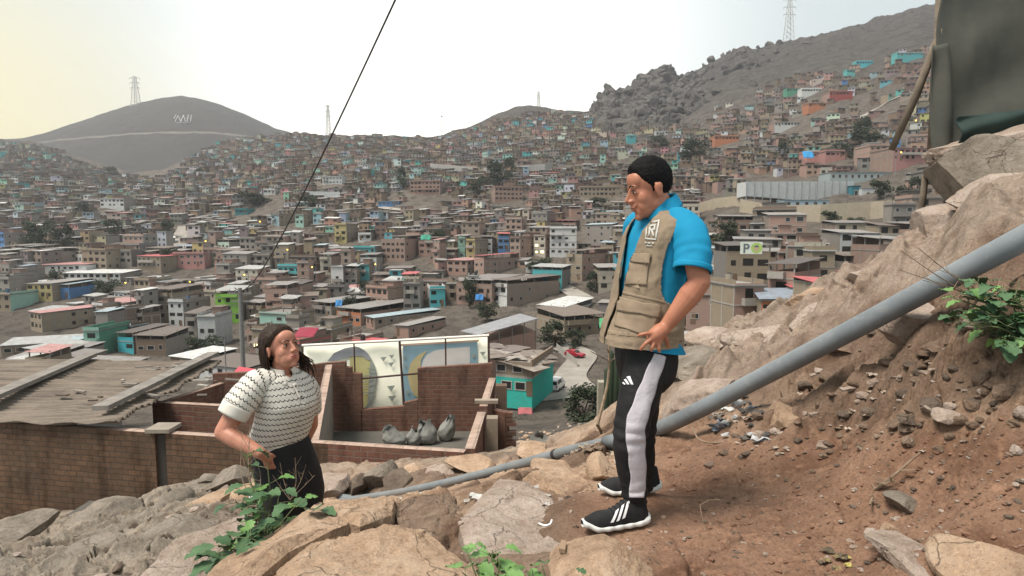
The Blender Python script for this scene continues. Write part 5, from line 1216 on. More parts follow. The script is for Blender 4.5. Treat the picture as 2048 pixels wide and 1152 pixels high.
ROCKS = [
    (1172, 912, 1240, 975, 3.6, 'tan rock between the pipe and the far shoe', T_, 107, .5, (0, 0, 10), .05, 12),
    (1060, 925, 1150, 962, 4.2, 'low tan rock under the middle of the pipe', T_, 108, .6, (0, 0, 0), .06, 12),
    (636, 942, 702, 990, 8.6, 'pale wedge rock right behind the hip of the woman', K_, 109, .9, (0, -8, 0), .05, 12),
    (698, 946, 738, 990, 8.5, 'small brown rock second from the woman along the pipe', D_, 110, .7, (0, 0, 30), .05, 14),
    (728, 918, 806, 990, 8.7, 'tall slanting grey rock behind the pipe', G_, 111, .8, (0, -30, 0), .06, 10),
    (762, 944, 850, 1000, 8.3, 'broad dark brown rock behind the pipe', D_, 112, .8, (0, 10, 0), .06, 10),
    (845, 922, 925, 982, 8.5, 'reddish brown pointed rock behind the pipe', K_, 113, .8, (0, -25, 0), .06, 10),
    (885, 908, 996, 952, 8.4, 'long orange flagstone leaning on the wall corner', T_, 114, .8, (0, -12, 0), .05, 8),
    (1028, 888, 1094, 926, 8.6, 'pointed tan rock above the middle of the pipe', T_, 115, .8, (0, 0, 0), .05, 10),
    (800, 928, 850, 952, 9.0, 'flat pale rock touching the brick room', T_, 116, .7, (0, 0, 0), .05, 12),
    (355, 960, 424, 1000, 8.2, 'pale rounded rock at the foot of the long wall', G_, 117, .7, (0, 0, 0), .05, 12),
    (402, 944, 446, 976, 8.5, 'small round grey rock against the long wall', G_, 118, .5, (0, 0, 0), .05, 14),
    (426, 930, 496, 984, 8.2, 'flat slanting grey rock against the long wall', G_, 119, .7, (0, -25, 0), .05, 9),
    (470, 962, 530, 1000, 7.4, 'pale slab half hidden by the leafy plant', T_, 120, .7, (0, 0, 0), .05, 10),
    (375, 990, 450, 1035, 6.4, 'tan rock lower on the left bank', T_, 121, .8, (0, -15, 0), .06, 10),
    (300, 985, 372, 1040, 7.2, 'grey slab tilted against the wall foot', G_, 122, .9, (0, -20, 0), .06, 10),
    (120, 1015, 260, 1075, 6.8, 'long grey ledge on the left bank', G_, 123, 1.2, (0, -12, 0), .07, 9),
    (-30, 1045, 90, 1095, 6.6, 'dark edged rock ledge at the left border', G_, 124, 1.2, (0, -14, 0), .07, 9),
    (60, 1095, 250, 1190, 3.9, 'long pale grey rock rib at the bottom left', G_, 125, .9, (0, -28, 0), .08, 8),
    (210, 1060, 420, 1150, 4.0, 'broad brown rock hump left of the leafy plant', G_, 126, 1.0, (0, -14, 0), .08, 8),
    (1524, 806, 1628, 878, 3.55, 'large brown block lying on the dirt below the pipe', T_, 130, .32, (0, 6, 15), .04, 9),
    (1612, 838, 1668, 872, 3.6, 'dark flat stone beside the large brown block', D_, 131, .25, (0, 10, 0), .05, 10),
    (1760, 600, 1862, 706, 3.25, 'upright brown boulder below the pipe on the right', K_, 132, .35, (0, 10, 20), .06, 9),
    (1830, 655, 1930, 715, 3.05, 'brown rock under the right hand plant', B_, 133, .3, (0, -10, 0), .06, 10),
    (1720, 725, 1800, 790, 3.35, 'angular dark rock in the rubble slope', B_, 134, .3, (0, 20, 0), .06, 10),
    (1640, 735, 1700, 785, 3.6, 'small upright rock in the middle of the rubble slope', B_, 135, .25, (0, 0, 0), .06, 10),
    (1690, 790, 1760, 850, 3.3, 'pointed dark stone low in the rubble slope', B_, 136, .3, (0, -20, 0), .06, 10),
    (1860, 720, 1960, 800, 2.85, 'broad brown rock on the right slope', B_, 137, .35, (0, -15, 0), .06, 10),
    (1925, 912, 1984, 962, 2.35, 'pale square stone near the right border', T_, 138, .18, (0, 0, 0), .05, 12),
    (1978, 922, 2052, 962, 2.3, 'pale flat stone touching the right border', T_, 139, .18, (0, 0, 0), .05, 10),
    (1890, 965, 1935, 1000, 2.3, 'small dark stone below the pale square stone', D_, 140, .12, (0, 0, 0), .05, 12),
    (1755, 1048, 1800, 1080, 2.2, 'small tan cube-like stone on the path', T_, 141, .09, (0, 0, 20), .04, 12),
    (1725, 1052, 1752, 1076, 2.2, 'tiny brown stone left of the tan cube-like one', K_, 142, .07, (0, 0, 0), .04, 12),
    (1765, 985, 1830, 1022, 2.4, 'grey buried stone beside the dry branch', G_, 143, .15, (0, 0, 0), .05, 10),
    (1745, 1080, 1900, 1135, 2.0, 'low pinkish rock ridge at the bottom right', K_, 144, .35, (0, -5, 0), .06, 10),
    (1890, 1100, 2120, 1220, 1.75, 'broad tan rock in the bottom right corner', T_, 145, .5, (0, -8, 0), .05, 9),
    (2000, 1010, 2100, 1090, 2.0, 'tan rock on the right border above the corner rock', T_, 146, .3, (0, 0, 0), .05, 10),
    (1838, 268, 2140, 462, 5.6, 'huge overhanging brown boulder under the tarpaulin shack', M_ROCK_GREY, 150, 1.6, (8, -16, 10), .045, 9),
    (1850, 232, 2200, 372, 6.0, 'pale topped slab carrying the tarpaulin shack', K_, 151, 1.8, (0, -18, 0), .05, 8),
    (1905, 345, 2150, 500, 4.9, 'orange-brown boulder above the pipe at the right border', K_, 152, 1.1, (0, -25, 0), .05, 9),
    (1835, 405, 2010, 560, 5.6, 'tan rock face under the overhanging boulder', K_, 153, 1.3, (0, -15, 30), .05, 10),
    (1700, 520, 1900, 640, 5.4, 'long furrowed slab rising along the pipe', K_, 154, 1.3, (0, -28, 0), .05, 8),
    (1745, 555, 1880, 600, 4.6, 'thin ledge rock jutting out above the pipe', T_, 155, .6, (0, -3, 0), .05, 10),
    (1505, 655, 1700, 790, 5.3, 'blocky rock face with a vertical edge above the pipe', K_, 156, 1.0, (0, -18, 0), .05, 8),
    (1300, 745, 1500, 880, 5.0, 'long inclined slab just above the pipe behind the knees of the man', K_, 160, 1.0, (0, -28, 0), .07, 12),
    (1440, 640, 1640, 720, 6.2, 'cracked grey slab on the crest above the blocky face', K_, 161, 1.2, (0, -24, 0), .07, 12),
    (1590, 590, 1790, 700, 5.0, 'wide layered slab in the middle of the rock slope', K_, 162, 1.0, (0, -28, 10), .07, 13),
    (1560, 575, 1720, 640, 6.4, 'thin crest slab against the crimson roof', T_, 163, 1.2, (0, -22, 0), .06, 12),
    (1760, 470, 1960, 580, 5.2, 'steep layered slab below the boulders at the right', K_, 164, 1.1, (0, -30, 0), .07, 12),
    (1640, 660, 1800, 740, 4.2, 'dark undercut ledge right above the pipe', B_, 165, .6, (0, -28, 0), .07, 12),
    (1960, 400, 2120, 520, 4.2, 'pinkish slab meeting the pipe at the right border', K_, 166, .9, (0, -30, 0), .07, 12),
    (280, 1075, 560, 1240, 2.9, 'pale grey-tan slab at the lower left of the tall leafy plant', K_, 170, .9, (0, -12, 10), .09, 15),
    (1090, 1085, 1345, 1200, 2.1, 'low flat tan slab under the toe of the front shoe', T_, 172, .6, (0, 0, 8), .06, 12),
    (1140, 1000, 1215, 1050, 2.85, 'small flat tan stone touching the toe of the far shoe', T_, 173, .4, (0, 0, 0), .05, 12),
    (1320, 690, 1480, 770, 7.2, 'broken grey shelf rock behind the legs of the man', G_, 157, 1.2, (0, -12, 0), .07, 10),
    (1355, 650, 1470, 700, 8.5, 'pale rubble topped shelf beyond the hip of the man', K_, 158, 1.2, (0, -6, 0), .07, 10)]
for (u0, v0, u1, v1, d, lb, mt, sd, th, tl, rg_, ct) in ROCKS:
    rock('rock', u0, v0, u1, v1, d, lb, mt, sd, th, tl, 6 if (u1 - u0) > 230 else 5 if (u1 - u0) > 90 else 4, rg_, ct)

M_GRIT = simple('reddish_clod', (0.17, 0.092, 0.058), .95, var=.3, scale=30)
def slab(pts, label, mat, seed, lift=.05, drop=.45, amp=.016, nm='rock'):
    # broad rock slab: flat angular top through the given points, broken sides going down into the ground
    import bmesh
    P3 = [P(*p) for p in pts]; cen = sum(P3, Vector()) / len(P3); rng = random.Random(seed); bm = bmesh.new(); inner = [bm.verts.new(p.lerp(cen, .28) + Vector((0, 0, lift * rng.uniform(.3, 1.1)))) for p in P3]; c = bm.verts.new(cen + Vector((0, 0, lift * .6)))
    rim = [bm.verts.new(p) for p in P3]; low = [bm.verts.new(p + (p - cen).normalized() * .06 - Vector((0, 0, drop))) for p in P3]; n = len(P3)
    for i in range(n):
        j = (i + 1) % n; bm.faces.new((c, inner[i], inner[j])); bm.faces.new((inner[i], rim[i], rim[j])); bm.faces.new((inner[i], rim[j], inner[j])); bm.faces.new((rim[i], low[i], low[j])); bm.faces.new((rim[i], low[j], rim[j]))
    bmesh.ops.recalc_face_normals(bm, faces=bm.faces[:])
    bmesh.ops.subdivide_edges(bm, edges=bm.edges[:], cuts=22, use_grid_fill=True)
    co = np.array([tuple(v.co) for v in bm.verts]); nr = []
    for v in bm.verts: nr.append(tuple(v.normal))
    nr = np.array(nr); hid, f1, f2, gx, gy = voronoi_cells(co[:, 0] + .05 * fbm(co * 4, 2, seed), co[:, 1] + co[:, 2] * .7, 5.5, seed)
    dsp = amp * fbm(co * 3.2, 4, seed) + amp * .8 * fbm(co * 14, 4, seed + 4, gain=.6) + amp * 1.1 * (hid - .5 + (gx * (hid - .5)) * 1.5) * sstep(0, .12, f2 - f1) + .0035 * fbm(co * 60, 3, seed + 8)
    co = co + nr * dsp[:, None]
    for v, q in zip(bm.verts, co): v.co = q
    bmesh.ops.recalc_face_normals(bm, faces=bm.faces[:])
    me = bpy.data.meshes.new(nm); bm.to_mesh(me); bm.free(); me.materials.append(mat); me.polygons.foreach_set('use_smooth', np.ones(len(me.polygons), bool)); me.update(); me.set_sharp_from_angle(angle=R(32)); me.transform(Matrix.Translation(-cen))
    return tag(obj(nm, me, None, cen), label, 'rock')
slab([(640, 1008, 2.75), (700, 1042, 2.5), (570, 1110, 2.1), (430, 1230, 1.8), (300, 1320, 1.75), (400, 1165, 2.3), (520, 1082, 2.6)], 'large orange-tan slab in front of the legs of the woman', T_, 101)
slab([(600, 1078, 2.33), (770, 1048, 2.45), (855, 1062, 2.4), (955, 1140, 2.1), (1010, 1320, 1.6), (480, 1330, 1.5), (540, 1160, 1.95)], 'broad flat tan slab filling the bottom edge left of centre', T_, 102, .06)
slab([(915, 1040, 2.78), (1000, 958, 3.35), (1052, 963, 3.3), (1125, 1012, 2.98), (1168, 1088, 2.56), (1100, 1128, 2.35), (935, 1108, 2.4)], 'smooth pinkish-grey slab in the middle of the foreground', K_, 103, .04, amp=.011)
slab([(1045, 958, 3.55), (1110, 942, 3.8), (1185, 972, 3.5), (1208, 1020, 2.95), (1170, 1052, 2.78), (1122, 1008, 3.05)], 'rounded orange slab beside the toe of the far shoe', T_, 104, .06)
slab([(785, 1010, 3.35), (900, 988, 3.5), (930, 1030, 3.0), (905, 1078, 2.7), (800, 1062, 2.75)], 'dark cracked brown rock between two pale slabs', B_, 105, .03, amp=.03)
slab([(655, 1032, 2.95), (700, 1003, 3.2), (788, 996, 3.3), (785, 1030, 3.0), (720, 1054, 2.75)], 'tan wedge rock at the lower end of the pipe', T_, 106, .03)
slab([(930, 1110, 2.35), (1010, 1105, 2.3), (1190, 1110, 2.2), (1250, 1200, 1.9), (900, 1250, 1.75)], 'low brown slab along the bottom edge under the middle boulder', B_, 107, .02)
# loose stones and rubble that nobody could count
def scatter(name, n, box, sizes, seed, mats, label, zfun, level=2, squash=.6, dist=None, cluster=None):
    rng = np.random.RandomState(seed); V = []; F = []; MI = []; off = 0
    protos = [rock_verts(seed + k, level, 9, .08) for k in range(6)]
    u = rng.uniform(box[0], box[2], n); v = rng.uniform(box[1], box[3], n)
    pu = np.array([q[0] for q in PIPE][::-1]); pv_ = np.array([q[1] for q in PIPE][::-1])
    ok = [(k, dist(u[k], v[k])) for k in range(n) if not (label.startswith('broken rock') and v[k] < np.interp(u[k], pu, pv_) + 25)]; ok = [(k, d0) for k, d0 in ok if d0 is not None]
    pp = np.array([tuple(P(u[k], v[k], d0)) for k, d0 in ok]); zz = zfun(pp[:, 0], pp[:, 1])
    for (k, d0), p, z in zip(ok, pp, zz):
        s = rng.uniform(*sizes) * rng.uniform(.45, 1) ** 2; pv, pf = protos[k % 6]
        a = rng.uniform(0, 6.28); c, sn = math.cos(a), math.sin(a); q = pv * np.array((s, s * rng.uniform(.5, 1), s * squash * rng.uniform(.5, 1.1))); q = q @ np.array(((c, sn, 0), (-sn, c, 0), (0, 0, 1)))
        V.append(q + np.array((p[0], p[1], z + s * .12))); F.append(pf + off); off += len(pv); MI += [rng.randint(len(mats))] * len(pf)
    V = np.concatenate(V); F = np.concatenate(F)
    me = bpy.data.meshes.new(name); me.from_pydata(V.tolist(), [], F.tolist())
    for m in mats: me.materials.append(m)
    me.polygons.foreach_set('material_index', np.array(MI, np.int32)); me.update()
    return tag(obj(name, me), label, 'rubble', None, 'stuff')
def d_near(u, v):
    ds = np.exp(np.linspace(math.log(1.4), math.log(11.5), 90)); xs = (u - 1024) / FPX * ds; f = smooth_z(xs, ds) - pz(v, ds); r = ds[:-1][(f[:-1] > 0) != (f[1:] > 0)]
    r = [q for q in r]; return float(r[0]) if len(r) else None
scatter('gravel', 1500, (1330, 870, 2060, 1150), (.002, .021), 5, (M_ROCK_BROWN, M_GRIT, M_GRIT, K_, M_GRIT, D_), 'loose small stones strewn over the reddish dirt path', near_z, 2, .6, d_near)
scatter('rubble', 330, (1440, 640, 2060, 900), (.006, .075), 6, (B_, D_, B_, K_), 'broken rock rubble on the slope under the pipe', near_z, 2, .7, d_near)
scatter('gravel', 420, (640, 900, 1330, 1150), (.004, .022), 7, (T_, K_, D_), 'small chips of stone between the foreground boulders', near_z, 2, .6, d_near)
scatter('rubble', 260, (0, 950, 640, 1150), (.02, .09), 8, (G_, K_, D_), 'broken stones on the shaded left bank', near_z, 2, .6, d_near)
scatter('rubble', 70, (1320, 640, 1480, 740), (.03, .12), 9, (K_, G_), 'rubble on the shelf behind the man', near_z, 2, .6, d_near)
def d_far(u, v):
    d = solve_d(u, v, lo=12, hi=60, hint=22); return d
scatter('rubble', 700, (1010, 835, 1215, 940), (.08, .32), 12, (K_, G_, T_), 'pale rubble tipped down the bank beside the brick room', terrain_z, 2, .6, d_far)

# ------------------------------------------------------------------ the big grey pipe
def pipe_material():
    m = NT('grey_pipe'); n = m.noise(3, 6, .6); n2 = m.noise(30, 5, .6); n3 = m.noise(1.2, 4)
    c = m.ramp(n, [(0.3, (0.115, 0.13, 0.14)), (0.7, (0.19, 0.21, 0.22))]); c = m.mix(m.ramp(n2, [(0.55, 0.0), (0.75, 0.5)]), c, (0.27, 0.27, 0.255)); c = m.mix(m.ramp(n3, [(0.5, 0.0), (0.8, 0.45)]), c, (0.24, 0.19, 0.145))
    return m.done(c, 0.42, m.bump(n2, .15, .003), spec=.5)
M_PIPE = pipe_material()
def build_pipe():
    ctrl = [P(u, v, d) for u, v, d in PIPE]; pts = spline(ctrl, 8)
    t = thing('pipe', 'long thick grey pipe running down the slope behind the man', 'pipe', ctrl[-1]); o = t.location
    split = 57
    obj('tube', tube('tube', [p - o for p in pts[:split]], .056, (M_PIPE,), 28, cap=False), t); obj('tube', tube('tube', [p - o for p in pts[split - 1:]], .050, (M_PIPE,), 24), t)
    a = pts[split - 3] - o; b = pts[split] - o; 
    for kk in ():
        a2, b2 = pts[kk] - o, pts[kk + 1] - o; obj('collar', tube('collar', [a2, a2.lerp(b2, .5), b2], .0595, (M_PIPE,), 28), t)
    obj('collar', tube('collar', [a, a.lerp(b, .5), b], .061, (M_PIPE,), 28), t)
    j = tube('wire_tie', [p - o for p in pts[68:70]], .054, (M_CABLE,), 20); obj('wire_tie', j, t)
    c2 = spline([P(u, v, d) for u, v, d in [(560, 975, 8.6), (640, 988, 8.5), (720, 1000, 8.2), (790, 990, 8.0)]], 6)
    tag(obj('pipe', tube('pipe', c2, .06, (M_PIPE,), 20)), 'short second grey pipe lying behind the woman', 'pipe')
build_pipe()

# craggy outcrops along the right hand ridge
def crags():
    rng = np.random.RandomState(44); V = []; F = []; off = 0; protos = [rock_verts(300 + k, 3, 12, .12) for k in range(8)]; C = []
    seeds = [(1205, 205, 30, 60), (1225, 225, 45, 60), (1300, 170, 60, 120), (1345, 200, 50, 120), (1322, 150, 26, 40), (1370, 215, 45, 90), (1262, 200, 40, 80), (1480, 112, 60, 26), (1455, 150, 60, 20), (1530, 135, 60, 12)]
    for (cu, cv, su_, n) in seeds:
        for k in range(n):
            u = rng.normal(cu, su_ * .45); d = float(np.clip(rng.normal(760 if cv > 190 else 830, 70), 560, 900)); x = (u - 1024) / FPX * d; C.append((x, d, rng.uniform(2, 10) * (1 if cu < 1400 else .7)))
    C = np.array(C); z = terrain_z(C[:, 0], C[:, 1])
    for i, (x, y, sz) in enumerate(C):
        pv, pf = protos[i % 8]; a = rng.uniform(0, 6.28); c, sn = math.cos(a), math.sin(a); q = pv * np.array((sz * rng.uniform(.6, 1.2), sz, sz * rng.uniform(.7, 1.25))); q = q @ np.array(((c, sn, 0), (-sn, c, 0), (0, 0, 1))); V.append(q + np.array((x, y, z[i] + sz * .05))); F.append(pf + off); off += len(pv)
    me = bpy.data.meshes.new('crags'); me.from_pydata(np.concatenate(V).tolist(), [], np.concatenate(F).tolist()); me.materials.append(M_CRAG); me.update()
    tag(obj('crags', me), 'rough grey rock outcrops along the right hand ridge', 'outcrops', None, 'stuff')
def crag_material():
    m = NT('crag_rock'); n = m.noise(.25, 6, .75); c = m.ramp(n, [(0.35, (0.035, 0.033, 0.032)), (0.5, (0.085, 0.077, 0.07)), (0.68, (0.16, 0.145, 0.13))]); return m.done(c, .95, m.bump(n, 1.0, 1.2), spec=.1)
M_CRAG = crag_material(); crags()
# ------------------------------------------------------------------ brick rooms below the bank
def brick_material(name, c1, c2, mortar, grime, bump=.6):
    m = NT(name); uv = m.N.new('ShaderNodeUVMap'); uv.uv_map = 'UVMap'
    dis = m.N.new('ShaderNodeVectorMath'); dis.operation = 'ADD'; nn = m.noise(3.0, 3, .5, uv.outputs[0], out='Color'); sc = m.N.new('ShaderNodeVectorMath'); sc.operation = 'SCALE'; sc.inputs['Scale'].default_value = .04
    m.L.new(nn, sc.inputs[0]); m.L.new(uv.outputs[0], dis.inputs[0]); m.L.new(sc.outputs[0], dis.inputs[1])
    b = m.N.new('ShaderNodeTexBrick'); m.L.new(dis.outputs[0], b.inputs['Vector']); b.inputs['Scale'].default_value = 1; b.inputs['Brick Width'].default_value = .25; b.inputs['Row Height'].default_value = .108; b.inputs['Mortar Size'].default_value = .011
    b.inputs['Mortar Smooth'].default_value = .3; b.inputs['Color1'].default_value = (*c1, 1); b.inputs['Color2'].default_value = (*c2, 1); b.inputs['Mortar'].default_value = (*mortar, 1); b.inputs['Bias'].default_value = .1
    st = m.noise(1.0, 5, .65, m.mapping((2.5, .5, 1), vec=uv.outputs[0])); n = m.noise(1.1, 5, .6, uv.outputs[0]); n2 = m.noise(9, 5, .65, uv.outputs[0])
    c = m.mix(m.ramp(n, [(0.38, 0.75), (0.62, 0.0)]), b.outputs['Color'], grime); c = m.mix(m.ramp(n2, [(0.38, 0.4), (0.55, 0.0)]), c, m.mix(1.0, c, (0.6, 0.55, 0.5), 'MULTIPLY'))
    inv = m.math('SUBTRACT', 1.0, b.outputs['Fac']); c = m.mix(m.ramp(st, [(0.35, 0.75), (0.5, 0.0)]), c, m.mix(1.0, c, (0.45, 0.42, 0.40), 'MULTIPLY')); nor = m.bump(inv, bump, .012); nor = m.bump(n2, .5, .01, nor)
    return m.done(c, .92, nor, spec=.15)
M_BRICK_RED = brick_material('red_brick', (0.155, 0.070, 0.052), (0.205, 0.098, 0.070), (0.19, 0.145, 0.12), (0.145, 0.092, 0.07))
M_BRICK_BROWN = brick_material('dark_brown_brick', (0.125, 0.072, 0.046), (0.165, 0.10, 0.064), (0.085, 0.064, 0.048), (0.085, 0.062, 0.045), .8)  # brown brick in its own darker tones, with random grime
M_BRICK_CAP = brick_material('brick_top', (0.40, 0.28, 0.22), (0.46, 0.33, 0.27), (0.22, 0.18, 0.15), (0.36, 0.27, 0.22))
M_PLASTERW = simple('rough_plaster', (0.235, 0.20, 0.165), .95, var=.25, scale=2.5, bump=.6, bscale=14, bdist=.02)
M_FLOORC = simple('room_floor_concrete', (0.105, 0.098, 0.085), .95, var=.25, scale=1.5, bump=.3)
def uvbox(name, A, B, z0, z1, t, mats, parent=None, top=1):
    """wall from A to B (x, y), thickness t to the far side, uv in metres; material 0 faces, material 1 top"""
    A = Vector((A[0], A[1], 0)); B = Vector((B[0], B[1], 0)); L = (B - A).length; d = (B - A) / L; n = Vector((-d.y, d.x, 0)) * t
    z0a, z0b = z0 if hasattr(z0, '__len__') else (z0, z0); z1a, z1b = z1 if hasattr(z1, '__len__') else (z1, z1)
    Z = Vector((0, 0, 1)); v = [A + Z * z0a, B + Z * z0b, B + n + Z * z0b, A + n + Z * z0a, A + Z * z1a, B + Z * z1b, B + n + Z * z1b, A + n + Z * z1a]
    f = [(0, 1, 5, 4), (1, 2, 6, 5), (2, 3, 7, 6), (3, 0, 4, 7), (4, 5, 6, 7)]
    uv = [[(0, z0a), (L, z0b), (L, z1b), (0, z1a)], [(0, z0b), (t, z0b), (t, z1b), (0, z1b)], [(L, z0b), (0, z0a), (0, z1a), (L, z1b)], [(t, z0a), (0, z0a), (0, z1a), (t, z1a)], [(0, .002), (L, .002), (L, .106), (0, .106)]]
    me = new_mesh(name, v, f, mats, [0, 0, 0, 0, min(top, len(mats) - 1)]); ul = me.uv_layers.new(name='UVMap')
    k = 0
    for q in uv:
        for c in q: ul.data[k].uv = c; k += 1
    return obj(name, me, parent)
FW0 = (-15.0, 11.25 + .1743 * 5.4); FW1 = (-.80, 9.72)
def fw_y(x): return 11.25 - .1743 * (x + 9.6)
wt = -3.6
t = thing('brick_wall', 'long dark brown brick wall with a pale brick top along the foot of the bank', 'wall', (0, 0, 0))
xa = -6.55
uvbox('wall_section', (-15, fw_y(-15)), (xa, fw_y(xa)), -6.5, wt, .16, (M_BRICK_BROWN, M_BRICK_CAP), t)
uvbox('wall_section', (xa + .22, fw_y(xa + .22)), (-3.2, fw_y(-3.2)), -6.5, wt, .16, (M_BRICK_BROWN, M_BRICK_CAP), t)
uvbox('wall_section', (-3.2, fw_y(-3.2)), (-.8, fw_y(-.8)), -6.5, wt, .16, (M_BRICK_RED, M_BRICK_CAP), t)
m = MB(); y0 = fw_y(xa + .1); m.box(xa + .01, y0 + .07, -6.4, xa + .21, y0 + .3, wt - .05, (0.05, 0.045, 0.04)); obj('column', m.mesh('column', (M_WALL,)), t)  # near-black colour puts the shade of the open column slot into this box
m = MB(); m.box(xa - .12, y0 - .08, wt + .02, xa + .32, y0 + .35, wt + .09, (0.30, 0.26, 0.21)); obj('column_cap', m.mesh('column_cap', (M_WALL,)), t)
# rear wall with the stepped gap
def rear_wall():
    d = 15.0; yb = d
    out = [(425, 900), (425, 748), (520, 744), (655, 726), (690, 724), (690, 735), (702, 735), (702, 745), (722, 748), (722, 820), (808, 813), (812, 806), (835, 800), (835, 737), (984, 727), (984, 900)]
    pts = [P(u, v, d) for u, v in out]; v = []; f = []; n = len(pts)
    for p in pts: v.append((p.x, yb, p.z))
    for p in pts: v.append((p.x, yb + .16, p.z))
    # split into convex strips
    strips = [(425, 520, 748, 744), (520, 655, 744, 726), (655, 690, 726, 724), (690, 702, 735, 735), (702, 722, 746, 748), (722, 808, 820, 813), (808, 835, 806, 800), (835, 984, 737, 727)]
    vs = []; fs = []; ms = []; uvs = []
    for (u0, u1, va, vb) in strips:
        a = P(u0, va, d); b = P(u1, vb, d); k = len(vs); z0 = -6.2
        vs += [(a.x, yb, z0), (b.x, yb, z0), (b.x, yb, b.z), (a.x, yb, a.z), (a.x, yb + .16, z0), (b.x, yb + .16, z0), (b.x, yb + .16, b.z), (a.x, yb + .16, a.z)]
        for q, mi, uu in (((0, 1, 2, 3), 0, [(a.x, z0), (b.x, z0), (b.x, b.z), (a.x, a.z)]), ((5, 4, 7, 6), 0, [(b.x, z0), (a.x, z0), (a.x, a.z), (b.x, b.z)]), ((3, 2, 6, 7), 0, [(a.x, .01), (b.x, .01), (b.x, .1), (a.x, .1)]), ((4, 0, 3, 7), 0, [(0, z0), (.16, z0), (.16, a.z), (0, a.z)]), ((1, 5, 6, 2), 0, [(0, z0), (.16, z0), (.16, b.z), (0, b.z)])):
            fs.append(tuple(k + i for i in q)); ms.append(mi); uvs += uu
    me = new_mesh('brick_wall', vs, fs, (M_BRICK_RED,), ms); ul = me.uv_layers.new(name='UVMap')
    for i, c in enumerate(uvs): ul.data[i].uv = c
    tag(obj('brick_wall', me), 'dark red brick wall with a stepped gap in front of the printed banner', 'wall')
rear_wall()
t = thing('brick_wall', 'brick side wall with a pale brick top running from the banner to the near corner', 'wall', (0, 0, 0))
ax, ay = -.80, 9.90; bx, by = P(978, 760, 14.98).x, 14.98
def lerp2(s): return (ax + (bx - ax) * s, ay + (by - ay) * s)
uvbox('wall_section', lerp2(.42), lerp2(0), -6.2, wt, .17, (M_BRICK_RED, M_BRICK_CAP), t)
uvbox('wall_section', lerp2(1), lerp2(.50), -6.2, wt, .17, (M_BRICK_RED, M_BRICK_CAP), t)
m = MB(); q = lerp2(.46); m.box(q[0] + .02, q[1] - .2, -6.2, q[0] + .16, q[1] + .2, wt - .12, (0.11, 0.085, 0.06)); m.box(q[0] + .2, q[1] - .75, -6, q[0] + .42, q[1] - .5, wt + .02, (0.26, 0.21, 0.16)); m.box(q[0] - .1, q[1] + .35, wt + .01, q[0] + .4, q[1] + .5, wt + .08, (0.33, 0.27, 0.21)); obj('column', m.mesh('column', (M_WALL,)), t)  # first box fills the wall slot, its shade painted in as dark colour
m = MB(); q = lerp2(.82); m.box(q[0] + .24, q[1] - .12, -6, q[0] + .5, q[1] + .14, wt + .05, (0.13, 0.085, 0.06)); obj('column', m.mesh('column', (M_WALL,)), t)
# toothed stub wall on the outside
t = thing('brick_wall', 'short brown brick stub wall with a toothed broken edge on the right', 'wall', (0, 0, 0))
a = P(985, 820, 13.2); 
uvbox('wall_section', (a.x, 13.2), (P(1010, 820, 13.0).x, 13.0), -6.8, a.z, .16, (M_BRICK_RED, M_BRICK_RED), t)
rng = random.Random(3); m = MB()
for k in range(30):
    z = a.z - .108 * (k + 1); L = rng.choice((.05, .17, .12, .25)) ; x0 = P(1010, 820, 13.0).x
    m.box(x0 - .01, 13.01, z + .006, x0 + L, 13.15, z + .098, (0.17 * rng.uniform(.8, 1.2), 0.085, 0.06))
obj('brick_ends', m.mesh('brick_ends', (M_WALL,)), t)
tag(uvbox('cross_wall', (-3.42, 10.32), (P(663, 726, 14.9).x, 14.95), -6.2, (wt - .03, wt + .35), .16, (M_PLASTERW, M_BRICK_CAP)), 'plastered cross wall behind the shoulder of the woman', 'wall')
tag(uvbox('inner_wall', (-7.9, 12.9), (-5.2, 12.45), -6.2, wt - .05, .15, (M_BRICK_RED, M_BRICK_CAP)), 'low inner brick wall left of the woman', 'wall')
tag(uvbox('inner_wall', (-7.4, 14.9), (-7.9, 13.1), -6.2, wt - .1, .15, (M_BRICK_RED, M_BRICK_CAP)), 'brick wall end under the corner of the rusty roof', 'wall')
m = MB(); m.box(-8, 10.4, -5.4, -.5, 15.2, -5.0, (1, 1, 1)); me = m.mesh('floor', (M_FLOORC,)); tag(obj('floor', me), None, None, kind='structure')
# sacks in the roofless room
M_SACK = simple('woven_sack', (0.22, 0.22, 0.20), .85, var=.2, scale=5, bump=.5, bscale=40)
def sack(u0, v0, u1, v1, d, seed, label, lean, parent=None):
    c = P((u0 + u1) / 2, v1, d); w = (u1 - u0) / FPX * d; h = (v1 - v0) / FPX * d; n = 28; rows = 22; pts = []
    rs = np.random.RandomState(seed); 
    for j in range(rows):
        s = j / (rows - 1); r = (.62 + .38 * math.sin(min(1, s * 2.6) * math.pi / 2)) * (1 - .45 * sstep(.45, .95, s)); 
        if s == 0: r = .05
        for k in range(n):
            a = 2 * math.pi * k / n; p = np.array([[math.cos(a) * 1.5 + seed, math.sin(a) * 1.5, s * 3]]); q = 1 + .36 * fbm(p, 3, seed)[0] + .10 * math.sin(a * 5 + seed) * sstep(.5, .9, s)
            pts.append((math.cos(a) * w / 1.8 * r * q + 1.6 * lean * s * s * h, math.sin(a) * w / 2.4 * r * q, s * h * (1 + .14 * s * math.sin(a * 2 + seed) + .05 * math.sin(a * 5))))
    me = grid_mesh('sack', np.array(pts), n, rows, (M_SACK,), close_u=True); z = -5.0 if d > 13 else c.z
    o = obj('sack', me, None, (c.x, d, z)); return tag(o, label, 'sack', 'filled sacks on the room floor' if d > 13 else None)
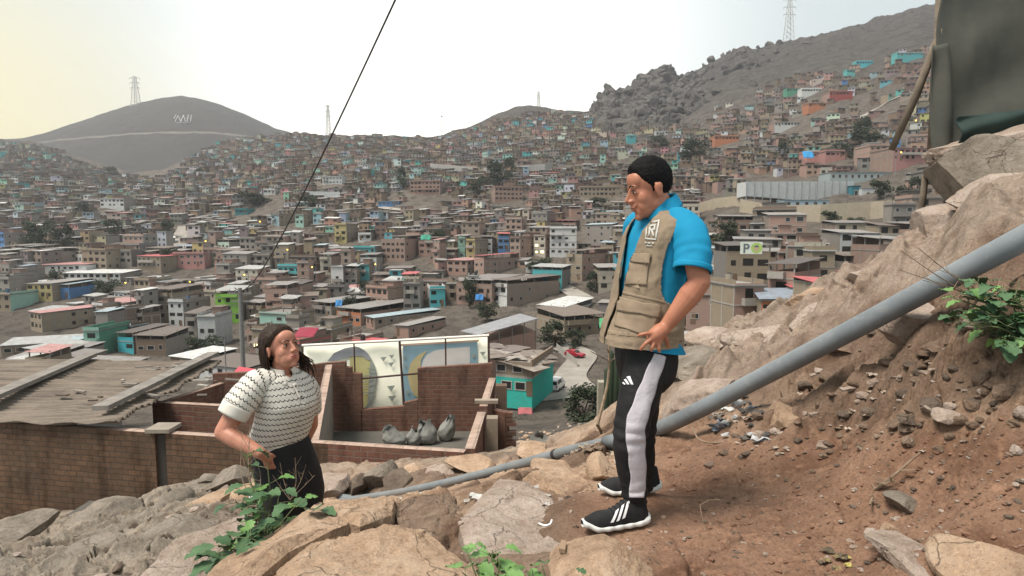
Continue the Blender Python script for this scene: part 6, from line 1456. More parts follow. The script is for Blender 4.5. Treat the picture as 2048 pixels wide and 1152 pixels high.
for (u0, v0, u1, v1, d, lb, ln) in [(770, 858, 810, 897, 13.9, 'leftmost filled sack, bent over at the top', -.15), (812, 858, 845, 893, 14.0, 'squat dark sack with a knotted neck, second of the four', .1), (838, 848, 876, 895, 14.1, 'bulging sack with an open crumpled mouth, third of the four', -.1), (877, 840, 906, 888, 14.3, 'rightmost tall sack leaning against the brick wall', .15)]:
    sack(u0, v0, u1, v1, d, int(u0), lb, ln)
sack(1060, 868, 1112, 912, 9.2, 31, 'crumpled green-grey rubbish sack on the stones above the pipe', -.2)
# ------------------------------------------------------------------ printed banner
def flat_mat(name, col): return simple(name, col, .6, var=.06, scale=3)
BM = [flat_mat('banner_cream', (0.68, 0.67, 0.55)), flat_mat('banner_blue', (0.30, 0.46, 0.53)), flat_mat('banner_yellow', (0.60, 0.55, 0.26)), flat_mat('banner_pale', (0.70, 0.66, 0.62)), flat_mat('banner_hair', (0.36, 0.37, 0.39)), flat_mat('banner_line', (0.34, 0.37, 0.33)), flat_mat('banner_pink', (0.58, 0.42, 0.33)), flat_mat('banner_crescent', (0.60, 0.50, 0.26))]
M_ROD = simple('rusty_rod', (0.07, 0.04, 0.035), .8)
def banner():
    d = 15.55; o = P(792, 830, d); t = thing('banner', 'large pale printed banner with a face and a blue panel behind the brick wall', 'banner', o)
    def q(u, v, k=0): p = P(u, v, d) - o; return (p.x, -k * .006 - .02 * math.sin(u / 23.0), p.z)
    n = 40; v = []; f = []
    for i in range(n + 1):
        s = i / n; u = 608 + 369 * s; top = 692 - 20 * s + 2 * math.sin(s * 3.14)
        a = q(u, top); b = q(u, 835); v += [a, b, (a[0], a[1] + .03, a[2]), (b[0], b[1] + .03, b[2])]
    for i in range(n): k = i * 4; f += [(k, k + 1, k + 5, k + 4), (k + 6, k + 7, k + 3, k + 2), (k, k + 4, k + 6, k + 2)]
    obj('sheet', new_mesh('sheet', v, f, (BM[0],), smooth=True), t)
    L = 0
    def shape(nm, pts, mi, k):
        m = MB()
        # triangulated fan in thin vertical slices so it follows the sheet
        us = [p[0] for p in pts]; u0, u1 = min(us), max(us); N = max(2, int((u1 - u0) / 6)); 
        def span(u):
            ys = []
            for i in range(len(pts)):
                (x0, y0), (x1, y1) = pts[i], pts[(i + 1) % len(pts)]
                if (x0 <= u < x1) or (x1 <= u < x0): ys.append(y0 + (y1 - y0) * (u - x0) / (x1 - x0))
            return (min(ys), max(ys)) if len(ys) > 1 else None
        pr = None
        for i in range(N + 1):
            u = u0 + (u1 - u0) * (i + 0.001) / (N + .01); s = span(u)
            if s and pr: m.quad(q(pr[0], pr[2], k), q(u, s[1], k), q(u, s[0], k), q(pr[0], pr[1], k))
            pr = (u, s[0], s[1]) if s else None
        if m.f: obj(nm, m.mesh(nm, (BM[mi],)), t)
    shape('blue_field', [(806, 691), (955, 682), (955, 835), (806, 835)], 1, 3)
    shape('pink_border', [(802, 688), (958, 679), (958, 683), (802, 692)], 6, 4)
    shape('pale_field', [(842, 735), (850, 712), (870, 700), (900, 696), (940, 693), (940, 835), (850, 835), (838, 790), (835, 760)], 3, 4)
    shape('crescent', [(815, 750), (822, 725), (836, 710), (856, 700), (848, 710), (838, 726), (833, 748), (834, 775), (842, 800), (828, 790), (818, 772)], 7, 5)
    shape('face', [(700, 835), (700, 705), (730, 700), (742, 715), (752, 735), (754, 752), (746, 760), (752, 770), (748, 785), (744, 800), (730, 820), (722, 835)], 2, 3)
    shape('hair', [(655, 722), (668, 706), (690, 696), (715, 692), (735, 703), (744, 718), (740, 722), (725, 712), (705, 712), (690, 716), (672, 722)], 4, 5)
    shape('profile_line', [(744, 716), (752, 735), (754, 752), (746, 760), (750, 772), (750, 786), (742, 804), (726, 824), (724, 822), (739, 803), (746, 786), (746, 772), (742, 760), (750, 751), (748, 736), (741, 718)], 5, 6)
    for (a, b) in [((736, 735), (752, 738)), ((738, 743), (752, 745)), ((724, 765), (748, 758)), ((724, 775), (750, 768)), ((726, 785), (748, 782)), ((722, 752), (742, 750))]:
        shape('profile_line', [(a[0], a[1] - 1), (b[0], b[1] - 1), (b[0], b[1] + 1.2), (a[0], a[1] + 1.2)], 5, 7)
    for (x, y, s) in [(768, 718, 6), (784, 713, 5), (783, 729, 6), (783, 777, 8), (785, 797, 8), (810, 716, 4), (811, 732, 4), (816, 785, 5), (947, 712, 6), (966, 708, 6)]:
        shape('triangle', [(x - s, y - s * .7), (x + s, y - s * .9), (x + s * .2, y + s)], 5, 7)
    ro = t
    def rod(a, b, r=.022, nm='rod'):
        m = MB(); A = P(a[0], a[1], d - .3) - o; B = P(b[0], b[1], d - .3) - o; m.bar(A, B, r, 6); obj(nm, m.mesh(nm, (M_ROD,)), t)
    rod((708, 688), (711, 780)); rod((891, 677), (892, 765)); rod((799, 682), (809, 830), .035); rod((640, 765), (835, 747), .028); rod((977, 672), (978, 760), .03)
    m = MB(); A = P(604, 691, d - .1) - o; B = P(978, 671, d - .1) - o; m.bar(A, B, .035, 8); obj('top_pole', m.mesh('top_pole', (BM[3],)), t)
banner()
# ------------------------------------------------------------------ rusty corrugated roof
def rust_material():
    m = NT('old_corrugated_roof'); n = m.noise(1.3, 6, .65); n2 = m.noise(7, 6, .7); st = m.noise(1.0, 4, .6, m.mapping((.35, 14, 1)))
    c = m.ramp(n, [(0.3, (0.085, 0.070, 0.060)), (0.5, (0.13, 0.105, 0.085)), (0.7, (0.19, 0.155, 0.125))]); c = m.mix(m.ramp(st, [(0.4, 0.0), (0.7, 0.6)]), c, (0.25, 0.20, 0.155)); c = m.mix(m.ramp(n2, [(0.6, 0.0), (0.8, 0.7)]), c, (0.30, 0.27, 0.23)); c = m.mix(m.ramp(n2, [(0.25, 0.7), (0.4, 0.0)]), c, (0.05, 0.042, 0.038))
    return m.done(c, .85, m.bump(n2, .5, .02), spec=.25)
M_RUST = rust_material()
def rusty_roof():
    t = thing('corrugated_roof', 'rusty brown corrugated sheet roof held down by timber battens at the left', 'roof', (-8, 12, -3.5)); o = t.location
    FR = P(272, 838, 11.35); RR = P(450, 731, 16.2)
    nx, ny = 110, 420; pts = []
    for j in range(ny):
        s = j / (ny - 1); xr = FR.x + (RR.x - FR.x) * s + .12 * math.sin(s * 31) * .4; yr0 = 11.28; 
        for i in range(nx):
            a = i / (nx - 1); x = -17 + (xr + 17) * a; y = (fw_y(x) - .12) + (16.2 - fw_y(x)) * s
            pts.append((x, y, 0))
    A = np.array(pts); x, y = A[:, 0], A[:, 1]
    q = np.stack([x * .5, y * .9, 0 * x], 1)
    sheet = np.floor((x + 20) / 1.9 + .2 * np.floor(y / 2.3)); hs = hash3(sheet.astype(np.int64), np.floor(y / 2.3).astype(np.int64), (x * 0).astype(np.int64), 4)
    z = -3.44 + .045 * np.sin(y * 2 * math.pi / .17 + .8 * fbm(q, 2, 5)) * (.5 + .6 * np.abs(fbm(q * .9, 3, 2))) + .10 * fbm(q, 4, 6) + hs * .05 + (y - 12) * .015
    z += .05 * np.sin(x * .9 + 1) * (1 - sstep(0, 1.5, y - fw_y(x)))
    me = grid_mesh('sheeting', np.stack([x - o.x, y - o.y, z - o.z], 1), nx, ny, (M_RUST,)); sh = obj('sheeting', me, t); mo = sh.modifiers.new('s', 'SOLIDIFY'); mo.thickness = .025
    M_BAT = simple('weathered_timber', (0.19, 0.17, 0.15), .9, var=.3, scale=3, bump=.4)
    for (a, b, w) in (((-30, 838, 11.6), (183, 741, 16.1), .16), ((203, 862, 11.05), (428, 733, 16.3), .15)):
        A_ = P(*a) - o; B_ = P(*b) - o; A_.z = B_.z = .22; n = (B_ - A_).normalized(); s = Vector((n.y, -n.x, 0)) * w; m = MB(); Z = Vector((0, 0, .09)); m.hexa([A_ - s, A_ + s, B_ + s, B_ - s, A_ - s + Z, A_ + s + Z, B_ + s + Z, B_ - s + Z]); obj('batten', m.mesh('batten', (M_BAT,)), t)
    rng = random.Random(8)
    m = MB()
    for k in range(26):
        cx = rng.uniform(-9.5, -6.2); cy = rng.uniform(11.9, 15.2); a = rng.uniform(-.5, .5); l = rng.uniform(.03, .2); w = rng.uniform(.015, .05); c, s = math.cos(a), math.sin(a)
        p = [Vector((cx + x_ * c - y_ * s, cy + x_ * s + y_ * c, -3.35)) - o for x_, y_ in ((-l, -w), (l, -w), (l, w), (-l, w))]; m.hexa(p + [v_ + Vector((0, 0, .03)) for v_ in p], rng.choice(((0.25, 0.22, 0.19), (0.12, 0.09, 0.07), (0.36, 0.33, 0.29))))
    tag(obj('debris', MB.mesh(m, 'debris', (M_WALL,)), None, o), 'scraps of wood and plaster lying on the rusty roof', 'debris', None, 'stuff')
rusty_roof()
m = MB(); A = P(462, 752, 17.5); m.hexa([P(458, 758, 17), P(510, 756, 17), P(516, 742, 18.5), P(478, 736, 18.5)] + [q + Vector((0, 0, .05)) for q in (P(458, 758, 17), P(510, 756, 17), P(516, 742, 18.5), P(478, 736, 18.5))], (0.60, 0.09, 0.12))
m.hexa([P(458, 757, 17) - Vector((0, 0, 2.5)), P(510, 756, 17) - Vector((0, 0, 2.5)), P(516, 742, 18.5) - Vector((0, 0, 2.5)), P(478, 736, 18.5) - Vector((0, 0, 2.5)), P(458, 758, 17.1) - Vector((0, 0, .02)), P(510, 757, 17.1) - Vector((0, 0, .02)), P(515, 743, 18.4) - Vector((0, 0, .02)), P(479, 737, 18.4) - Vector((0, 0, .02))], (0.2, 0.15, 0.12))
tag(obj('red_canopy', m.mesh('red_canopy', (M_WALL,))), 'small bright red canopy roof behind the shoulder of the woman', 'canopy')
# ------------------------------------------------------------------ tarpaulin shack at the upper right
def tarp_material():
    m = NT('dark_tarpaulin'); n = m.noise(2, 5, .6); n2 = m.noise(120, 2, .5); c = m.ramp(n, [(0.3, (0.050, 0.052, 0.044)), (0.7, (0.095, 0.092, 0.076))]); return m.done(c, .8, m.bump(n2, .25, .002), spec=.2)
M_TARP = tarp_material(); M_TARP_G = simple('green_tarpaulin', (0.018, 0.034, 0.030), .75, var=.2, scale=3)
M_TIMBER = simple('rough_timber', (0.15, 0.12, 0.09), .9, var=.3, scale=8, bump=.5, bscale=30)
def shack():
    t = thing('tarpaulin_shack', 'dark grey tarpaulin shack wall with timber posts at the upper right', 'shack', P(1990, 290, 6)); o = t.location
    nu, nv = 120, 90; pts = []
    for j in range(nv):
        s = j / (nv - 1)
        for i in range(nu):
            a = i / (nu - 1); ul = 1882 - 14 * s + 6 * math.sin(s * 9); ur = 2480; u = ul + (ur - ul) * a; vb = 285 + 30 * math.sin(min(1, a * 5) * math.pi) * .5 - 150 * a; v = -150 + (vb + 150) * s; d = 6.0 - .5 * a
            p = P(u, v, d); q = np.array([[p.x * 1.3, p.z * .5, 0]]); fold = .10 * fbm(q * 1.3, 3, 7)[0] + .06 * math.sin(p.x * 5 + p.z * 1.7) * (1 - .4 * s) + .05 * math.sin((p.x * .6 - p.z) * 6) * s
            pts.append((p.x - o.x, p.y - o.y + fold, p.z - o.z))
    me = grid_mesh('sheet', np.array(pts), nu, nv, (M_TARP,)); s_ = obj('sheet', me, t); mo = s_.modifiers.new('s', 'SOLIDIFY'); mo.thickness = .01
    pts = []
    for j in range(20):
        s = j / 19
        for i in range(60):
            a = i / 59; u = 1915 + 400 * a; v0 = 232 - 30 * a; v1 = 300 - 52 * a - 5 * math.sin(a * 20); v = v0 + (v1 - v0) * s; p = P(u, v, 5.75 - .4 * a); pts.append((p.x - o.x, p.y - o.y + .03 * math.sin(s * 9 + a * 12) - .04 * s, p.z - o.z))
    me = grid_mesh('lower_flap', np.array(pts), 60, 20, (M_TARP_G,)); s_ = obj('lower_flap', me, t); mo = s_.modifiers.new('s', 'SOLIDIFY'); mo.thickness = .01
    pts = []
    for j in range(24):
        s = j / 23
        for i in range(16):
            a = i / 15; u = 1866 + 75 * a * (.4 + .6 * s) ; v = 90 + 230 * s - 20 * a * s; p = P(u, v, 5.9 + .05 * a); pts.append((p.x - o.x, p.y - o.y + .05 * math.sin(a * 7 + s * 3), p.z - o.z))
    me = grid_mesh('loose_corner', np.array(pts), 16, 24, (M_TARP,)); s_ = obj('loose_corner', me, t); mo = s_.modifiers.new('s', 'SOLIDIFY'); mo.thickness = .01
    for (a, b, r) in (((1884, -60, 6.1), (1862, 320, 6.1), .045), ((1874, 80, 6.0), (1783, 300, 6.4), .035), ((1878, 60, 6.0), (1866, 200, 6.0), .04), ((1851, 350, 6.3), (1829, 480, 6.5), .03)):
        q = tube('post', [P(*a) - o, P(*a).lerp(P(*b), .5) - o + Vector((.02, 0, 0)), P(*b) - o], [r, r * 1.1, r * .9], (M_TIMBER,), 8); obj('post', q, t)
shack()
# ------------------------------------------------------------------ people
def skin_material(name, col, col2):
    m = NT(name); n = m.noise(9, 4, .6); n2 = m.noise(120, 3, .6)
    c = m.ramp(n, [(0.3, col), (0.7, col2)]); return m.done(c, .5, m.bump(n2, .15, .0008), spec=.4, Subsurface_Weight=.12, Subsurface_Radius=(.02, .008, .004))
def cloth_material(name, c1, c2, scale=8, bump=.5, weave=500, rough=.85, bd=.004, sheen=.0):
    m = NT(name); n = m.noise(scale, 5, .6); w = m.noise(weave, 2, .5)
    c = m.ramp(n, [(0.3, c1), (0.7, c2)]); nor = m.bump(m.noise(14, 4, .55, dist=1.2), bump, bd); nor = m.bump(w, .3, .0006, nor); return m.done(c, rough, nor, spec=.2)
M_SKIN_M = skin_material('skin_tanned', (0.33, 0.125, 0.070), (0.43, 0.180, 0.105)); M_SKIN_W = skin_material('skin_warm', (0.36, 0.150, 0.095), (0.45, 0.205, 0.135))
M_HAIR = simple('black_hair', (0.0045, 0.004, 0.004), .7, spec=.12, var=.5, scale=60, bump=.5, bscale=260, bdist=.003)
def hair_brown():
    m = NT('brown_hair'); n = m.noise(8, 4, .6); n2 = m.noise(1, 4, .6, m.mapping((160, 160, 6))); z = m.sep()[2]
    c = m.ramp(n2, [(0.35, (0.010, 0.006, 0.004)), (0.75, (0.050, 0.026, 0.014))]); return m.done(c, .55, m.bump(n2, .6, .004), spec=.2)
M_HAIR_B = hair_brown()
M_EYEW = simple('eye_white', (0.60, 0.57, 0.54), .3, var=.02); M_IRIS = simple('dark_iris', (0.02, 0.012, 0.008), .2)
M_LIP_W = simple('lip_pink', (0.36, 0.10, 0.09), .45); M_LIP_M = simple('lip_brown', (0.26, 0.105, 0.075), .5); M_BROWH = simple('eyebrow_hair', (0.03, 0.02, 0.015), .8)
M_SHIRT = cloth_material('bright_blue_polo', (0.006, 0.185, 0.33), (0.012, 0.235, 0.40), 5, .5, 700, .8, .006)
M_VEST = cloth_material('khaki_vest', (0.20, 0.15, 0.102), (0.255, 0.195, 0.135), 7, .7, 420, .85, .007)
M_VEST_IN = cloth_material('khaki_flap', (0.215, 0.16, 0.11), (0.27, 0.205, 0.142), 9, .5, 420, .85, .003)
M_BLACK = cloth_material('black_track_trousers', (0.010, 0.010, 0.011), (0.022, 0.021, 0.022), 5, .7, 600, .65, .010)
M_WHITE_C = cloth_material('white_stripe_cloth', (0.42, 0.39, 0.42), (0.52, 0.49, 0.52), 6, .7, 600, .75, .008)
M_WHITE_P = simple('white_print', (0.70, 0.70, 0.70), .6, var=.03)
M_EMB = simple('emblem_print', (0.46, 0.44, 0.40), .8, var=.1)
M_CREAM = cloth_material('cream_knit', (0.56, 0.52, 0.46), (0.64, 0.60, 0.54), 9, .4, 260, .95, .004)
M_SOLE = simple('white_foam_sole', (0.60, 0.60, 0.58), .6, var=.1, scale=20); M_SHOE = cloth_material('black_mesh_shoe', (0.012, 0.012, 0.013), (0.03, 0.03, 0.032), 10, .4, 900, .8, .002)
def scallop_material():
    m = NT('scalloped_knit'); uv = m.N.new('ShaderNodeUVMap'); uv.uv_map = 'UVMap'; s = m.sep(uv.outputs[0])
    wob = m.math('MULTIPLY', m.math('SUBTRACT', m.noise(5, 2, .5, uv.outputs[0]), .5), .016)
    arc = m.math('MULTIPLY', m.math('ABSOLUTE', m.math('SINE', m.math('MULTIPLY', s[0], math.pi / .0225))), .0085)
    v = m.math('ADD', m.math('ADD', s[1], arc), wob)
    row = m.math('FRACT', m.math('DIVIDE', v, .0315))
    line = m.math('LESS_THAN', row, .17); fade = m.math('SUBTRACT', 1.0, row)
    n = m.noise(9, 4); c = m.ramp(n, [(0.3, (0.56, 0.53, 0.47)), (0.7, (0.66, 0.62, 0.56))]); c = m.mix(m.math('MULTIPLY', line, .98), c, (0.008, 0.008, 0.010))
    nor = m.bump(row, .5, .006); nor = m.bump(m.noise(260, 2, .5), .5, .0015, nor); return m.done(c, .95, nor, spec=.1)
M_SCALLOP = scallop_material()

def ell(c, r, M=None, lv=3):
    v, f = ico(lv); v = v * np.array(r)
    b = MB(); Rm = M if M is not None else Matrix.Identity(3); C = Vector(c)
    b.v = [tuple((Rm @ Vector(p)) + C) for p in v.tolist()]; b.f = [tuple(q) for q in f.tolist()]; b.m = [0] * len(f); b.c = [(1, 1, 1)] * len(f); return b
def capsule(b, path, radii, n=14):
    """chain of tapered links with a ball at every joint"""
    for i in range(len(path) - 1): b.bar(path[i], path[i + 1], radii[i], n, r2=radii[i + 1])
    for p, r in zip(path, radii): b.add(ell(p, (r, r, r), lv=2))
def fuse(name, b, mat, voxel=.004, smooth=4, origin=Vector((0, 0, 0))):
    me = new_mesh(name + '_src', [tuple(Vector(p) - origin) for p in b.v], b.f); o = obj(name + '_src', me)
    md = o.modifiers.new('r', 'REMESH'); md.mode = 'VOXEL'; md.voxel_size = voxel; md.use_smooth_shade = True
    if smooth: s = o.modifiers.new('s', 'SMOOTH'); s.factor = .5; s.iterations = smooth
    dg = bpy.context.evaluated_depsgraph_get(); dg.update(); out = bpy.data.meshes.new_from_object(o.evaluated_get(dg)); out.name = name
    bpy.data.objects.remove(o); bpy.data.meshes.remove(me)
    out.materials.clear(); out.materials.append(mat); out.polygons.foreach_set('use_smooth', np.ones(len(out.polygons), bool)); return out
def frame(f, pitch=0):
    """columns: forward, left, up"""
    f = Vector((f[0], f[1], 0)).normalized(); l = Vector((0, 0, 1)).cross(f); M = Matrix((f, l, Vector((0, 0, 1)))).transposed()
    return M @ Matrix.Rotation(R(pitch), 3, 'Y')     # positive pitch looks down
def head_parts(b, C, F, s, woman=False):
    def A(c, r, rot=None):
        Fr = F if rot is None else F @ rot
        b.add(ell(C + F @ Vector((c[0] * s[0], c[1] * s[1], c[2] * s[2])), (r[0] * s[0], r[1] * s[1], r[2] * s[2]), Fr))
    def cap(p, q, r1, r2): 
        pp = C + F @ Vector([p[i] * s[i] for i in range(3)]); qq = C + F @ Vector([q[i] * s[i] for i in range(3)]); capsule(b, [pp, qq], [r1, r2])
    A((-.012, 0, .036), (.096, .076, .084)); A((.030, 0, -.022), (.062, .060, .085)); A((.040, 0, -.074), (.048, .048, .036)); A((.005, 0, -.055), (.055, .057, .045))
    A((.073, 0, -.098), (.019, .021, .017)); A((.060, 0, .046), (.032, .055, .042))
    for k in (-1, 1):
        A((.052, k * .036, -.026), (.028, .026, .032)); A((.083, k * .024, .021), (.010, .024, .008)); A((.078, k * .030, -.001), (.012, .016, .007)); A((.078, k * .030, .006), (.012, .016, .005))
        A((-.006, k * .081, -.008), (.017, .007, .031), Matrix.Rotation(R(12), 3, 'Y')); A((-.012, k * .086, .006), (.014, .006, .018)); A((.004, k * .079, -.008), (.006, .008, .012)); A((.100, k * .012, -.031), (.011, .008, .008)); A((.055, k * .035, -.055), (.025, .018, .03))
    n = .62 if woman else .72
    cap((.088, 0, .016), (.106 + .017 * n, 0, -.026), .0075, .0098 * n); cap((.088, 0, -.005), (.102, 0, -.034), .011, .010); A((.086, 0, -.050), (.014, .022, .012))
    A((.093, 0, -.056), (.010, .021, .0055)); A((.091, 0, -.067), (.010, .018, .0065))
def face_details(parent, C, F, s, origin, lipmat, skin, woman=False):
    def W(c): return C + F @ Vector([c[i] * s[i] for i in range(3)]) - origin
    for k in (-1, 1):
        e = ell(W((.0785, k * .031, .003)), (.0115, .0118, .0062), F); obj('eye', e.mesh('eye', (M_EYEW,), True), parent)
        e = ell(W((.0895, k * .032, .003)), (.0035, .0055, .0058), F); obj('iris', e.mesh('iris', (M_IRIS,), True), parent)
        b = MB(); capsule(b, [W((.097, k * .012, .024)), W((.0965, k * .028, .030)), W((.083, k * .046, .024))], [.0030, .0034, .0014], 8); obj('eyebrow', b.mesh('eyebrow', (M_BROWH,), True), parent)
        b = MB(); capsule(b, [W((.0905, k * .018, .009)), W((.0925, k * .030, .0118)), W((.083, k * .044, .007))], [.0014, .0020, .0010], 6); obj('eyelid', b.mesh('eyelid', (M_BROWH,), True), parent)
    b = MB(); b.add(ell(W((.0955, 0, -.0565)), (.0085, .0205, .0046), F)); b.add(ell(W((.0935, 0, -.0665)), (.0088, .0180, .0055), F)); obj('lips', b.mesh('lips', (lipmat,), True), parent)
def ring_loft(name, rings, mat, n=72, spans=8, ex=2.2, fold=.006, fseed=1, origin=Vector((0, 0, 0)), span=(0, 2 * math.pi), off=0.0, mask=None, thick=None, uv0=0, fscale=(6, 6, 3), spanf=None):
    """rings: (center, F, front, back, half width); angle 0 looks forward, pi/2 to the person's left; returns mesh"""
    Cs = spline([r[0] for r in rings], spans); k = np.linspace(0, len(rings) - 1, len(Cs)); idx = np.arange(len(rings))
    af = np.interp(k, idx, [r[2] for r in rings]); ab = np.interp(k, idx, [r[3] for r in rings]); bb = np.interp(k, idx, [r[4] for r in rings])
    ang = np.linspace(span[0], span[1], n); P_ = []; U = []; vlen = 0
    for i, c in enumerate(Cs):
        F = rings[int(min(len(rings) - 1, round(k[i])))][1]; f = F @ Vector((1, 0, 0)); l = F @ Vector((0, 1, 0)); 
        if i: vlen += (Cs[i] - Cs[i - 1]).length
        if spanf: s0, s1 = spanf(k[i]); ang = np.linspace(s0, s1, n)
        for j, a in enumerate(ang):
            ca, sa = math.cos(a), math.sin(a); x = abs(ca) ** (2 / ex) * (1 if ca > 0 else -1) * ((af[i] if ca > 0 else ab[i]) + off); y = abs(sa) ** (2 / ex) * (1 if sa > 0 else -1) * (bb[i] + off)
            P_.append(c + f * x + l * y); U.append((a * .155, P_[-1].z) if mat is M_SCALLOP else (a * (bb[i] + af[i]) / 2 + uv0, -vlen))
    A = np.array([tuple(p) for p in P_]); cen = np.repeat(np.array([tuple(c) for c in Cs]), n, axis=0); nr = A - cen; nr /= np.linalg.norm(nr, axis=1)[:, None] + 1e-9
    q = A * np.array(fscale) + fseed; A = A + nr * (fold * (fbm(q, 3, fseed) + .7 * fbm(q * 2.3, 3, fseed + 5, ridged=True)))[:, None] - np.array(tuple(origin))
    nr_, nc = len(Cs), n; faces = []
    for i in range(nr_ - 1):
        for j in range(nc - 1):
            if mask and mask(ang[j], k[i], (ang[j] + ang[j + 1]) / 2): continue
            a = i * nc + j; faces.append((a, a + nc, a + nc + 1, a + 1))
    me = new_mesh(name, A.tolist(), faces, (mat,), smooth=True); ul = me.uv_layers.new(name='UVMap'); li = np.empty(len(me.loops), np.int32); me.loops.foreach_get('vertex_index', li); uvs = np.array(U)[li]
    if abs(span[1] - span[0] - 2 * math.pi) < 1e-6: pass
    ul.data.foreach_set('uv', uvs.ravel().astype(np.float32)); return me
def limb(name, path, radii, mat, n=28, spans=8, fold=.004, fseed=3, origin=Vector((0, 0, 0)), squash=1.0, gather=(), cap=False):
    pts = spline(path, spans); k = np.linspace(0, len(path) - 1, len(pts)); rr = np.interp(k, np.arange(len(path)), radii)
    A = np.array([tuple(p) for p in tube_pts(pts, list(rr), n)]); cen = np.repeat(np.array([tuple(p) for p in pts]), n, axis=0); nr = A - cen; nr /= np.linalg.norm(nr, axis=1)[:, None]
    q = A * np.array((9, 9, 5)) + fseed; dsp = fold * (fbm(q, 3, fseed) + .6 * fbm(q * 2, 3, fseed + 5, ridged=True)); kk = np.repeat(k, n)
    for (kc, w, amp, fr) in gather: dsp += amp * np.exp(-((kk - kc) / w) ** 2) * np.sin(kk * fr + 2.0 * fbm(q * .8, 2, fseed + 9) + A[:, 0] * 14)
    A = A + nr * dsp[:, None] - np.array(tuple(origin)); f = []; nv = len(pts)
    L = np.concatenate([[0], np.cumsum([(pts[i + 1] - pts[i]).length for i in range(nv - 1)])])
    for i in range(nv - 1):
        for j in range(n): f.append((i * n + j, i * n + (j + 1) % n, (i + 1) * n + (j + 1) % n, (i + 1) * n + j))
    if cap: f.append(tuple((nv - 1) * n + j for j in range(n))); f.append(tuple(reversed(range(n))))
    me = new_mesh(name, A.tolist(), f, (mat,), smooth=True); ul = me.uv_layers.new(name='UVMap'); d = []
    for i in range(nv - 1):
        for j in range(n): c0 = 2 * math.pi * j / n * rr[i]; c1 = 2 * math.pi * (j + 1) / n * rr[i]; d += [(c0, -L[i]), (c1, -L[i]), (c1, -L[i + 1]), (c0, -L[i + 1])]
    d += [(0, 0)] * (len(me.loops) - len(d)); ul.data.foreach_set('uv', np.array(d, np.float32).ravel()); return me
def add_solid(o, t, offset=1): m = o.modifiers.new('thickness', 'SOLIDIFY'); m.thickness = t; m.offset = offset; return o
def wrap_patch(name, quad, target, mat, parent, origin, d, nu=14, nv=14, off=.003, solid=.003, rows=None):
    """patch given by pixel outline rows, laid on the target cloth; target is a part of the same person"""
    from mathutils.bvhtree import BVHTree
    dg = bpy.context.evaluated_depsgraph_get(); me = target.data
    bv = BVHTree.FromPolygons([tuple(Vector(v.co) + origin) for v in me.vertices], [tuple(p.vertices) for p in me.polygons])
    (a, b, c, e) = quad; pts = []
    for j in range(nv):
        t = j / (nv - 1)
        for i in range(nu):
            s = i / (nu - 1)
            if rows: uL, uR, vv = rows(t); u, v = uL + (uR - uL) * s, vv
            else: u = (a[0] * (1 - s) + b[0] * s) * (1 - t) + (e[0] * (1 - s) + c[0] * s) * t; v = (a[1] * (1 - s) + b[1] * s) * (1 - t) + (e[1] * (1 - s) + c[1] * s) * t
            dirn = P(u, v, 1.0).normalized(); hit = bv.ray_cast(Vector((0, 0, 0)), dirn)
            if hit[0] is None: nn = bv.find_nearest(P(u, v, d)); q = nn[0]; nrm = nn[1]
            else: q = hit[0]; nrm = hit[1]
            if nrm.dot(dirn) > 0: nrm = -nrm
            pts.append(tuple(q + nrm * off - origin))
    me2 = grid_mesh(name, np.array(pts), nu, nv, (mat,)); o = obj(name, me2, parent)
    if solid: add_solid(o, solid, 0)
    return o
def finger(b, pts, r=.0085): capsule(b, pts, [r, r * .95, r * .9, r * .8][:len(pts)], 10)
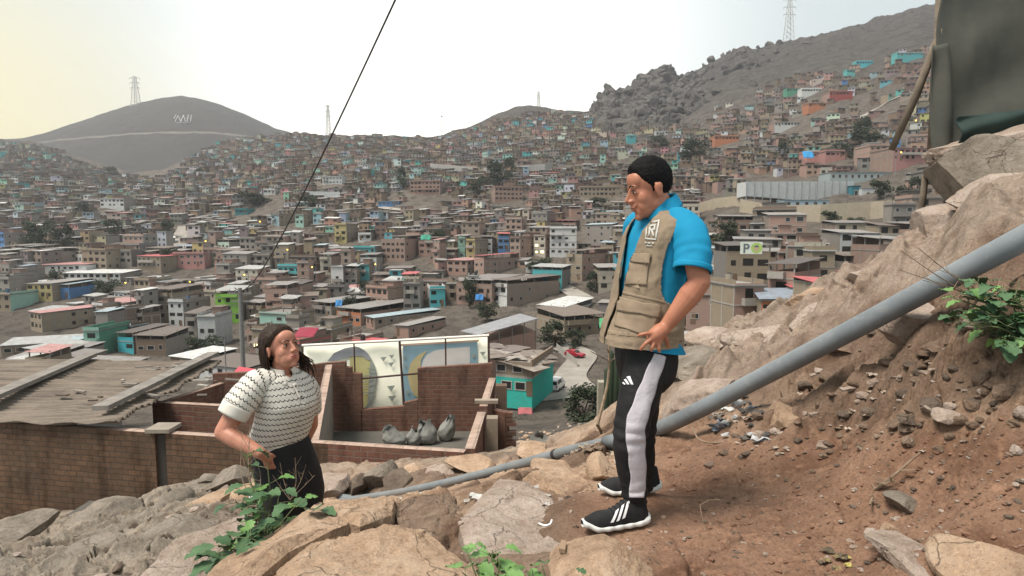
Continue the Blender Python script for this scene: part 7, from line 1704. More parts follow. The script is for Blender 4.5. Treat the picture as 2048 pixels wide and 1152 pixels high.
def shoe(parent, heel, toe, origin, label=None, stripes=True, side=-1):
    """running shoe: heel and toe are ground points; side -1 shows its stripes towards the camera"""
    d = (toe - heel); L = d.length; f = d.normalized(); l = Vector((0, 0, 1)).cross(f); l.normalize(); n = 26; st = 40
    prof_h = lambda s: .128 - .012 * (1 - sstep(0, .1, s)) + (-.050 * float(sstep(.26, .62, s))) - .016 * float(sstep(.75, 1, s))
    prof_w = lambda s: .034 * (1 + .28 * math.sin(math.pi * min(1, s * .9 + .1))) * (1 - .55 * float(sstep(.82, 1.0, s))) * (.7 + .3 * float(sstep(0, .12, s))) + .004 * float(sstep(.4, .7, s))
    base = lambda s: .018 + .012 * float(sstep(.78, 1, s)) + .008 * (1 - float(sstep(0, .25, s)))
    pts = []
    for i in range(st):
        s = i / (st - 1); h = float(prof_h(s)); w = prof_w(s)
        for j in range(n):
            a = math.pi * (j / (n - 1)); y = math.cos(a) * w * (1 if math.sin(a) > .3 else 1.02); z = base(s) + max(.004, h - base(s)) * (math.sin(a) ** .75) * (1 if s > .02 and s < .985 else .55)
            y *= (1 - .22 * (math.sin(a) ** 2) * (1 - sstep(.3, .6, s))); p = heel + f * (s * L * .985 + .003) + l * y + Vector((0, 0, z)); pts.append(tuple(p - origin))
    t = obj('shoe', grid_mesh('shoe', np.array(pts), n, st, (M_SHOE,)), parent); 
    pts = []; n2 = 24
    for i in range(st):
        s = i / (st - 1); w = prof_w(min(1, s)) + .007; hz = base(s) + .012; lift = .028 * float(sstep(.78, 1, s)) + .012 * (1 - float(sstep(0, .12, s))); e = 1 if 0 < i < st - 1 else .6
        for j in range(n2):
            a = 2 * math.pi * j / n2; y = (abs(math.cos(a)) ** .6) * (1 if math.cos(a) > 0 else -1) * w * e; z = lift * .8 + (hz - lift * .5) * (.5 + .5 * (abs(math.sin(a)) ** .6) * (1 if math.sin(a) > 0 else -1)) ; y += .003 * math.sin(s * 40) * (abs(math.cos(a)))
            pts.append(tuple(heel + f * (s * (L + .022) - .011) + l * y + Vector((0, 0, z)) - origin))
    me = grid_mesh('sole', np.array(pts), n2, st, (M_SOLE,), close_u=True); obj('sole', me, t)
    if stripes:
        for k in range(3):
            pts = []; s0 = .40 + .095 * k
            for j in range(8):
                q = j / 7
                for i in range(4):
                    s = s0 + .052 * i / 3 - .13 * q + .02; h = float(prof_h(s)); w = prof_w(s); a = math.pi * (.10 + .27 * q); a = a if side > 0 else math.pi - a
                    y = math.cos(a) * w * 1.0; z = base(s) + (h - base(s)) * (math.sin(a) ** .75); y *= (1 - .22 * (math.sin(a) ** 2) * (1 - sstep(.3, .6, s))); y += .0035 * (1 if y > 0 else -1); pts.append(tuple(heel + f * (s * L * .985 + .003) + l * y + Vector((0, 0, z + .001)) - origin))
            obj('stripe', grid_mesh('stripe', np.array(pts), 4, 8, (M_WHITE_P,)), t)
    for k in range(5):
        s = .34 + .06 * k; h = float(prof_h(s)); w = prof_w(s) * .62; pp = [heel + f * (s * L) + l * (w * c) + Vector((0, 0, base(s) + (h - base(s)) * math.sqrt(max(0, 1 - (c * .62) ** 2)) + .003)) - origin for c in (-1, -.5, 0, .5, 1)]
        obj('lace', tube('lace', pp, .0028, (M_BLACK,), 6), t)
    return t

def build_man():
    d0 = 2.74; O = Vector((P(1265, 1030, d0).x, d0, -1.28)); t = thing('person', 'standing man in khaki vest, blue polo and black trousers, one hand on his hip', 'person', O)
    F = frame((-.95, -.31)); FH_ = frame((-.98, -.19), 13); sk = M_SKIN_M
    def J(u, v, d): return P(u, v, d)
    # --- body: head, neck, trunk, arms, hands, legs in one surface
    b = MB(); HC = J(1299, 379, 2.70); hs = (1.0, 1.0, 1.10); head_parts(b, HC, FH_, hs)
    capsule(b, [HC + FH_ @ Vector((-.02, 0, -.05)), J(1322, 432, 2.73), J(1325, 470, 2.74)], [.060, .062, .08])
    capsule(b, [J(1318, 480, 2.74), J(1305, 560, 2.74), J(1298, 640, 2.74), J(1292, 700, 2.74)], [.10, .10, .10, .11])
    sh = J(1378, 455, 2.56); el = J(1399, 565, 2.47); wr = J(1330, 655, 2.50)
    capsule(b, [J(1335, 455, 2.68), sh, sh.lerp(el, .5), el], [.055, .048, .048, .045]); capsule(b, [el, el.lerp(wr, .28), el.lerp(wr, .65), wr], [.043, .048, .037, .028])
    kn = J(1307, 672, 2.475); capsule(b, [wr, wr.lerp(kn, .5), kn], [.029, .034, .030]); b.add(ell(J(1310, 678, 2.475), (.036, .017, .034)))
    finger(b, [J(1306, 666, 2.462), J(1292, 667, 2.452), J(1283, 669, 2.452), J(1277, 671, 2.46)], .0092)
    finger(b, [J(1303, 677, 2.458), J(1292, 686, 2.448), J(1286, 693, 2.450), J(1281, 699, 2.46)], .0094)
    finger(b, [J(1308, 685, 2.46), J(1304, 695, 2.452), J(1303, 701, 2.458)], .0090); finger(b, [J(1317, 686, 2.468), J(1318, 697, 2.462), J(1319, 703, 2.468)], .0085)
    finger(b, [J(1327, 668, 2.50), J(1335, 682, 2.54), J(1336, 694, 2.56)], .0100)
    s2 = J(1272, 458, 2.92); e2 = J(1282, 560, 3.02); w2 = J(1290, 650, 2.98); capsule(b, [J(1310, 455, 2.80), s2, e2, w2], [.07, .055, .045, .032])
    b.add(ell(w2 + Vector((0, 0, -.04)), (.02, .035, .045)))
    for k in range(4): q = w2 + Vector((0, -.024 + .016 * k, -.075)); finger(b, [q, q + Vector((-.01, 0, -.03)), q + Vector((-.018, 0, -.05))], .008)
    finger(b, [w2 + Vector((-.015, -.03, -.03)), w2 + Vector((-.03, -.04, -.055)), w2 + Vector((-.035, -.04, -.07))], .009)
    hipN, knN, anN = J(1298, 715, 2.66), J(1266, 850, 2.60), J(1268, 1000, 2.60); hipF, knF, anF = J(1290, 715, 2.85), J(1285, 845, 2.88), J(1285, 958, 2.92)
    for (h, k, a) in ((hipN, knN, anN), (hipF, knF, anF)): capsule(b, [h, h.lerp(k, .5), k, k.lerp(a, .4), a], [.075, .066, .048, .05, .034])
    obj('body', fuse('body', b, sk, .004, 7, O), t)
    face_details(t, HC, FH_, hs, O, M_LIP_M, sk)
    # --- short black hair
    v, f = ico(6); A = v * np.array((.099, .0775, .087)); A[:, 0] -= .014; A[:, 2] += .040
    x, y, z = A[:, 0], A[:, 1], A[:, 2]; line = np.interp(x, [-.2, -.05, -.03, -.014, -.010, .014, .020, .050, .060, .2], [-.060, -.050, -.040, -.020, .0, -.012, .016, .046, .062 , .062]) + np.where(x > .045, -.0, 0)
    line = line + .003 * fbm(A * 160, 2, 3); keep = z > line
    top = sstep(.06, .13, z); A = A + (v * (.002 + .007 * top + .003 * fbm(A * 30, 3, 4) + .0025 * fbm(A * 150, 2, 6))[:, None]); A[:, 0] += top * .006 + .012 * top * sstep(.02, .07, A[:, 0])
    edge = sstep(0, .022, z - line); A = A * (1 - .045 * (1 - edge))[:, None]
    fk = [tuple(q) for q in f.tolist() if keep[q[0]] and keep[q[1]] and keep[q[2]]]
    used = sorted({i for q in fk for i in q}); mp = {i: k for k, i in enumerate(used)}
    W = [tuple(HC + FH_ @ Vector((A[i, 0] * hs[0], A[i, 1] * hs[1], A[i, 2] * hs[2])) - O) for i in used]
    add_solid(obj('hair', new_mesh('hair', W, [tuple(mp[i] for i in q) for q in fk], (M_HAIR,), smooth=True), t), .006, -1)
    # --- trousers
    def rg(u, v, d, a, ab, w, F_=F): return (J(u, v, d), F_, a, ab, w)
    o = obj('trousers', ring_loft('trousers', [rg(1290, 672, 2.74, .125, .125, .165), rg(1291, 715, 2.74, .125, .13, .172), rg(1288, 752, 2.74, .10, .12, .165), rg(1284, 775, 2.74, .07, .09, .13)], M_BLACK, fold=.004, fseed=5, origin=O), t)
    near = limb('trouser_leg', [J(1297, 705, 2.665), J(1285, 760, 2.645), J(1268, 830, 2.61), J(1259, 880, 2.60), J(1264, 935, 2.605), J(1270, 1002, 2.605)], [.098, .094, .080, .072, .066, .052], M_BLACK, 36, 10, .007, 11, O, gather=((2.7, .5, .004, 14), (4.8, .35, .006, 20)))
    near = obj('trouser_leg', near, t)
    far = limb('trouser_leg', [J(1290, 705, 2.83), J(1288, 760, 2.85), J(1285, 830, 2.88), J(1282, 880, 2.89), J(1283, 925, 2.90), J(1285, 975, 2.92)], [.098, .090, .074, .068, .062, .052], M_BLACK, 36, 10, .007, 17, O, gather=((2.7, .5, .004, 14), (4.7, .35, .006, 20)))
    obj('trouser_leg', far, t)
    def srow(q):
        vv = 704 + (995 - 704) * q; c = np.interp(vv, [704, 740, 780, 830, 860, 900, 950, 995], [1322, 1308, 1293, 1276, 1270, 1272, 1276, 1273]); w = np.interp(vv, [704, 740, 830, 860, 900, 950, 995], [13, 15, 20, 19, 17, 15, 14]); w = w + .8 * math.sin(vv * .13); return c - w, c + w, vv
    wrap_patch('side_stripe', ((0, 0),) * 4, near, M_WHITE_C, t, O, 2.55, 12, 90, .0035, .003, srow)
    for (a, b_, c, e) in [((1254, 754), (1261, 752), (1268, 770), (1263, 770)), ((1249, 760), (1253, 758), (1260, 769), (1256, 770)), ((1246, 766), (1248, 764), (1253, 769), (1250, 770))]:
        wrap_patch('logo_bar', (a, b_, c, e), near, M_WHITE_P, t, O, 2.55, 4, 6, .004, .001)
    # --- polo shirt
    sr = [rg(1324, 424, 2.735, .052, .060, .066), rg(1323, 434, 2.735, .062, .072, .105), rg(1321, 446, 2.735, .085, .10, .178), rg(1316, 475, 2.74, .108, .118, .198), rg(1309, 540, 2.74, .122, .115, .185), rg(1301, 610, 2.74, .128, .112, .178), rg(1294, 660, 2.74, .135, .125, .178), rg(1296, 694, 2.74, .133, .150, .182, frame((-.95, -.31), -9))]
    obj('shirt', ring_loft('shirt', sr, M_SHIRT, fold=.005, fseed=21, origin=O), t)
    slv = limb('sleeve', [J(1338, 446, 2.68), J(1362, 448, 2.62), J(1382, 475, 2.555), J(1386, 510, 2.52), J(1384, 541, 2.49)], [.060, .071, .072, .073, .072], M_SHIRT, 36, 8, .009, 25, O, gather=((2.6, .8, .002, 9),))
    add_solid(obj('sleeve', slv, t), .004, -1)
    b = MB(); cuff = limb('cuff', [J(1385.5, 531, 2.495), J(1384, 542, 2.488)], [.0775, .077], M_SHIRT, 36, 3, .001, 4, O); add_solid(obj('cuff', cuff, t), .005, 0)
    fs = limb('sleeve', [J(1310, 450, 2.80), J(1280, 452, 2.88), J(1276, 490, 2.95), J(1278, 530, 2.99)], [.07, .075, .072, .07], M_SHIRT, 28, 6, .006, 27, O); add_solid(obj('sleeve', fs, t), .004, -1)
    # collar: a standing band that folds out, open in front
    def collar(mat, rings, seed, nm='collar', sp=(.35, 2 * math.pi - .35), th=.004): return add_solid(obj(nm, ring_loft(nm, rings, mat, 48, 5, 2.0, .002, seed, O, sp), t), th, 0)
    FC = frame((-.95, -.31), 24)
    cr = [(J(1321, 402, 2.73), FC, .066, .064, .066), (J(1321, 400, 2.73), FC, .074, .070, .074), (J(1323, 424, 2.73), FC, .100, .092, .104)]
    collar(M_SHIRT, cr, 31)
    cr = [(J(1321, 413, 2.73), FC, .058, .056, .056), (J(1322, 432, 2.73), FC, .070, .062, .062)]; collar(M_WHITE_P, cr, 32, 'undershirt', (-.5, .5), .002)
    # --- vest
    vr = [rg(1326, 422, 2.735, .062, .074, .085), rg(1324, 432, 2.735, .076, .088, .135), rg(1322, 444, 2.735, .098, .112, .182), rg(1316, 475, 2.74, .124, .130, .205), rg(1308, 540, 2.74, .134, .122, .186), rg(1300, 600, 2.74, .142, .122, .180), rg(1292, 640, 2.74, .164, .132, .184), rg(1288, 672, 2.74, .180, .148, .190), rg(1287, 684, 2.74, .182, .152, .192)]
    OPK, OPV = [0, 1, 2, 3, 4, 5, 8], [.80, .60, .42, .27, .14, .05, .03]
    def vmask(a, k, am):
        aa = (am + math.pi) % (2 * math.pi) - math.pi
        for sgn in (-1, 1):
            c = sgn * (math.pi / 2 + .05); da = abs(aa - c)
            if 2.0 < k < 5.0 and da < .62 * math.sqrt(max(0, 1 - ((k - 3.5) / 1.5) ** 2)): return True
        return False
    vest = obj('vest', ring_loft('vest', vr, M_VEST, 220, 16, 2.3, .014, 41, O, (0, 2 * math.pi), .004, vmask, fscale=(5, 5, 4), spanf=lambda k: (float(np.interp(k, OPK, OPV)) - .05, 2 * math.pi - float(np.interp(k, OPK, OPV)) - .05)), t); add_solid(vest, .006, 1)
    def piping(rows, nm, r=.004):
        pass
    wrap_patch('pocket', ((1258, 524), (1302, 512), (1294, 571), (1250, 568)), vest, M_VEST_IN, t, O, 2.5, 16, 16, .010, .006)
    wrap_patch('pocket_flap', ((1263, 508), (1306, 508), (1303, 528), (1259, 524)), vest, M_VEST_IN, t, O, 2.5, 16, 10, .016, .005)
    wrap_patch('pocket', ((1240, 610), (1316, 632), (1304, 676), (1232, 652)), vest, M_VEST_IN, t, O, 2.5, 18, 16, .010, .006)
    wrap_patch('pocket_flap', ((1241, 594), (1320, 612), (1316, 634), (1239, 622)), vest, M_VEST_IN, t, O, 2.5, 18, 10, .017, .005)
    wrap_patch('waist_seam', ((1238, 580), (1340, 604), (1340, 609), (1237, 586)), vest, M_VEST_IN, t, O, 2.5, 30, 4, .006, .003)
    wrap_patch('hem', ((1213, 660), (1368, 676), (1366, 684), (1213, 669)), vest, M_VEST_IN, t, O, 2.5, 30, 4, .005, .003)
    # emblem: white framed letter R and a small caption line
    for q in [((1295, 447), (1321, 441), (1320.5, 444), (1295, 450)), ((1293, 476), (1315, 478), (1315, 481), (1292, 479)), ((1295, 447), (1298, 447), (1295, 479), (1292, 479)), ((1318, 442), (1321, 441), (1315, 481), (1312, 480)),
              ((1301, 452), (1304.5, 451), (1302, 474), (1298.5, 474)), ((1301, 452), (1313, 449), (1313, 452.5), (1301, 455)), ((1310.5, 450), (1314, 449.5), (1312.5, 461), (1309, 461)), ((1301, 459), (1313, 458), (1312.5, 461.5), (1301, 462.5)), ((1304, 461), (1308, 461), (1311.5, 474), (1307.5, 474)),
              ((1292, 484), (1296, 484), (1296, 487), (1292, 487)), ((1298, 484.5), (1304, 485), (1304, 488), (1298, 487.5)), ((1306, 485), (1311, 485.5), (1311, 488.5), (1306, 488)), ((1294, 490), (1307, 491), (1307, 493), (1294, 492))]:
        wrap_patch('emblem_mark', q, vest, M_EMB, t, O, 2.5, 4, 4, .009, .001)
    # --- shoes
    sN = shoe(t, J(1296, 1040, 2.555) * 0 + Vector((P(1296, 1062, 2.56).x, 2.60, -1.283)), Vector((P(1168, 1062, 2.52).x, 2.515, -1.283)), O, side=1)
    sF = shoe(t, Vector((P(1318, 1000, 2.93).x, 2.95, -1.283)), Vector((P(1200, 1000, 2.90).x, 2.89, -1.283)), O, side=1)
build_man()

def build_woman():
    d0 = 3.3; O = Vector((P(575, 900, d0).x, d0, -2.07)); t = thing('person', 'woman in cream scalloped knit top and black trousers looking up at the man', 'person', O)
    F = frame((.80, -.60)); Fh = frame((.84, -.54), -17)
    def J(u, v, d): return P(u, v, d)
    def rg(u, v, d, a, ab, w, F_=F): return (J(u, v, d), F_, a, ab, w)
    b = MB(); HC = J(563, 697, 3.26); hs = (1.0, 1.0, 1.03); head_parts(b, HC, Fh, hs, True); b.add(ell(HC + Fh @ Vector((.05, 0, -.07)), (.045, .052, .035), Fh))
    capsule(b, [HC + Fh @ Vector((-.015, 0, -.06)), J(562, 742, 3.27), J(562, 765, 3.28)], [.050, .054, .075])
    b.add(ell(J(566, 758, 3.24), (.06, .05, .03)))
    capsule(b, [J(566, 790, 3.28), J(562, 850, 3.3), J(568, 915, 3.3)], [.11, .09, .09])
    sh = J(508, 772, 3.16); el = J(447, 864, 3.06); wr = J(520, 906, 3.00)
    capsule(b, [J(540, 768, 3.22), sh, sh.lerp(el, .5), el], [.07, .066, .058, .046]); capsule(b, [el, el.lerp(wr, .3), wr], [.045, .047, .031])
    capsule(b, [wr, J(530, 912, 3.03), J(537, 920, 3.06)], [.028, .028, .024])
    for k in range(4): q = J(528 + k * 5.0, 922 - k * .5, 3.05 + .006 * k); finger(b, [q, q + Vector((.004, .006, -.026)), q + Vector((.008, .022, -.050))], .0083)
    finger(b, [J(532, 908, 3.03), J(543, 909, 3.05), J(549, 913, 3.08)], .0085)
    s2 = J(618, 782, 3.44); e2 = J(622, 850, 3.56); w2 = J(600, 905, 3.52); capsule(b, [J(590, 770, 3.38), s2, e2, w2], [.06, .05, .042, .028]); b.add(ell(w2 + Vector((0, 0, -.03)), (.028, .02, .042)))
    for k in range(4): q = w2 + Vector((-.02 + .013 * k, 0, -.06)); finger(b, [q, q + Vector((0, -.005, -.03)), q + Vector((0, -.01, -.045))], .0075)
    finger(b, [w2 + Vector((-.028, 0, -.02)), w2 + Vector((-.042, -.005, -.045))], .008)
    for (u, dd) in ((566, 3.26), (600, 3.38)): capsule(b, [J(u, 930, dd), J(u + 4, 1060, dd), J(u + 2, 1195, dd)], [.065, .055, .036])
    obj('body', fuse('body', b, M_SKIN_W, .0042, 7, O), t)
    face_details(t, HC, Fh, hs, O, M_LIP_W, M_SKIN_W, True)
    # --- long brown hair: cap plus locks falling behind the neck and over the back
    v, f = ico(6); A = v * np.array((.110, .088, .098)); A[:, 0] -= .022; A[:, 2] += .038; x, y, z = A[:, 0], A[:, 1], A[:, 2]
    line = np.interp(x, [-.2, -.022, -.016, .012, .030, .055, .075, .2], [-.085, -.085, .018, .018, .040, .072, .088, .088]); keep = z > line; edge = sstep(0, .035, z - line); A = A * (1 - .10 * (1 - edge))[:, None]
    A = A + v * (.006 + .006 * fbm(A * np.array((20, 60, 20)), 3, 4))[:, None]
    fk = [tuple(q) for q in f.tolist() if keep[q[0]] and keep[q[1]] and keep[q[2]]]; used = sorted({i for q in fk for i in q}); mp = {i: k for k, i in enumerate(used)}
    W = [tuple(HC + Fh @ Vector((A[i, 0], A[i, 1], A[i, 2] * 1.03)) - O) for i in used]
    h = obj('hair', new_mesh('hair', W, [tuple(mp[i] for i in q) for q in fk], (M_HAIR_B,), smooth=True), t); add_solid(h, .008, -1)
    rng = random.Random(9); m = MB(); V = []; Fc = []; off = 0
    for k in range(520):
        th = rng.uniform(-1.5, 1.5); ph0 = rng.uniform(.45, .72) - .22 * abs(th); L_ = rng.uniform(1.6, 2.5); pts = []
        for i in range(9):
            ph = ph0 - L_ * i / 8; dv = Vector((math.sin(ph), math.sin(th) * (1 - .25 * i / 8), math.cos(ph) * math.cos(th) + .02)).normalized(); r_ = .985 + .02 * math.sin(i * .8 + k) + (.03 if i in (2, 3, 4, 5) else 0)
            pts.append(HC + Fh @ Vector((dv.x * .113 * r_ - .021, dv.y * .090 * r_, dv.z * .100 * r_ + .037)) - O)
        rr = [.0008, .002, .0028, .003, .003, .003, .0028, .002, .0008]; tp = tube_pts(pts, rr, 5); V += [tuple(p) for p in tp]
        for i in range(8):
            for j in range(5): Fc.append((off + i * 5 + j, off + i * 5 + (j + 1) % 5, off + (i + 1) * 5 + (j + 1) % 5, off + (i + 1) * 5 + j))
        off += len(tp)
    for k in range(380):
        a = rng.uniform(-1.75, 1.75); sgn = 1 if a > 0 else -1; an = math.pi - a; r0 = rng.uniform(.8, 1.0)
        y = math.sin(an) * .086 * r0; x = math.cos(an) * .098 * r0 - .018
        if x > .0: continue
        z0 = rng.uniform(.03, .09) if x < .02 else rng.uniform(.02, .06)
        ln = rng.uniform(.24, .36); wv = rng.uniform(0, 6)
        pts = [Vector((x * .9, y * .92, z0)), Vector((x * 1.08 - .004, y * 1.12, z0 - .05)), Vector((x * 1.02 - .02, y * 1.14, z0 - .11)), Vector((x * .85 - .045 + .012 * math.sin(wv), y * 1.02 + .01 * math.cos(wv), z0 - .11 - (ln - .11) * .5)), Vector((x * .7 - .064 + .020 * math.sin(wv + 2), y * 1.05 + .018 * math.cos(wv), z0 - ln))]
        pts = [HC + Fh @ p - O for p in spline(pts, 4)]; n = len(pts); rr = [(.0045 * (1 - .85 * (i / (n - 1)) ** 2)) for i in range(n)]; tp = tube_pts(pts, rr, 5)
        V += [tuple(p) for p in tp]
        for i in range(n - 1):
            for j in range(5): Fc.append((off + i * 5 + j, off + i * 5 + (j + 1) % 5, off + (i + 1) * 5 + (j + 1) % 5, off + (i + 1) * 5 + j))
        off += len(tp)
    for k in range(45):
        p0 = HC + Fh @ Vector((rng.uniform(-.05, -.01), rng.uniform(.05, .075), rng.uniform(-.04, .04))); e = J(rng.uniform(596, 632), rng.uniform(732, 762), rng.uniform(3.34, 3.46))
        pts = spline([p0, p0.lerp(e, .35) + Vector((.02, .04, -.01)), p0.lerp(e, .7) + Vector((.02 + rng.uniform(-.01, .01), .03, .0)), e], 5); pts = [p - O for p in pts]; n = len(pts); tp = tube_pts(pts, [(.0038 * (1 - .85 * (i / (n - 1)) ** 2)) for i in range(n)], 5); V += [tuple(p) for p in tp]
        for i in range(n - 1):
            for j in range(5): Fc.append((off + i * 5 + j, off + i * 5 + (j + 1) % 5, off + (i + 1) * 5 + (j + 1) % 5, off + (i + 1) * 5 + j))
        off += len(tp)
    obj('locks', new_mesh('locks', V, Fc, (M_HAIR_B,), smooth=True), h)
    # --- trousers
    o = obj('trousers', ring_loft('trousers', [rg(560, 872, 3.30, .118, .118, .155), rg(566, 905, 3.30, .132, .135, .170), rg(577, 950, 3.30, .142, .145, .185), rg(584, 990, 3.30, .138, .138, .188), rg(588, 1020, 3.3, .12, .12, .17)], M_BLACK, fold=.004, fseed=5, origin=O), t)
    for (u, dd, sd) in ((563, 3.20, 3), (606, 3.42, 7)):
        obj('trouser_leg', limb('trouser_leg', [J(u + 4, 955, dd), J(u + 2, 1000, dd), J(u, 1080, dd), J(u - 2, 1150, dd), J(u - 2, 1205, dd)], [.085, .104, .095, .088, .084], M_BLACK, 32, 8, .007, sd, O), t)
    # --- knit top
    tr = [rg(563, 740, 3.275, .060, .058, .072), rg(563, 747, 3.275, .080, .074, .115), rg(564, 758, 3.28, .105, .095, .160), rg(567, 780, 3.285, .140, .110, .165), rg(571, 804, 3.29, .165, .108, .165), rg(568, 832, 3.295, .152, .112, .162), rg(562, 858, 3.30, .140, .122, .168), rg(556, 880, 3.30, .130, .128, .165)]
    def nk(a, k, am):
        aa = (am + math.pi) % (2 * math.pi) - math.pi; return k < 1.35 and abs(aa) < .34 * (1.35 - k)
    top = obj('knit_top', ring_loft('knit_top', tr, M_SCALLOP, 120, 12, 2.15, .005, 51, O, (0, 2 * math.pi), 0, nk), t); add_solid(top, .005, -1)
    hem = [rg(556, 878, 3.30, .132, .130, .167), rg(554, 890, 3.30, .130, .128, .164)]; add_solid(obj('hem', ring_loft('hem', hem, M_CREAM, 90, 6, 2.15, .002, 52, O), t), .006, -1)
    slv = limb('sleeve', [J(545, 764, 3.22), J(516, 768, 3.17), J(492, 792, 3.12), J(474, 815, 3.085)], [.070, .080, .082, .080], M_SCALLOP, 44, 10, .007, 55, O, gather=((1.5, .8, .002, 8),)); add_solid(obj('sleeve', slv, t), .005, -1)
    cf = limb('cuff', [J(477, 811, 3.09), J(464, 832, 3.07)], [.083, .078], M_CREAM, 44, 6, .002, 56, O); add_solid(obj('cuff', cf, t), .006, -1)
    fs = limb('sleeve', [J(585, 768, 3.36), J(606, 774, 3.42), J(616, 795, 3.48), J(619, 820, 3.52)], [.072, .076, .074, .070], M_SCALLOP, 36, 8, .006, 57, O); add_solid(obj('sleeve', fs, t), .005, -1)
    FC = frame((.80, -.60), 14)
    cr = [(J(563, 731, 3.27), FC, .060, .062, .062), (J(563, 738, 3.275), FC, .074, .072, .080), (J(565, 753, 3.275), FC, .112, .092, .122)]
    add_solid(obj('collar', ring_loft('collar', cr, M_CREAM, 48, 5, 2.0, .002, 61, O, (.30, 2 * math.pi - .30)), t), .005, 0)
    wrap_patch('placket', ((584, 768), (592, 766), (606, 795), (598, 798)), top, M_CREAM, t, O, 3.1, 5, 12, .004, .002)
    for (u, v) in ((590, 773), (596, 784), (601, 794)):
        q = ell(J(u, v, 3.3), (.005, .003, .005), lv=2); nb = wrap_patch('button', ((u - 1.5, v - 1.5), (u + 1.5, v - 1.5), (u + 1.5, v + 1.5), (u - 1.5, v + 1.5)), top, M_IRIS, t, O, 3.1, 3, 3, .009, .004)
    for (u, dd) in ((562, 3.2), (610, 3.42)):
        x = P(u, 1200, dd).x; shoe(t, Vector((x - .08, dd + .05, -2.09)), Vector((x + .14, dd - .06, -2.09)), O, stripes=False)
build_woman()
# ------------------------------------------------------------------ leafy plants, dry twigs, litter
def green_material(name, c1, c2):
    m = NT(name); g = m.N.new('ShaderNodeNewGeometry'); n = m.noise(14, 4, .6); n2 = m.noise(60, 3)
    c = m.mix(g.outputs['Random Per Island'], c1, c2); c = m.mix(m.ramp(n, [(0.4, 0.35), (0.65, 0.0)]), c, tuple(x * .6 for x in c1)); c = m.mix(m.ramp(n2, [(0.6, 0.0), (0.8, 0.3)]), c, (0.20, 0.24, 0.10))
    return m.done(c, .55, m.bump(n2, .3, .003), spec=.3, Subsurface_Weight=.08, Subsurface_Radius=(.01, .02, .005))
M_GREEN = green_material('broad_leaf_green', (0.040, 0.090, 0.040), (0.085, 0.155, 0.068)); M_GREEN_L = green_material('fresh_leaf_green', (0.10, 0.20, 0.055), (0.16, 0.29, 0.09)); M_STEM = simple('plant_stem', (0.13, 0.15, 0.07), .8)
M_TWIG = simple('dry_twig', (0.22, 0.16, 0.11), .9, var=.3, scale=20)
def leaf_geo(V, Fc, base, dirn, up, L, W, rng, lobes=True):
    """one lobed, folded, drooping leaf: a midrib row with two edge rows"""
    dirn = dirn.normalized(); side = dirn.cross(up).normalized(); up = side.cross(dirn).normalized(); n = 9; off = len(V); droop = rng.uniform(.15, .55); fold = rng.uniform(.1, .35); tw = rng.uniform(-.3, .3)
    for i in range(n):
        s = i / (n - 1); w = W * (math.sin(math.pi * min(1, s * .92 + .06)) ** .7) * (1 + (.16 * math.sin(s * 15 + rng.uniform(0, 1)) if lobes else 0)) * (1 - .25 * s)
        c = base + dirn * (L * s) - up * (L * droop * s * s); ww = side * math.cos(tw * s) + up * math.sin(tw * s)
        V += [tuple(c - ww * w + up * (w * fold + .004 * math.sin(s * 22))), tuple(c - ww * w * .5 + up * (w * fold * .3)), tuple(c), tuple(c + ww * w * .5 + up * (w * fold * .3)), tuple(c + ww * w + up * (w * fold - .004 * math.sin(s * 19)))]
    for i in range(n - 1):
        for j in range(4): a = off + i * 5 + j; Fc.append((a, a + 1, a + 6, a + 5))
def plant(label, base, stems, leaf, seed, mats, cat='plant', density=5, curve=.25, dead=False):
    rng = random.Random(seed); t = thing('leafy_plant', label, cat, base); m = MB(); VV = [[], []]; FF = [[], []]; m2 = MB()
    for (tip, r) in stems:
        tip = tip - base; mid = tip * .5 + Vector((rng.uniform(-1, 1), rng.uniform(-1, 1), rng.uniform(0, 1))) * tip.length * curve * .5; pts = spline([Vector((0, 0, -.03)), mid, tip], 8); n = len(pts)
        tp = tube_pts(pts, [r * (1 - .7 * i / n) for i in range(n)], 6); off = len(m.v); m.v += [tuple(p) for p in tp]
        for i in range(n - 1):
            for j in range(6): m.f.append((off + i * 6 + j, off + i * 6 + (j + 1) % 6, off + (i + 1) * 6 + (j + 1) % 6, off + (i + 1) * 6 + j)); m.m.append(0); m.c.append((1, 1, 1))
        for k in range(density):
            s = rng.uniform(.3, 1.0) if k else 1.0; i = min(n - 2, int(s * (n - 1))); p = pts[i]; a = rng.uniform(0, 6.28); out = Vector((math.cos(a), math.sin(a), rng.uniform(-.1, .6))).normalized(); pl = leaf * rng.uniform(.4, .9); q = p + out * pl
            m.bar(p, q, r * .25, 5); sz = leaf * rng.uniform(.55, 1.25); which = 1 if rng.random() < .3 else 0
            leaf_geo(VV[which], FF[which], q, out + Vector((0, 0, rng.uniform(-.5, .2))), Vector((0, 0, 1)), sz, sz * .46, rng)
    obj('stem', m.mesh('stem', (M_STEM,), True), t)
    for w in (0, 1):
        if FF[w]: obj('foliage', new_mesh('foliage', VV[w], FF[w], (mats[w],), smooth=True), t)
    return t
b = P(520, 1120, 2.75)
plant('tall leafy green plant growing between the rocks in front of the woman', b, [(P(u, v, d), r) for u, v, d, r in [(485, 900, 2.85, .006), (535, 925, 2.80, .007), (500, 960, 2.75, .007), (560, 975, 2.75, .006), (470, 1000, 2.75, .006), (600, 1000, 2.65, .006), (540, 1020, 2.6, .006), (640, 1012, 2.62, .005), (450, 1095, 2.55, .006), (500, 1075, 2.5, .006), (580, 1040, 2.55, .005), (520, 985, 2.7, .006)]], .082, 5, (M_GREEN, M_GREEN_L), density=6)
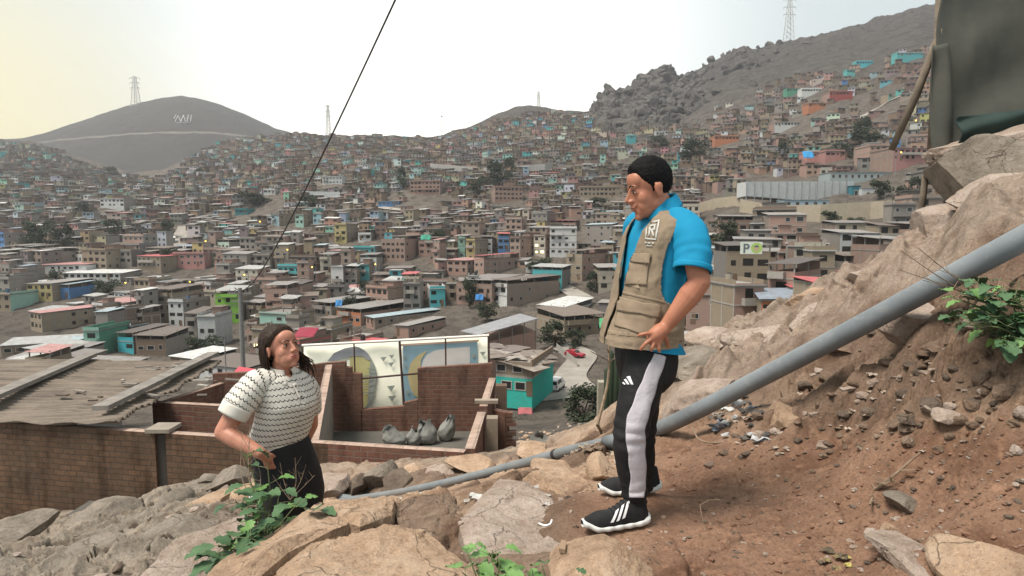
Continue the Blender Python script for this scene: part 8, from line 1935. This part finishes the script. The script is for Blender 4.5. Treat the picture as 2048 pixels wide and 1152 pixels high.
plant('dusty low plant with drooping leaves at the foot of the tall leafy one', P(470, 1130, 2.5), [(P(u, v, d), .005) for u, v, d in [(430, 1105, 2.5), (465, 1085, 2.45), (505, 1090, 2.4), (450, 1125, 2.4)]], .10, 6, (M_GREEN, M_GREEN), density=4)
plant('bright green leafy sprig at the bottom edge left of centre', P(975, 1190, 1.72), [(P(u, v, d), .004) for u, v, d in [(930, 1095, 1.75), (960, 1130, 1.70), (985, 1100, 1.72), (1000, 1120, 1.70), (925, 1145, 1.68), (990, 1145, 1.66)]], .062, 7, (M_GREEN_L, M_GREEN_L), density=4)
plant('small green leaf tips at the bottom edge below the middle boulder', P(1080, 1200, 1.70), [(P(u, v, d), .003) for u, v, d in [(1065, 1140, 1.7), (1085, 1132, 1.7), (1050, 1150, 1.68)]], .05, 8, (M_GREEN_L, M_GREEN), density=3)
plant('single green leaf at the bottom edge under the front shoe', P(1185, 1190, 1.75), [(P(1180, 1150, 1.75), .003)], .045, 9, (M_GREEN, M_GREEN), density=3)
b = P(2060, 690, 2.45)
plant('bushy green plant hanging over the bank at the right border', b, [(P(u, v, d), r) for u, v, d, r in [(1895, 590, 2.6, .006), (1925, 570, 2.6, .006), (1960, 600, 2.5, .006), (1900, 640, 2.5, .005), (1945, 650, 2.4, .006), (1990, 575, 2.5, .006), (2030, 600, 2.4, .006), (2010, 650, 2.35, .006), (1975, 630, 2.4, .006), (2040, 560, 2.5, .005), (2045, 680, 2.3, .005), (1920, 620, 2.5, .005), (2000, 690, 2.3, .005), (2075, 620, 2.35, .006), (1950, 560, 2.6, .004)]], .065, 10, (M_GREEN, M_GREEN_L), density=10)
# bare weeds against the dark trousers
def twigs(label, base, tips, r, seed, nm='dry_weed', cat='weed', mat=None):
    rng = random.Random(seed); m = MB()
    for tip in tips:
        d = tip - base; p1 = base + d * .4 + Vector((rng.uniform(-1, 1), rng.uniform(-1, 1), rng.uniform(-.3, 1))) * d.length * .12; pts = spline([base, p1, tip], 6)
        for i in range(len(pts) - 1): m.bar(pts[i], pts[i + 1], r * (1 - .6 * i / len(pts)), 5, cap=False)
        for k in range(4):
            i = rng.randint(4, len(pts) - 2); q = pts[i] + Vector((rng.uniform(-1, 1), rng.uniform(-1, 1), rng.uniform(0, 1))).normalized() * d.length * rng.uniform(.12, .3); m.bar(pts[i], q, r * .5, 4, r2=r * .25)
    return tag(obj(nm, m.mesh(nm, (mat or M_TWIG,))), label, cat)
twigs('thin dry weed stalks rising in front of the dark trousers of the woman', P(580, 1000, 2.9), [P(u, v, 2.95) for u, v in ((560, 925), (590, 915), (612, 930), (630, 950), (545, 950))], .0018, 1)
twigs('thin dry weed stalks with pale buds left of the hand of the woman', P(510, 1010, 2.75), [P(u, v, 2.9) for u, v in ((470, 850), (485, 865), (500, 850), (478, 890))], .0022, 2)
twigs('thin bare branches crossing the pipe on the right', P(1960, 600, 2.9), [P(u, v, 2.8) for u, v in ((1800, 500), (1835, 495), (1845, 560), (1880, 540), (1800, 540))], .003, 3)
twigs('crooked dry branch lying on the dirt at the right', P(1745, 985, 2.55) , [P(u, v, 2.45) for u, v in ((1840, 905), (1905, 990), (1790, 960), (1740, 1010))], .009, 4, 'dry_branch', 'branch')
twigs('thin grey wires curling in the dirt right of the shoes', P(1400, 1010, 2.55), [P(u, v, 2.5) for u, v in ((1450, 1000), (1420, 1080))], .0015, 5, 'wire', 'wire')
twigs('bent stick leaning on the rubble left of the trousers', P(1195, 850, 6.5), [P(u, v, 6.8) for u, v in ((1218, 650), (1185, 905))], .02, 6, 'stick', 'stick')
def ribbon_tube(label, pts, r, nm, cat, mat): return tag(obj(nm, tube(nm, spline(pts, 8), r, (mat,), 8)), label, cat)
ribbon_tube('thin brown root arching out of the litter under the pipe', [P(1385, 855, 3.9), P(1400, 880, 3.75), P(1440, 885, 3.7), P(1470, 868, 3.75)], .006, 'root', 'root', M_TWIG)
ribbon_tube('small white curved strip lying on the pinkish-grey boulder', [P(1078, 1047, 2.30), P(1090, 1051, 2.28), P(1100, 1048, 2.28), P(1104, 1040, 2.30)], .004, 'plastic_strip', 'strip', M_WHITE_P)
m = MB(); A_ = P(1118, 1105, 2.1); m.hexa([A_ + Vector(q) for q in ((0, 0, 0), (.022, -.01, 0), (.030, .05, .004), (.012, .055, .004), (0, 0, .016), (.022, -.01, .016), (.030, .05, .02), (.012, .055, .02))], (0.30, 0.20, 0.13)); tag(obj('wood_chip', m.mesh('wood_chip', (M_WALL,))), 'small wedge of wood lying below the front shoe', 'wood chip')
def crumple(nm, n, box, size, seed, cols, label, kind='stuff', cat='litter', d=None):
    rng = random.Random(seed); m = MB()
    for k in range(n):
        u, v = rng.uniform(box[0], box[2]), rng.uniform(box[1], box[3]); dd = d or d_near(u, v)
        if dd is None: continue
        p = P(u, v, dd - .02); p.z = nz(p.x, p.y) + .008; s = size * rng.uniform(.4, 1); col = rng.choice(cols); g = [[p + Vector(((i - 1.5) / 3 * s * 1.6 + rng.uniform(-.2, .2) * s, (j - 1.5) / 3 * s * 1.3 + rng.uniform(-.2, .2) * s, rng.uniform(0, .55) * s)) for j in range(4)] for i in range(4)]
        for i in range(3):
            for j in range(3): m.quad(g[i][j], g[i + 1][j], g[i + 1][j + 1], g[i][j + 1], col)
    return tag(obj(nm, m.mesh(nm, (M_WALL,))), label, cat, None, kind)
crumple('litter', 46, (1425, 795, 1530, 865), .06, 3, [(0.55, 0.55, 0.54), (0.42, 0.42, 0.42), (0.06, 0.06, 0.06), (0.10, 0.09, 0.08), (0.30, 0.34, 0.42), (0.38, 0.30, 0.24), (0.05, 0.05, 0.05)], 'scraps of plastic and paper heaped under the pipe')
crumple('litter', 40, (1440, 760, 1960, 900), .028, 4, [(0.36, 0.27, 0.20), (0.28, 0.20, 0.15), (0.42, 0.34, 0.27), (0.2, 0.15, 0.11)], 'small dry scraps on the rubble slope')
crumple('litter', 30, (660, 985, 1120, 1030), .035, 5, [(0.58, 0.57, 0.54), (0.45, 0.42, 0.38), (0.30, 0.25, 0.2)], 'white scraps along the lower pipe')
crumple('litter', 60, (1130, 900, 1240, 925), .05, 7, [(0.36, 0.28, 0.2), (0.2, 0.14, 0.1), (0.46, 0.36, 0.28), (0.3, 0.2, 0.14)], 'dry leaves and scraps beside the pipe')
crumple('litter', 14, (1640, 1092, 1700, 1108), .028, 8, [(0.50, 0.42, 0.12), (0.25, 0.18, 0.08), (0.10, 0.08, 0.05)], 'small heap of yellow peel on the dirt path', 'stuff')
def bag(u0, v0, u1, v1, d, col, label, nm='plastic_bag', seed=1):
    v, f = rock_verts(seed, 3, 7, .16); s = np.array(((u1 - u0) / 2 / FPX * d, (u1 - u0) / 3 / FPX * d, (v1 - v0) / 2 / FPX * d)); c = P((u0 + u1) / 2, (v0 + v1) / 2, d); me = new_mesh(nm, (v * s).tolist(), f.tolist(), (M_WALL,), cols=[col] * len(f), smooth=True); o = obj(nm, me, None, c); return tag(o, label, 'bag')
bag(1612, 808, 1652, 826, 3.6, (0.04, 0.17, 0.16), 'flat teal plastic scrap behind the large brown block')
bag(1460, 798, 1488, 816, 3.95, (0.62, 0.62, 0.62), 'white plastic bag caught under the pipe', seed=3)
bag(1490, 812, 1515, 830, 3.9, (0.52, 0.50, 0.48), 'crumpled grey-white bag right of the white one', seed=5)
bag(655, 1008, 700, 1030, 2.72 * 2.6, (0.62, 0.61, 0.58), 'white bag lying at the lower end of the pipe', seed=7)
bag(498, 985, 528, 1005, 3.0, (0.62, 0.62, 0.60), 'small white cup caught in the tall leafy plant', 'plastic_cup', 9)
bag(1405, 922, 1430, 938, 3.2, (0.32, 0.22, 0.17), 'small round brown lid lying on the dirt', 'lid', 11)
# bush, cactus and low wall below the street
tree(1165, 845, 100, 70, 'grey-green round bush on the bank between the street and the man', hint=35, nm='bush', group=None)
tree(1225, 790, 40, 60, 'dark bush close to the trousers of the man', hint=40, nm='bush', group=None)
def cactus():
    d = 20.0; o = P(1222, 850, d); t = thing('cactus', 'dark columnar cactus standing left of the trousers of the man', 'cactus', o); M_C = simple('cactus_green', (0.03, 0.045, 0.025), .8)
    for (u, v0, r) in ((1222, 700, .12), (1232, 715, .12), (1214, 735, .11), (1238, 745, .10)):
        p = P(u, v0, d) - o; q = tube('column', [Vector((p.x * .5, 0, -1)), Vector((p.x, 0, p.z * .5)), Vector((p.x, 0, p.z * .95)), p], [r, r, r * .9, r * .3], (M_C,), 10); obj('column', q, t)
cactus()
m = MB(); p0 = P(1196, 850, 27); m.box(p0.x, 27, p0.z - 2, p0.x + .45, 27.5, P(1196, 765, 27).z, (0.36, 0.32, 0.25)); m.box(p0.x + .451, 27.05, p0.z - 2, p0.x + 1.3, 27.3, P(1196, 785, 27).z, (0.33, 0.28, 0.22)); tag(obj('gate_post', m.mesh('gate_post', (M_WALL,))), 'pale concrete gate post at the end of the street wall', 'post')
# ------------------------------------------------------------------ evening haze over the valley
def haze():
    m = bpy.data.materials.new('haze_air'); m.use_nodes = True; N = m.node_tree.nodes; N.clear(); out = N.new('ShaderNodeOutputMaterial'); v = N.new('ShaderNodeVolumePrincipled')
    v.inputs['Color'].default_value = (0.90, 0.90, 0.93, 1); v.inputs['Density'].default_value = HAZE_DENSITY; v.inputs['Anisotropy'].default_value = .35; m.node_tree.links.new(v.outputs[0], out.inputs['Volume'])
    b = MB(); b.box(-2600, -60, -420, 2600, 2300, 460); o = obj('haze', b.mesh('haze', (m,))); tag(o, 'thin pale evening haze filling the air over the valley', None, None, 'stuff')
HAZE_DENSITY = 0.00021
haze()
